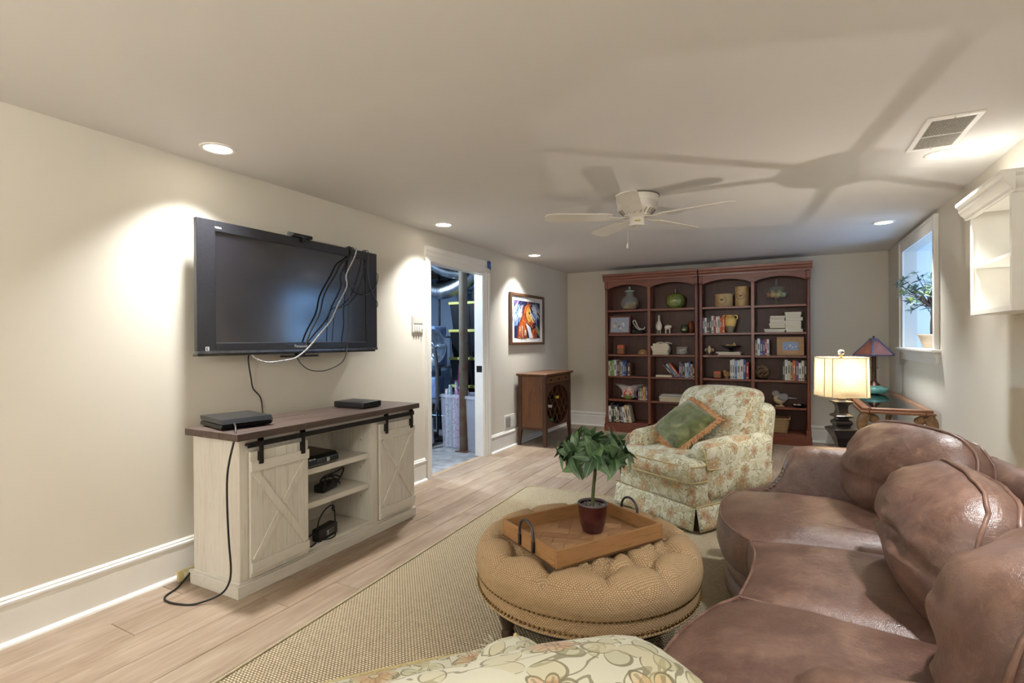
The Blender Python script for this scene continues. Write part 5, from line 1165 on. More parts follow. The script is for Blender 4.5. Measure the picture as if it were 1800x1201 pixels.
# ================================================================ ARMCHAIRS
def soft(amp, freq, seed=0):
    return lambda q: q+Vector((mnoise.noise(q*freq+Vector((seed, 0, 0))), mnoise.noise(q*freq+Vector((0, seed+5, 0))), mnoise.noise(q*freq+Vector((0, 0, seed+9)))))*amp
def armchair(label, loc, rz):
    t = thing('armchair', label, 'armchair', loc, rz, 'floral skirted armchairs'); F = FLORAL; u = [0.0]
    def P(name, mb, sm=70, **kw):
        u[0] += .317; return mb.build(name, F, t, smooth=sm, uv=u[0], **kw)
    P('seat_base', MB().rbox((0, -.01, .24), (.74, .80, .20), .03, 8, (0, 0, 0), soft(.004, 6)))
    # skirt panels, flared, split at the corners
    def skirt(p, q, out, n=26):
        p, q, o = Vector(p), Vector(q), Vector(out)
        def f(a, b):
            w = p.lerp(q, a); fl = .030*(1-b)+.006*math.sin(a*17)*(1-b); e = (.035*(1-b)) * (2*a-1)*0
            return (w.x+o.x*fl, w.y+o.y*fl, .016+.15*b)
        return MB().grid(f, n, 6)
    X, Y0, Y1 = .385, -.425, .40
    for (p, q, o) in (((-X+.006, Y0, 0), (X-.006, Y0, 0), (0, -1, 0)), ((X, Y0+.006, 0), (X, Y1, 0), (1, 0, 0)), ((-X, Y1, 0), (-X, Y0+.006, 0), (-1, 0, 0)), ((X, Y1, 0), (-X, Y1, 0), (0, 1, 0))):
        o_ = P('skirt_panel', skirt(p, q, o)); o_.modifiers.new('t', 'SOLIDIFY').thickness = .004
    MB().tube([(-X, Y0, .166), (X, Y0, .166), (X, Y1, .166), (-X, Y1, .166)], .006, 6, True).build('skirt_welt', WELT, t, smooth=60)
    # T-shaped seat cushion
    sc = MB().rbox((0, -.36, .375), (.76, .20, .155), .06, 9, (.0, .03, .015), soft(.006, 7, 2)).rbox((0, -.04, .385), (.50, .62, .15), .05, 9, (0, 0, .02), soft(.004, 7, 3))
    s_ = P('seat_cushion', sc)
    for z, yy in ((.425, -.447), (.322, -.447)):
        pts = spline([(-.375, -.30, z), (-.37, -.40, z), (-.33, yy+.003, z), (-.15, yy-.022, z), (0, yy-.026, z), (.15, yy-.022, z), (.33, yy+.003, z), (.37, -.40, z), (.375, -.30, z)], 6)
        MB().tube(pts, .0055, 6).build('welt', WELT, s_, smooth=60)
    # arms
    for sx in (-1, 1):
        def shp(q):
            b = q.y/.37; top = max(0, q.z/.20)
            q = Vector((q.x*(1+.10*top), q.y, q.z+.02*max(0, b)+(-.035*max(0, -b-.55)*top)))
            return q+Vector((mnoise.noise(q*6), 0, mnoise.noise(q*6+Vector((3, 3, 3)))))*.006
        a = P('arm', MB().rbox((sx*.305, .05, .37), (.165, .74, .40), .07, 10, (.012, .0, .015), shp))
        xo = sx*.392
        MB().tube(spline([(sx*.345, -.315, .535), (sx*.375, -.323, .50), (xo-.008*sx, -.315, .43), (xo-.012*sx, -.31, .40)], 5)+spline([(xo-.006*sx, -.28, .395), (xo, 0, .385), (xo, .2, .38), (xo-.006*sx, .38, .375)], 6), .0055, 6).build('welt', WELT, a, smooth=60)
        # gathered front of the arm roll
        for i in range(7):
            g = -.5+i/6*1.6; MB().tube([(sx*.305+.012*math.cos(g), -.333, .50+.012*math.sin(g)), (sx*.305+.06*math.cos(g), -.318, .50+.055*math.sin(g))], [.004, .001], 5).build('gather', F, a)
    # back frame and cushion
    P('back_frame', MB().rbox((0, .345, .455), (.75, .18, .65), .065, 10, (0, .015, .012), lambda q: Vector((q.x*(1-.03*max(0, q.z/.32)), q.y+.07*(q.z/.32), q.z+.012*math.cos(q.x*4)))+soft(.005, 5, 4)(q)-q))
    P('back_cushion', MB().rbox((0, .245, .65), (.67, .22, .45), .075, 11, (0, .04, .03), lambda q: Vector((q.x, q.y+.10*(q.z/.23), q.z+.02*q.x))+soft(.008, 6, 8)(q)-q))
    for sx in (-1, 1): MB().tube(spline([(sx*.372, .30, .38), (sx*.366, .335, .60), (sx*.345, .37, .73), (sx*.27, .385, .775)], 6), .005, 6).build('back_welt', WELT, t, smooth=60)
    for x in (-.33, .33):
        for y in (-.36, .34): MB().box(x-.025, x+.025, y-.025, y+.025, -.011 if (y > 0 and loc[1] > 3) else 0, .15).build('foot', wood('dark_foot', (70, 46, 32), (50, 32, 22), 'z'), t)
    return t
CH1 = (-.60, 4.06, .0115); A1 = R(-32.5)
armchair('floral skirted armchair facing the round ottoman, with a green pillow', CH1, A1)
A2 = math.atan2(-.76, -.65)
armchair('floral skirted armchair seen from behind, beside the leather sofa', (-.575, .655, .0115), A2)

# green pillow with bullion fringe
def place_local(origin, rz, p): v = Matrix.Rotation(rz, 3, 'Z') @ Vector(p); return Vector(origin)+v
pl_ = thing('throw_pillow', 'moss green velvet pillow with rust fringe leaning in the floral armchair', 'pillow', place_local(CH1, A1, (-.06, -.035, .455)), 0)
VEL = NT('green_velvet'); v = VEL.coord('Object'); VEL.l(VEL.ramp(VEL.noise(v, 12, 4, .6, .5), (.3, (76, 82, 46)), (.5, (100, 107, 64)), (.7, (136, 141, 96))), VEL.b.inputs['Base Color']); VEL.set(Roughness=.75, Sheen_Weight=.6, Sheen_Roughness=.4); VEL.bump(VEL.noise(v, 9, 3, .5, 1.5), .35, .02); VEL = VEL.m
PS = .40
pm_ = Matrix.Rotation(A1, 3, 'Z') @ Matrix.Rotation(R(-48), 3, 'X') @ Matrix.Rotation(R(24), 3, 'Y')
pcn = Vector((0, 0, .16))
def pil(p): return pcn + pm_ @ p
def pf_(s):
    def f(u, v):
        a, b = 2*u-1, 2*v-1; k = 1-.06*(a*a*b*b)
        ed = max(0, (1-a**4)*(1-b**4)); th = .075*ed**.55
        pin = 1-.07*(1-a*a)*(abs(b) > .0)*abs(b)**3; pin2 = 1-.07*(1-b*b)*abs(a)**3
        w = .012*mnoise.noise(Vector((a*2.2, b*2.2, s*3)))*ed
        return pil(Vector((a*PS/2*pin2*k, s*th+w, b*PS/2*pin*k)))
    return f
MB().grid(pf_(-1), 25, 25).grid(pf_(1), 25, 25).build('cushion', VEL, pl_, smooth=120)
per = [pf_(-1)(q/24, 0) for q in range(24)]+[pf_(-1)(1, q/24) for q in range(24)]+[pf_(-1)(1-q/24, 1) for q in range(24)]+[pf_(-1)(0, 1-q/24) for q in range(24)]
FRG = M('rust_fringe', (176, 116, 76), (206, 172, 126), 70, rough=.8)
MB().tube(per, .008, 6, True).build('fringe_band', FRG, pl_, smooth=60)
fr = MB(); rg_ = random.Random(2); C0 = pcn
for i in range(len(per)*5):
    a = per[i//5]; b = per[(i//5+1) % len(per)]; p = a.lerp(b, (i % 5)/5); o = (p-C0).normalized(); tl = (b-a).normalized()
    e = p+o*rg_.uniform(.035, .05)+tl*rg_.uniform(-.012, .012)+Vector((0, 0, -rg_.uniform(.0, .012)))
    e.z = max(e.z, -.0+.012)
    fr.tube([p, (p+e)/2+Vector((0, 0, .004)), e], [.0035, .0042, .004], 4)
fo = fr.build('fringe', FRG, pl_, smooth=60); fo['kind'] = 'stuff'

# ================================================================ OTTOMAN
OC = (-.77, 2.14, 0); OR = .495
OTM = weave_mat('ottoman_weave', (204, 182, 148), (176, 146, 108), (124, 96, 68), .0095, 'UV', .7, (182, 150, 112))
ot = thing('ottoman', 'round button-tufted tan woven ottoman with brass nailhead trim', 'ottoman', OC)
tufts = [(0, 0)]+[(.19*math.cos(a), .19*math.sin(a)) for a in [PI/6+i*PI/3 for i in range(6)]]+[(.345*math.cos(a), .345*math.sin(a)) for a in [i*PI/6 for i in range(12)]]
segs = []
for i in range(6):
    a = tufts[1+i]; b = tufts[1+(i+1) % 6]; segs += [(tufts[0], a), (a, b)]
for i in range(6):
    a = tufts[1+i]; k = 2*i+1
    for d_ in (0, 1, -1): segs.append((a, tufts[7+(k+d_) % 12]))
for i in range(12): segs.append((tufts[7+i], tufts[7+(i+1) % 12])); b = tufts[7+i]; segs.append((b, (b[0]/.345*.56, b[1]/.345*.56)))
def segd(x, y, s):
    (ax, ay), (bx, by) = s; dx, dy = bx-ax, by-ay; t = max(0, min(1, ((x-ax)*dx+(y-ay)*dy)/(dx*dx+dy*dy))); return math.hypot(x-ax-t*dx, y-ay-t*dy)
def top(u, v):
    a = 2*PI*u; r = .002+v*1.0
    # profile: flat top then rounding down to the welt
    if v < .72: rr_ = v/.72*.385; z = .435
    else:
        q = (v-.72)/.28*PI*.62; rr_ = .385+.10*math.sin(q); z = .335+.10*math.cos(q)
    x, y = rr_*math.cos(a), rr_*math.sin(a)
    td = min(math.hypot(x-tx, y-ty) for tx, ty in tufts); sd2 = min(segd(x, y, s) for s in segs)
    fade = 1 if v < .8 else max(0, (1-v)/.2)
    z -= .055*math.exp(-(td/.04)**2)*fade; k = .030*math.exp(-(sd2/.016)**2)*fade
    z -= k*(1 if v < .75 else .7); sh = 1-(k*.9 if v > .7 else 0)
    return (x*sh, y*sh, z)
MB().grid(top, 120, 46, True).build('tufted_cushion', OTM, ot, smooth=75, uv=.2)
for x, y in tufts: MB().ball((x, y, .392), (.013, .013, .008), 6).build('button', OTM, ot, smooth=90, uv=.1)
MB().lathe([(.40, .228), (.455, .228), (.470, .236), (.473, .265), (.470, .298), (.455, .306), (.40, .306)], 96).build('band', OTM, ot, smooth=50, uv=.4)
MB().tube([(.473*math.cos(2*PI*i/96), .473*math.sin(2*PI*i/96), .307) for i in range(96)], .007, 6, True).build('upper_welt', OTM, ot, smooth=60, uv=.3)
MB().tube([(.469*math.cos(2*PI*i/96), .469*math.sin(2*PI*i/96), .229) for i in range(96)], .007, 6, True).build('lower_welt', OTM, ot, smooth=60, uv=.3)
NAIL = M('antique_brass', (150, 120, 72), (116, 90, 52), 30, rough=.3, metal=.9)
nm = MB().ball((0, 0, 0), (.006, .006, .006), 4).build('nailhead', NAIL, ot, smooth=120); nails = [(z, i) for z in (.294, .242) for i in range(150)]
for k, (z, i) in enumerate(nails):
    a = 2*PI*i/150; o = nm if k == 0 else nm.copy()
    if k: COL.objects.link(o); o.parent = ot
    o.location = (.474*math.cos(a), .474*math.sin(a), z)
MB().lathe([(.30, .19), (.44, .195), (.44, .229), (.30, .229)], 48).build('underframe', BLACK, ot)
for i in range(4):
    a = PI/4+i*PI/2; MB().lathe([(.02, .012), (.026, .03), (.03, .05), (.022, .07), (.036, .11), (.04, .14), (.034, .18)], 16, (.36*math.cos(a), .36*math.sin(a), 0)).build('foot', wood('ottoman_foot', (64, 42, 30), (46, 30, 20), 'z'), ot, smooth=40)

# tray
TW = wood('tray_wood', (170, 128, 84), (142, 102, 62), 'x', 14, rough=.5, coat=.05); TWY = wood('tray_wood_y', (170, 128, 84), (142, 102, 62), 'y', 14, rough=.5, coat=.05)
ty_ = math.atan2(.471, .284)
tray = thing('serving_tray', 'square-sided wooden serving tray with iron loop handles on the ottoman', 'tray', (-.7665, 2.072, .432), ty_)
tl, tw = .275, .203
MB().box(-tl, tl, -tw, tw, 0, .008).build('base_board', PC((120, 84, 54), .7), tray)
HB = [wood('herringbone_%d' % i, c1, c2, 'x', 20, rough=.55, coat=0) for i, (c1, c2) in enumerate((((172, 132, 94), (146, 106, 72)), ((160, 120, 84), (134, 96, 64)), ((182, 144, 106), (156, 118, 82))))]
def clip_poly(poly, x0, x1, y0, y1):
    for ax, lim, sg in ((0, x0, 1), (0, x1, -1), (1, y0, 1), (1, y1, -1)):
        out_ = []
        for i in range(len(poly)):
            a, b = poly[i-1], poly[i]; da, db = (a[ax]-lim)*sg, (b[ax]-lim)*sg
            if (da >= 0) != (db >= 0): t_ = da/(da-db); out_.append((a[0]+(b[0]-a[0])*t_, a[1]+(b[1]-a[1])*t_))
            if db >= 0: out_.append(b)
        poly = out_
        if len(poly) < 3: return None
    return poly
kk = 0; sw_, sl = .055, .165
for i in range(-14, 15):
    for j in range(-4, 5):
        for o_ in (0, 1):
            bx0, by0 = i*sw_+j*2*sl, i*sw_
            if o_ == 0: rc = [(bx0, by0), (bx0+sl, by0), (bx0+sl, by0+sw_), (bx0, by0+sw_)]
            else: rc = [(bx0+sl, by0+sw_-sl), (bx0+sl+sw_, by0+sw_-sl), (bx0+sl+sw_, by0+sw_), (bx0+sl, by0+sw_)]
            g = .0006; cx = sum(p[0] for p in rc)/4; cy = sum(p[1] for p in rc)/4
            rc = [(cx+(p[0]-cx)*(1-g*20), cy+(p[1]-cy)*(1-g*20)) for p in rc]
            c_, s_ = math.cos(R(45)), math.sin(R(45)); rc = [(p[0]*c_-p[1]*s_, p[0]*s_+p[1]*c_) for p in rc]
            q = clip_poly(rc, -tl+.013, tl-.013, -tw+.013, tw-.013)
            if q:
                MB().prism(q, 'z', .008, .0105+.0004*(kk % 3)).build('inlay_strip', HB[kk % 3], tray); kk += 1
for y in (-tw, tw-.014): MB().box(-tl, tl, y, y+.014, 0, .07).build('side_rail', TW, tray, bevel=.002)
for x in (-tl, tl-.014): MB().box(x, x+.014, -tw+.014, tw-.014, 0, .07).build('end_rail', TWY, tray, bevel=.002)
for sx in (-1, 1):
    xo = sx*(tl+.004)
    pts = [(xo, -.05, .02), (xo, -.05, .07)]+[(xo, -.05*math.cos(PI*i/12), .075+.05*math.sin(PI*i/12)) for i in range(13)]+[(xo, .05, .07), (xo, .05, .02)]
    MB().tube(pts, .0055, 8).build('handle', M('iron_handle', (92, 90, 92), (66, 64, 66), 40, rough=.45, metal=.7), tray, smooth=50)
    for y in (-.05, .05): MB().box(xo-.004, xo+.004, y-.008, y+.008, .012, .055).build('handle_strap', DARKIRON, tray, bevel=.001)

# topiary
tp_ = thing('potted_topiary', 'small leafy artificial tree in a glossy burgundy pot on the tray', 'potted plant', (-.735, 2.130, .4445))
MB().lathe([(.036, 0), (.044, .004), (.055, .04), (.0615, .085), (.063, .112), (.066, .118), (.064, .124), (.057, .124), (.056, .112), (.001, .11)], 36).build('pot', M('burgundy_glaze', (74, 30, 28), (54, 20, 20), 8, rough=.22, coat=.5), tp_, smooth=45)
MB().tube([(.0605*math.cos(2*PI*i/40), .0605*math.sin(2*PI*i/40), .122) for i in range(40)], .0055, 8, True).build('pot_rim', M('pot_rim_grey', (96, 92, 94), (76, 72, 74), 20, rough=.3), tp_, smooth=60)
gv = MB(); g = random.Random(8)
for i in range(220):
    a, r = g.uniform(0, 6.3), .054*math.sqrt(g.random()); gv.ball((r*math.cos(a), r*math.sin(a), .111+g.uniform(0, .003)), .0032, 3)
o = gv.build('gravel', M('gravel', (150, 148, 146), (96, 94, 92), 60, rough=.8), tp_); o['kind'] = 'stuff'
STEMM = M('green_bark', (96, 104, 60), (72, 76, 46), 20, rough=.6)
stp = spline([(0, 0, .11), (.004, 0, .18), (.012, .004, .27), (.010, .004, .33), (.008, 0, .37)], 6); MB().tube(stp, [.011]+[.0075]*(len(stp)-1), 9).build('stem', STEMM, tp_, smooth=60)
def leaf_mesh(name, mat, L, W, fold=.25, droop=.3, n=6):
    vs = []; fs = []
    for i in range(n+1):
        t = i/n; w = W*math.sin(PI*min(1, t**.8))**.85*(1-.15*t); z = -droop*L*t*t
        vs += [(t*L, -w/2, z+fold*w*.5), (t*L, 0, z), (t*L, w/2, z+fold*w*.5)]
    for i in range(n): fs += [(i*3, i*3+1, i*3+4, i*3+3), (i*3+1, i*3+2, i*3+5, i*3+4)]
    me = bpy.data.meshes.new(name); me.from_pydata(vs, [], fs); me.materials.append(mat); me.polygons.foreach_set('use_smooth', [True]*len(fs)); return me
kl = NT('laurel_leaf'); oi = kl.n('ShaderNodeObjectInfo'); v = kl.coord('Object', (1, 1, 1), True); s = kl.n('ShaderNodeSeparateXYZ'); tcl = kl.n('ShaderNodeTexCoord'); kl.l(tcl.outputs['Object'], s.inputs[0])
c_ = kl.mix(oi.outputs['Random'], lin((44, 74, 50)), lin((92, 124, 84))); vein = kl.math('LESS_THAN', kl.math('ABSOLUTE', s.outputs[1]), .0011)
kl.l(kl.mix(kl.math('MULTIPLY', vein, .6), c_, lin((140, 160, 110))), kl.b.inputs['Base Color']); kl.set(Roughness=.38, Coat_Weight=.2); LEAFM = kl.m
lm = [leaf_mesh('leaf', LEAFM, .085, .042, .3, .28), leaf_mesh('leaf', LEAFM, .098, .046, .25, .4), leaf_mesh('leaf', LEAFM, .07, .038, .35, .15)]
def whorl(parent, c, axis, n, meshes, g, spread=.95, sc=1.0):
    ax = Vector(axis).normalized(); q = ax.to_track_quat('Z', 'Y'); a0 = g.uniform(0, 6.3)
    for i in range(n):
        o = bpy.data.objects.new('leaf', g.choice(meshes)); COL.objects.link(o); o.parent = parent
        el = g.uniform(.05, .75) if i < n*.65 else g.uniform(.7, 1.2)
        m_ = q.to_matrix() @ Matrix.Rotation(a0+2*PI*i/n*1.62, 3, 'Z') @ Matrix.Rotation(-el*spread+.1, 3, 'Y') @ Matrix.Rotation(g.uniform(-.5, .5), 3, 'X')
        o.matrix_local = Matrix.Translation(c) @ m_.to_4x4() @ Matrix.Scale(g.uniform(.8, 1.12)*sc, 4)
g = random.Random(21); cc = Vector((.008, 0, .345))
dirs = [(0, 0, 1)]+[(math.cos(a), math.sin(a), .75) for a in [i*PI/3 for i in range(6)]]+[(math.cos(a), math.sin(a), .1) for a in [.3+i*PI/4 for i in range(8)]]+[(math.cos(a), math.sin(a), -.45) for a in [.5+i*PI/3 for i in range(6)]]
for d_ in dirs:
    d_ = Vector(d_).normalized(); e = cc+Vector((d_.x*.125, d_.y*.125, d_.z*.045+.0))
    MB().tube([cc+Vector((0, 0, -.03)), cc.lerp(e, .5)+Vector((0, 0, .01)), e], [.004, .003, .0022], 5).build('twig', STEMM, tp_, smooth=60)
    whorl(tp_, e, d_+Vector((0, 0, .15)), 8, lm, g)

# ================================================================ LEATHER SOFA
kL = NT('brown_leather'); v = kL.coord('Object'); n1 = kL.noise(v, 4.5, 6, .68, .3); n2 = kL.noise(v, 26, 8, .85, 1.0); vo = kL.n('ShaderNodeTexVoronoi'); vo.inputs['Scale'].default_value = 420; kL.l(v, vo.inputs['Vector'])
a = kL.ramp(n1, (.3, (80, 57, 49)), (.5, (102, 75, 64)), (.7, (130, 101, 87))); sc_ = kL.math('MULTIPLY', kL.math('MAXIMUM', kL.math('SUBTRACT', n2, .50), 0), 2.6, None, True)
kL.l(kL.mix(sc_, a, lin((150, 118, 96))), kL.b.inputs['Base Color']); kL.set(Specular_IOR_Level=.6, Coat_Weight=.12, Coat_Roughness=.25)
kL.l(kL.math('ADD', kL.math('MULTIPLY', n1, .34), .16), kL.b.inputs['Roughness'])
hh = kL.math('ADD', kL.math('ADD', kL.math('MULTIPLY', kL.noise(v, 9, 4, .6, .6), .5), kL.math('MULTIPLY', kL.noise(v, 42, 3, .6, .4), .16)), kL.math('MULTIPLY', vo.outputs[0], .05)); kL.bump(hh, .55, .02); LEA = kL.m
LWELT = M('leather_welt', (122, 92, 78), (100, 72, 60), 30, rough=.4)
SL = Vector((.45, 2.24, 0)); sofa = thing('leather_sofa', 'curved brown leather sofa with three seats and loose back cushions', 'sofa', SL)
def SB(name, mb, mat=LEA, sm=75, parent=None): return mb.xf(lambda p: p-SL).build(name, mat, parent or sofa, smooth=sm)
FE = [(-.19, 3.30), (-.25, 3.19), (-.287, 3.0), (-.277, 2.72), (-.205, 2.53), (-.130, 2.43), (-.104, 2.29), (-.109, 2.08), (-.134, 1.88), (-.213, 1.74), (-.28, 1.545), (-.297, 1.38), (-.25, 1.24), (-.17, 1.17)]
def seat(front, back, zs=.405, crown=.06, z0=.235):
    fp = spline([Vector((x, y, 0)) for x, y in front], 8); L_ = len(fp)-1
    def fr_(u): i = min(L_-1, int(u*L_)); return fp[i].lerp(fp[i+1], u*L_-i)
    b0, b1 = Vector((*back[0], 0)), Vector((*back[1], 0))
    def f(u, v):
        p = fr_(u).lerp(b0.lerp(b1, u), v); eu = max(0, 1-abs(2*u-1)**3.2)**.6; ev = 1-max(0, 1-v/.45)**2.6
        z = zs+crown*eu*ev+.006*mnoise.noise(Vector((p.x*7, p.y*7, 0)))*eu
        return (p.x, p.y, z)
    m_ = MB().grid(f, 34, 20)
    def rim(t):      # walk round the outline
        t = t % 1
        if t < .4: return Vector(f(t/.4, 0))
        if t < .6: return Vector(f(1, (t-.4)/.2))
        if t < .8: return Vector(f(1-(t-.6)/.2, 1))
        return Vector(f(0, 1-(t-.8)/.2))
    cen = (fr_(.5)+(b0+b1)/2)/2
    def wall(u, v):
        p = rim(u); o = (p-cen); o.z = 0; o.normalize(); bl_ = .018*math.sin(PI*v)
        return (p.x+o.x*bl_, p.y+o.y*bl_, p.z*(1-v)+z0*v)
    m_.grid(wall, 120, 7, True)
    s_ = SB('seat_cushion', m_, sm=60)
    SB('seat_welt', MB().tube([rim(.4*i/40)+Vector((0, 0, .002)) for i in range(41)]+[rim(.4+.2*i/14)+Vector((0, 0, .002)) for i in range(1, 14)], .006, 6), LWELT, 60, s_)
    SB('seat_welt', MB().tube([rim(1-.2*i/14)+Vector((0, 0, .002)) for i in range(14)], .006, 6), LWELT, 60, s_)
    return s_
seat(FE[1:6], [(.50, 3.22), (.52, 2.50)]); seat(FE[5:9], [(.52, 2.49), (.52, 1.81)], crown=.05); seat(FE[8:13], [(.52, 1.80), (.50, 1.14)])
fe = spline([Vector((x, y, 0)) for x, y in FE], 6)
def apron(u, v):
    i = min(len(fe)-2, int(u*(len(fe)-1))); p = fe[i].lerp(fe[i+1], u*(len(fe)-1)-i)
    z = .235-.20*v; bul = .03*abs(math.sin(PI*v*2))**.6; return (p.x+.05-bul, p.y, z)
SB('front_rail', MB().grid(apron, 70, 17), sm=60)
SB('base_deck', MB().prism([(p.x+.06, p.y) for p in fe[::3]]+[(.62, 1.10), (.8, 1.5), (.82, 2.2), (.8, 3.0), (.62, 3.36)], 'z', .05, .232), BLACK, 60)
def arm(sg, yi):
    # sg=+1 far end, -1 near end; section in (y,z), swept along x
    xs = [-.20, -.15, -.10, -.05, -.02, .0, .02, .06, .14, .25, .38, .50, .62]; hs = [.40, .405, .42, .455, .50, .56, .62, .655, .665, .67, .67, .67, .665]
    sec = []
    for x, h in zip(xs, hs):
        k = min(1, max(0, (h-.40)/.26)); r = .05+.035*k; row_ = [(yi, .22), (yi+.004, .30), (yi+.01+.02*k, max(.33, h-r*1.7))]; cy, cz = yi+.03*k+r+.01, h-r
        for i in range(9): a = PI-PI*i/8*1.15; row_.append((cy+r*math.cos(a), cz+r*math.sin(a)))
        row_ += [(cy+r*.75, max(.2, h-2.2*r)), (yi+.13, .16), (yi+.13, .05)]
        sec.append([(x, 2.24+sg*(y-2.24), z) for y, z in row_])
    n = len(sec[0]); m_ = MB(); m_.add([p for s_ in sec for p in s_], [(i*n+j, i*n+j+1, (i+1)*n+j+1, (i+1)*n+j) for i in range(len(sec)-1) for j in range(n-1)]+[tuple(range(n))])
    a_ = SB('arm', m_, sm=70)
    path = [Vector(p) for p in sec[0][2:]]
    for i in range(14):
        t = i/13*(len(xs)-8); k = int(t); p = Vector(sec[k][5]).lerp(Vector(sec[k+1][5]), t-k)
        SB('nailhead', MB().ball((p.x-.004, p.y-sg*.012, p.z-.006), (.0055, .0055, .0055), 4), NAIL, 90, a_)
    SB('arm_seam', MB().tube([Vector(p) for p in sec[10][1:12]], .004, 5), LWELT, 60, a_)
arm(1, 3.245); arm(-1, 3.245)
OB = spline([Vector(p) for p in ((.50, 3.44, 0), (.72, 3.37, 0), (.88, 3.14, 0), (.945, 2.7, 0), (.955, 2.24, 0), (.945, 1.78, 0), (.88, 1.34, 0), (.72, 1.11, 0), (.50, 1.04, 0))], 8)
def backw(u, v):
    x = u*(len(OB)-1); i = min(len(OB)-2, int(x)); p = OB[i].lerp(OB[i+1], x-i); t = OB[min(i+1, len(OB)-1)]-OB[max(0, i-1)]; t.normalize(); nrm = Vector((t.y, -t.x, 0)); nrm = nrm if nrm.x*1 < 0 or True else nrm
    inw = (Vector((.1, 2.24, 0))-p).normalized()
    prof = [(.22, .22), (.20, .45), (.185, .62), (.165, .69), (.125, .728), (.08, .738), (.035, .722), (.008, .68), (0, .6), (0, .3), (.0, .05)]
    y = v*(len(prof)-1); j = min(len(prof)-2, int(y)); a, b = prof[j], prof[j+1]; d_ = a[0]+(b[0]-a[0])*(y-j); z = a[1]+(b[1]-a[1])*(y-j)
    z = z if z < .3 else .3+(z-.3)*(1-.14*abs(2*u-1)**6)
    return (p.x+inw.x*d_, p.y+inw.y*d_, z)
bkf = SB('back_frame', MB().grid(backw, 60, 21), sm=70)
SB('back_seam', MB().tube([Vector(backw(.26, .15+.6*i/14)) for i in range(15)], .004, 5), LWELT, 60, bkf)
SB('back_seam', MB().tube([Vector(backw(.74, .15+.6*i/14)) for i in range(15)], .004, 5), LWELT, 60, bkf)
def back_cushion(c, rz, lean, size, seed, sag=.0):
    T_, W_, H_ = size; mt = Matrix.Rotation(rz, 3, 'Z') @ Matrix.Rotation(lean, 3, 'Y')
    def f(q):
        w = Vector((q.x/(T_/2), q.y/(W_/2), q.z/(H_/2)))
        # wrinkles: folds running from the corners and across the lower face
        n = mnoise.noise(Vector((q.y*3.2+seed, q.z*8.5+q.y*2.5, seed*1.7)))*.030*max(0, -w.x+.3)*(1-w.y**4)+mnoise.noise(Vector((q.y*9, q.z*17+q.y*6, seed+3)))*.012
        fold = (1-w.y**4)*-.03*math.exp(-((w.z+.25+.18*math.sin(w.y*2.4+seed))/.09)**2)*max(0, -w.x)*(.4+.6*abs(w.y))-(1-w.y**2)*.02*math.exp(-((w.z+.62-.12*w.y)/.08)**2)*max(0, -w.x)
        q = Vector((q.x-n-fold, q.y*(1+.05*w.z*-1), q.z-sag*w.y*w.y))
        return mt @ q
    m_ = MB().rbox((0, 0, 0), size, .135, 26, (.05, .02, .035), f)
    o = SB('back_cushion', m_.xf(lambda p: p+Vector(c)), sm=120)
    hb = [T_/2, W_/2, H_/2]; nn = 14
    per_ = [(-1+2*i/nn, -1) for i in range(nn)]+[(1, -1+2*i/nn) for i in range(nn)]+[(1-2*i/nn, 1) for i in range(nn)]+[(-1, 1-2*i/nn) for i in range(nn)]
    for xo in (-.035, .06):
        P_ = []
        for y, z in per_:
            q = MB.rmap((xo, y*hb[1], z*hb[2]), hb, .135, (.05, .02, .035), f); q2 = MB.rmap((xo, y*hb[1]*.9, z*hb[2]*.9), hb, .135, (.05, .02, .035), f)
            P_.append(q+Vector(c)+(q-mt @ Vector((0, 0, 0))).normalized()*.002)
        SB('cushion_welt', MB().tube(P_, .0065, 6, True), LWELT, 60, o)
    return o
back_cushion((.515, 2.945, .64), R(32), R(16), (.27, .66, .41), 1.0)
back_cushion((.475, 2.13, .625), R(0), R(16), (.28, .63, .40), 5.3)
back_cushion((.50, 1.455, .63), R(-26), R(14), (.29, .62, .43), 9.1)
for (x, y) in ((-.1, 3.15), (-.1, 1.3), (.75, 3.0), (.75, 1.5), (.05, 2.24)): SB('foot', MB().lathe([(.02, 0.012), (.03, .03), (.032, .055)], 14, (x, y, 0)), wood('sofa_foot', (60, 38, 28), (42, 26, 18), 'z'), 40)

# ================================================================ LAMP BEHIND THE SOFA
LX, LY = .315, 3.705
et = thing('end_table', 'small dark end table under the square-shaded lamp, behind the sofa arm', 'end table', (LX, LY, 0))
ETM = wood('end_table_wood', (74, 48, 34), (52, 33, 23), 'x', 14)
MB().box(-.19, .19, -.19, .19, .50, .53).build('top', ETM, et, bevel=.006)
MB().box(-.16, .16, -.16, .16, .43, .50).build('apron', ETM, et)
for x in (-.15, .15):
    for y in (-.15, .15): MB().lathe([(.014, .0115), (.018, .2), (.022, .43)], 12, (x, y, 0)).build('leg', ETM, et, smooth=40)
MB().box(-.15, .15, -.15, .15, .14, .155).build('shelf', ETM, et)
lamp = thing('table_lamp', 'lit table lamp with square linen shade on a dark baluster base', 'lamp', (LX, LY, .531), R(18))
LB_ = M('bronze_black', (46, 42, 42), (34, 31, 31), 18, rough=.32, metal=.3)
S2 = math.sqrt(2)
prof = [(.075, 0), (.075, .012), (.06, .02), (.034, .03), (.028, .05), (.027, .075), (.030, .10), (.042, .14), (.062, .175), (.070, .19), (.068, .196), (.05, .204), (.036, .208), (.036, .214), (.044, .224), (.046, .234), (.042, .244), (.030, .252), (.030, .262), (.046, .268), (.052, .274), (.045, .280), (.030, .290), (.026, .31), (.028, .335), (.038, .35), (.05, .356), (.05, .364), (.02, .368), (.02, .38)]
MB().lathe([(r*S2, z) for r, z in prof], 4, rot=PI/4).build('base', LB_, lamp, bevel=.002)
zs = 1.16-.531; zb = .925-.531
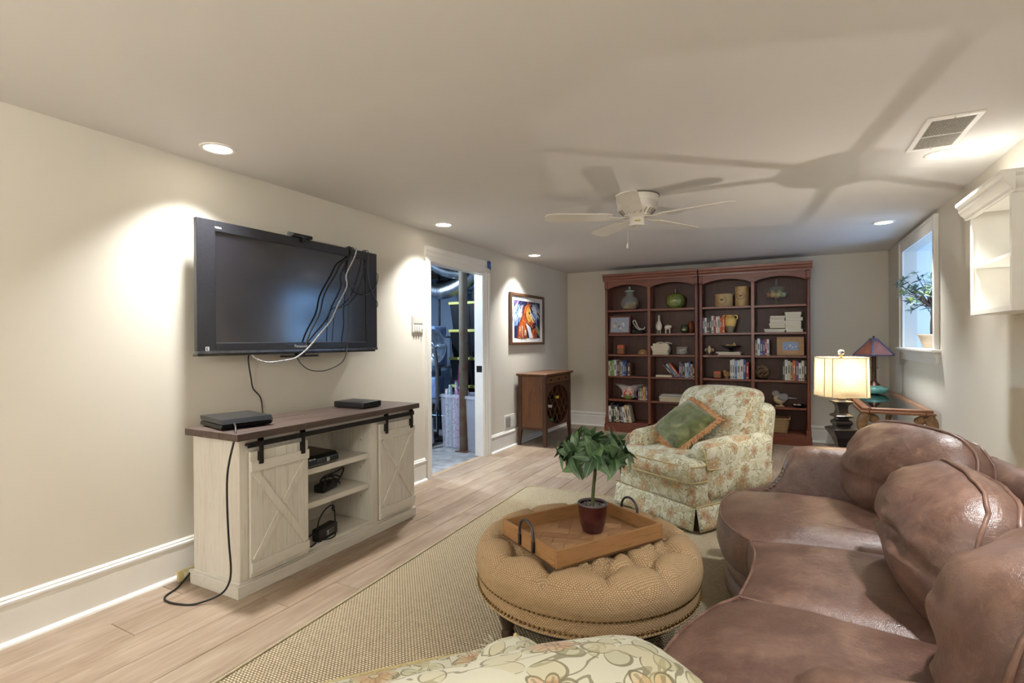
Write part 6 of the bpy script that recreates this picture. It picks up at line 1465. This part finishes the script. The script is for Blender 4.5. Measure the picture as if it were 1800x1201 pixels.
def octo(w, d, c): return [(-w+c, -d), (w-c, -d), (w, -d+c), (w, d-c), (w-c, d), (-w+c, d), (-w, d-c), (-w, -d+c)]
kS = NT('linen_shade'); v = kS.coord('Object', (1, 1, 1)); wv_ = kS.noise(kS.coord('Object', (40, 40, 300)), 3, 2); wv2 = kS.noise(kS.coord('Object', (300, 300, 30)), 3, 2)
cl = kS.ramp(kS.math('MULTIPLY', kS.math('ADD', wv_, wv2), .5), (.35, (176, 160, 126)), (.65, (212, 200, 172)))
df = kS.n('ShaderNodeBsdfDiffuse'); tl_ = kS.n('ShaderNodeBsdfTranslucent'); mx = kS.n('ShaderNodeMixShader'); mx.inputs[0].default_value = .11
kS.l(cl, df.inputs[0]); kS.l(cl, tl_.inputs[0]); kS.l(df.outputs[0], mx.inputs[1]); kS.l(tl_.outputs[0], mx.inputs[2]); kS.l(mx.outputs[0], kS.out.inputs[0]); SHADE = kS.m
oo = octo(.125, .108, .032); sh_ = MB(); n = 8
sh_.add([(x, y, zb) for x, y in oo]+[(x*.97, y*.97, zs) for x, y in oo], [(i, (i+1) % n, n+(i+1) % n, n+i) for i in range(n)])
sho = sh_.build('shade', SHADE, lamp)
TRM = M('shade_trim', (188, 172, 134), (170, 152, 116), 60, rough=.8)
for z, k in ((zb, 1), (zs, .97)): MB().tube([(x*k, y*k, z) for x, y in oo], .0035, 6, True).build('edge_trim', TRM, sho)
for x, y in oo: MB().tube([(x, y, zb), (x*.97, y*.97, zs)], .0022, 5).build('corner_trim', TRM, sho)
WIRE = M('brass_wire', (150, 128, 84), (130, 110, 70), 20, rough=.35, metal=.9)
inv = -R(18)
hz = zs-.004
for az in (-140, -178, 96, 47, -81):
    a = R(az)+inv; t_ = 1e9
    for (nx, ny, d_) in ((1, 0, .121), (-1, 0, .121), (0, 1, .104), (0, -1, .104), (.7071, .7071, .137), (-.7071, .7071, .137), (.7071, -.7071, .137), (-.7071, -.7071, .137)):
        q = nx*math.cos(a)+ny*math.sin(a)
        if q > 1e-4: t_ = min(t_, d_/q)
    MB().tube([(.012*math.cos(a), .012*math.sin(a), hz), (t_*math.cos(a), t_*math.sin(a), hz)], .0032, 6).build('spider_arm', WIRE, lamp)
MB().lathe([(.001, hz-.004), (.022, hz-.003), (.022, hz+.003), (.001, hz+.004)], 20).build('spider_hub', WIRE, lamp, smooth=40)
MB().lathe([(.02, .38), (.016, .39), (.016, .44), (.012, .45)], 14).build('socket', WIRE, lamp, smooth=40)
MB().lathe([(.008, hz+.004), (.01, hz+.012), (.006, hz+.016), (.006, hz+.02)], 12).build('finial_stem', WIRE, lamp, smooth=40)
MB().ball((0, 0, hz+.036), (.018, .018, .017), 10).build('finial', GL('crystal', (250, 252, 255), .0, 1.5), lamp, smooth=90)
MB().ball((0, 0, zs-.115), (.02, .02, .027), 10).build('bulb', EM('bulb_warm', (255, 226, 180), 12), lamp, smooth=90)
pl = bpy.data.lights.new('lamp_light', 'POINT'); pl.energy = LAMP_W; pl.color = (1, .94, .86); pl.shadow_soft_size = .0015
po = bpy.data.objects.new('lamp_light', pl); COL.objects.link(po); po.parent = lamp; po.location = (0, 0, zs-.08)

# ================================================================ GLASS-TOPPED CONSOLE TABLE
GW = wood('walnut_table', (140, 92, 60), (104, 64, 40), 'y', 12, rough=.35, coat=.2); GWX = wood('walnut_table_x', (140, 92, 60), (104, 64, 40), 'x', 12, rough=.35, coat=.2)
GLG = M('carved_gilt_walnut', (136, 104, 66), (96, 68, 42), 22, rough=.42)
gt = thing('console_table', 'long walnut console table with inset glass top and scrolled legs', 'table', (.815, 6.0, 0))
gx_, gy_, gz = .235, .89, .70
for x in (-gx_, gx_-.06): MB().prism([(x, gz-.02), (x+.06, gz-.02), (x+.06, gz), (x+.05, gz+.004), (x+.01, gz+.004), (x, gz)], 'y', -gy_, gy_).build('top_rail', GW, gt, bevel=.004)
for y in (-gy_, gy_-.06): MB().prism([(y, gz-.02), (y+.06, gz-.02), (y+.06, gz), (y+.05, gz+.004), (y+.01, gz+.004), (y, gz)], 'x', -gx_+.06, gx_-.06).build('top_rail', GWX, gt, bevel=.004)
for (a, b, c_, d_) in ((-gx_-.014, -gx_+.05, -gy_-.014, gy_+.014), (gx_-.05, gx_+.014, -gy_-.014, gy_+.014), (-gx_+.05, gx_-.05, -gy_-.014, -gy_+.05), (-gx_+.05, gx_-.05, gy_-.05, gy_+.014)):
    MB().box(a, b, c_, d_, gz-.042, gz-.02).build('edge_moulding', GW, gt, bevel=.007, seg=3)
kgt = NT('table_glass'); t1_ = kgt.n('ShaderNodeBsdfTransparent'); t1_.inputs[0].default_value = (.86, .93, .90, 1); g1_ = kgt.n('ShaderNodeBsdfGlossy'); g1_.inputs['Roughness'].default_value = .01; fr_n = kgt.n('ShaderNodeFresnel'); fr_n.inputs[0].default_value = 1.9
m1_ = kgt.n('ShaderNodeMixShader'); kgt.l(fr_n.outputs[0], m1_.inputs[0]); kgt.l(t1_.outputs[0], m1_.inputs[1]); kgt.l(g1_.outputs[0], m1_.inputs[2]); kgt.l(m1_.outputs[0], kgt.out.inputs[0])
MB().box(-gx_+.055, gx_-.055, -gy_+.055, gy_-.055, gz-.006, gz+.001).build('glass_panel', kgt.m, gt)
def scroll_leg(sx, sy, fancy):
    cx, cy = sx*(gx_-.02), sy*(gy_-.03)
    # leg bows outward in x at the knee then tapers in; a volute curls inward under the top
    P = spline([(cx-sx*.02, cy, gz-.05), (cx+sx*.012, cy, gz-.10), (cx+sx*.016, cy, gz-.17), (cx-sx*.01, cy, gz-.27), (cx-sx*.03, cy, gz-.42), (cx-sx*.028, cy, .14), (cx-sx*.008, cy, .05), (cx+sx*.02, cy, .012)], 6)
    rs = [max(.014, .044-.034*min(1, max(0, (gz-.08-p.z)/.42))) for p in P]
    lg = MB().tube(P, rs, 10).build('leg', GLG, gt, smooth=60)
    V = [(cx-sx*(.055+.030*math.cos(a)*(1-.11*k)), cy, gz-.082+.030*math.sin(a)*(1-.11*k)) for k, a in enumerate([PI*.0-.55*i for i in range(9)])]
    MB().tube(spline([(cx+sx*.005, cy, gz-.055), (cx-sx*.03, cy, gz-.05)]+V, 3), .018, 8).build('volute', GLG, lg, smooth=60)
    MB().cyl((cx-sx*.06, cy-.028, gz-.083), (cx-sx*.06, cy+.028, gz-.083), .022, n=14).build('volute_eye', GLG, lg, smooth=40)
    MB().lathe([(.026, 0), (.03, .008), (.022, .02)], 12, (cx+sx*.02, cy, 0)).build('toe', GLG, lg, smooth=40)
for sx in (-1, 1):
    for sy in (-1, 1): scroll_leg(sx, sy, True)
# lamp with mica shade
ml = thing('mica_lamp', 'craftsman lamp with amber mica cone shade and turquoise pottery foot', 'lamp', (.835, 6.45, gz+.0045))
TQ = M('turquoise_pottery', (96, 150, 142), (70, 118, 114), 9, rough=.25, coat=.4)
MB().lathe([(.05, 0), (.09, .008), (.125, .035), (.128, .055), (.12, .066), (.08, .072), (.055, .085), (.04, .095)], 36).build('foot', TQ, ml, smooth=45)
CPM = M('dark_copper', (84, 56, 42), (60, 40, 32), 14, rough=.4, metal=.6)
MB().lathe([(.06, .08), (.05, .1), (.03, .12), (.022, .14), (.022, .42), (.026, .425)], 20).build('post', CPM, ml, smooth=40)
km = NT('mica'); v = km.coord('Object'); km.l(km.ramp(km.noise(v, 16, 4, .6, .6), (.3, (84, 48, 40)), (.55, (112, 66, 50)), (.75, (134, 86, 64))), km.b.inputs['Base Color']); km.set(Roughness=.3, Coat_Weight=.3)
N8 = 6; zb2, zt2, rb, rt = .40, .565, .20, .035
ring = lambda r, z, k: (r*math.cos(2*PI*k/N8+R(20)), r*math.sin(2*PI*k/N8+R(20)), z)
for k in range(N8): 
    MB().add([ring(rb, zb2, k), ring(rb, zb2, k+1), ring(rt, zt2, k+1), ring(rt, zt2, k)], [(0, 1, 2, 3)]).build('mica_panel', km.m, ml).modifiers.new('t', 'SOLIDIFY').thickness = .003
    MB().bar(ring(rb, zb2, k), ring(rt, zt2, k), .014, .006).build('shade_rib', M('patina_metal', (78, 80, 104), (58, 60, 82), 20, rough=.45, metal=.5), ml)
    MB().bar(ring(rb, zb2, k), ring(rb, zb2, k+1), .006, .014).build('shade_rim', MAT['patina_metal'], ml)
MB().lathe([(.045, zt2-.006), (.045, zt2+.004), (.02, zt2+.012), (.006, zt2+.016)], 18).build('shade_cap', MAT['patina_metal'], ml, smooth=40)
MB().ball((0, 0, zt2+.024), .010, 7).build('finial', CPM, ml, smooth=90)
for s_ in (-1, 1):
    MB().tube([(s_*.03, 0, .40), (s_*.032, 0, .27)], .0015, 5).build('pull_chain', CPM, ml); MB().ball((s_*.032, 0, .265), .006, 6).build('chain_bead', CPM, ml, smooth=90)
cord('lamp_cable', [(.815-gx_-.03, 6.1, .012), (.62, 6.2, .02), (.60, 6.3, .3), (.57, 6.35, .62), (.575, 6.4, .69), (.60, 6.42, .712), (.66, 6.44, .709), (.70, 6.45, .709)], .003, RUBBER, 'thin black lamp cable falling from the console table')
ol = thing('wall_outlet', 'white duplex wall outlet low on the wall by the console table', 'outlet', (XR, 7.16, .30))
MB().box(-.006, 0, -.037, .037, 0, .115).build('cover_plate', TRIM, ol, bevel=.002)
for z in (.018, .066): MB().box(-.0085, -.006, -.017, .017, z, z+.03).build('socket', PC((206, 202, 194)), ol, bevel=.002)

# ================================================================ WINDOW PLANT
wpx = (1.225, 5.93, WZ0+.0045)
wpl = thing('ficus_plant', 'bushy green plant with small fruit in a woven pot on the window sill', 'potted plant', wpx)
kp = NT('woven_pot'); v = kp.coord('Object'); wv = kp.n('ShaderNodeTexWave'); wv.inputs['Scale'].default_value = 30; wv.inputs['Distortion'].default_value = 3; wv.bands_direction = 'Z'; kp.l(v, wv.inputs['Vector']); kp.l(kp.ramp(wv.outputs[0], (.2, (176, 150, 122)), (.8, (214, 194, 164))), kp.b.inputs['Base Color']); kp.set(Roughness=.8); kp.bump(wv.outputs[0], .5, .004)
MB().lathe([(.075, 0), (.08, .006), (.10, .06), (.115, .105), (.128, .118), (.126, .128), (.112, .126), (.104, .112), (.001, .10)], 32).build('pot', kp.m, wpl, smooth=40)
STM = M('ficus_bark', (96, 82, 72), (70, 58, 52), 18, rough=.8); g = random.Random(14)
kf2 = NT('ficus_leaf'); oi = kf2.n('ShaderNodeObjectInfo'); kf2.l(kf2.mix(oi.outputs['Random'], lin((52, 78, 66)), lin((124, 148, 122))), kf2.b.inputs['Base Color']); kf2.set(Roughness=.45)
fm = [leaf_mesh('leaf', kf2.m, .072, .019, .3, .25, 5), leaf_mesh('leaf', kf2.m, .06, .017, .3, .4, 5)]
for k in range(3):
    a = k*2.1; MB().tube(spline([(.03*math.cos(a), .03*math.sin(a), .10), (.02*math.cos(a+1), .02*math.sin(a+1), .22), (.03*math.cos(a+2), .03*math.sin(a+2), .34), (.06*math.cos(a), .06*math.sin(a), .46)], 5), .013, 7).build('trunk', STM, wpl, smooth=60)
ends = []
for k in range(70):
    a = g.uniform(0, 2*PI); r = .05+.25*math.sqrt(g.random()); z = .36+.34*g.random()-.25*(r-.1)**2
    x, y = r*math.cos(a)*.75, r*math.sin(a)
    ends.append((x, y, z))
ends += [(-.16, .20, .56), (-.20, .25, .60), (-.22, .30, .62), (-.14, .12, .50), (-.18, .28, .52)]
for (x, y, z) in ends:
    x = max(-.26, min(.22, x)); y = max(-.5, min(.42, y))
    MB().tube([(x*.15, y*.15, .38), (x*.6, y*.6, (z+.38)/2+.03), (x, y, z)], [.005, .003, .0018], 5).build('branch', STM, wpl, smooth=60)
    whorl(wpl, (x, y, z), (x*.7, y*.7, .25+.2*g.random()), 7, fm, g, .9, .95)
FRG_ = M('green_fruit', (150, 176, 84), (128, 156, 66), 10, rough=.4)
for (x, y, z) in ((-.15, .1, .46), (-.10, .16, .53), (-.06, -.05, .5), (.02, -.1, .42), (-.2, .24, .545)): MB().ball((x, y, z), .02, 7).build('fruit', FRG_, wpl, smooth=90)

# ================================================================ WALL CUBBY SHELF
ws = thing('wall_cubby', 'white wooden wall cubby with one shelf and crown moulding', 'shelf', (XR, 3.41, 1.40))
cw, cdp = .29, .167      # half width, depth; local x negative into the room
WSM = M('white_cubby_paint', (236, 233, 224), (230, 227, 218), 8, rough=.4)
for y in (-cw, cw-.018): MB().box(-cdp, 0, y, y+.018, 0, .58).build('side', WSM, ws)
MB().box(-cdp, 0, -cw+.0182, cw-.0182, 0, .018).build('bottom', WSM, ws); MB().box(-cdp, 0, -cw+.0182, cw-.0182, .562, .58).build('top', WSM, ws)
MB().box(-.008, 0, -cw+.018, cw-.018, .018, .562).build('back_panel', WSM, ws)
MB().box(-cdp+.008, -.008, -cw+.018, cw-.018, .256, .274).build('shelf', WSM, ws, bevel=.001)
for y in (-cw, cw-.022): MB().box(-cdp-.008, -cdp, y, y+.022, 0, .53).build('face_stile', WSM, ws)
MB().box(-cdp-.008, -cdp, -cw+.022, cw-.022, 0, .022).build('face_rail', WSM, ws)
MB().box(-cdp-.008, -cdp, -cw, cw, .5302, .58).build('face_rail', WSM, ws)
cr = [(0, .535), (.012, .535), (.014, .55), (.03, .565), (.04, .585), (.04, .60), (.052, .612), (.052, .63), (0, .63)]
MB().prism([(-cdp-.008-a, z) for a, z in cr], 'y', -cw-.05, cw+.05).build('crown', WSM, ws, smooth=30)
for sg in (-1, 1): MB().prism([(sg*(cw+a), z) for a, z in cr], 'x', -cdp-.008, 0).build('crown_return', WSM, ws, smooth=30)
MB().box(-cdp-.05, 0, -cw-.04, cw+.04, .63, .634).build('crown_cap', WSM, ws)

# ================================================================ CEILING FAN AND GRILLE
fan = thing('ceiling_fan', 'white flush-mount ceiling fan with five blades and pull chain', 'ceiling fan', (-.912, 3.645, HC))
FW_ = M('fan_white', (226, 221, 211), (220, 214, 204), 10, rough=.35)
MB().lathe([(.15, 0), (.152, -.008), (.147, -.012), (.147, -.05), (.14, -.056), (.14, -.09), (.13, -.10), (.085, -.145), (.06, -.15), (.055, -.155)], 48).build('motor_housing', FW_, fan, smooth=30)
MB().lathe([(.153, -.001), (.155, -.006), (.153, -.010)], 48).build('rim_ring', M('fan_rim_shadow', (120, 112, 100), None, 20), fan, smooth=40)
for i in range(24):
    a = 2*PI*i/24; MB().bar((.127*math.cos(a), .127*math.sin(a), -.106), (.096*math.cos(a), .096*math.sin(a), -.137), .009, .003, (math.cos(a), math.sin(a), 1)).build('vent_slot', PC((138, 130, 118)), fan)
MB().lathe([(.05, -.15), (.052, -.158), (.052, -.205), (.046, -.212), (.006, -.214), (.004, -.218)], 32).build('switch_housing', FW_, fan, smooth=35)
MB().obox((.0155, -.050, -.185), (.04, .004, .008), (0, 0, R(17))).build('fan_badge', PC((176, 160, 60)), fan)
for i in range(5):
    a = 2*PI*i/5+R(62); c_, s_ = math.cos(a), math.sin(a); br = MB()
    rot = lambda p: Vector((p.x*c_-p.y*s_, p.x*s_+p.y*c_, p.z))
    br.bar((.05, 0, -.150), (.12, 0, -.157), .035, .006).bar((.12, .0, -.157), (.21, .03, -.152), .016, .005).bar((.12, 0, -.157), (.21, -.03, -.152), .016, .005)
    br.xf(rot).build('blade_iron', FW_, fan, bevel=.002)
    out_ = [(.18, -.045), (.22, -.058), (.58, -.068), (.63, -.060), (.655, -.035), (.66, 0), (.655, .035), (.63, .060), (.58, .068), (.22, .058), (.18, .045)]
    MB().prism(out_, 'z', -.151, -.145).xf(lambda p: rot(Vector((p.x, p.y, p.z+p.y*.18)))).build('blade', FW_, fan, bevel=.001)
ch = MB().tube([(-.046, -.03, -.19), (-.058, -.04, -.195), (-.06, -.042, -.34)], .0016, 5).build('pull_chain', M('chain', (210, 205, 195), None, 30, rough=.3, metal=.5), fan)
MB().lathe([(.003, .01), (.006, .0), (.0085, -.02), (.006, -.028), (.001, -.03)], 10, (-.06, -.042, -.345)).build('pull_knob', FW_, fan, smooth=50)
gr = thing('air_grille', 'white rectangular ceiling air grille with dusty louvres', 'air vent', (.706, 3.255, HC))
gwx, gwy = .107, .235
for (a, b, c_, d_) in ((-gwx, gwx, -gwy, -gwy+.03), (-gwx, gwx, gwy-.03, gwy), (-gwx, -gwx+.026, -gwy+.03, gwy-.03), (gwx-.026, gwx, -gwy+.03, gwy-.03)): MB().box(a, b, c_, d_, -.010, 0).build('frame', TRIM, gr, bevel=.003)
MB().box(-gwx+.026, gwx-.026, .012, .020, -.010, -.002).build('centre_bar', TRIM, gr)
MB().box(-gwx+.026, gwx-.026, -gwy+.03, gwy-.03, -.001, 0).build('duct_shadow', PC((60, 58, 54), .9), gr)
DL = M('dusty_louvre', (176, 172, 162), (140, 136, 126), 120, rough=.8)
for i in range(13):
    x = -gwx+.032+i*.0125; MB().obox((x, 0, -.0055), (.0095, 2*gwy-.062, .0012), (0, R(35), 0)).build('louvre', DL, gr)
for y in (-gwy+.014, gwy-.014): MB().cyl((0, y, -.0115), (0, y, -.009), .004, n=8).build('screw', PC((150, 146, 138)), gr)

# ================================================================ UNSEEN UPLIGHTER, ADDED TO BRIGHTEN THE CEILING AND ROOM
tf = thing('fill_torchiere', 'bronze torchiere out of view, added to brighten the ceiling', 'floor lamp', (-1.0, -1.75, 0))
MB().lathe([(.14, 0), (.14, .015), (.03, .03), (.014, .05), (.012, 1.62), (.02, 1.64)], 24).build('stand', LB_, tf, smooth=40)
MB().lathe([(.02, 1.64), (.10, 1.66), (.16, 1.71), (.19, 1.78), (.185, 1.78), (.155, 1.715), (.10, 1.668), (.02, 1.65)], 32).build('bowl_shade', WH, tf, smooth=60)
MB().ball((0, 0, 1.71), (.025, .025, .035), 8).build('bulb', MAT['bulb_warm'], tf, smooth=90)
tlp = bpy.data.lights.new('torch_fill', 'POINT'); tlp.energy = TORCH_FILL_W; tlp.color = (.97, .99, 1); tlp.shadow_soft_size = .06
tlo = bpy.data.objects.new('torch_fill', tlp); COL.objects.link(tlo); tlo.parent = tf; tlo.location = (0, 0, 1.81)
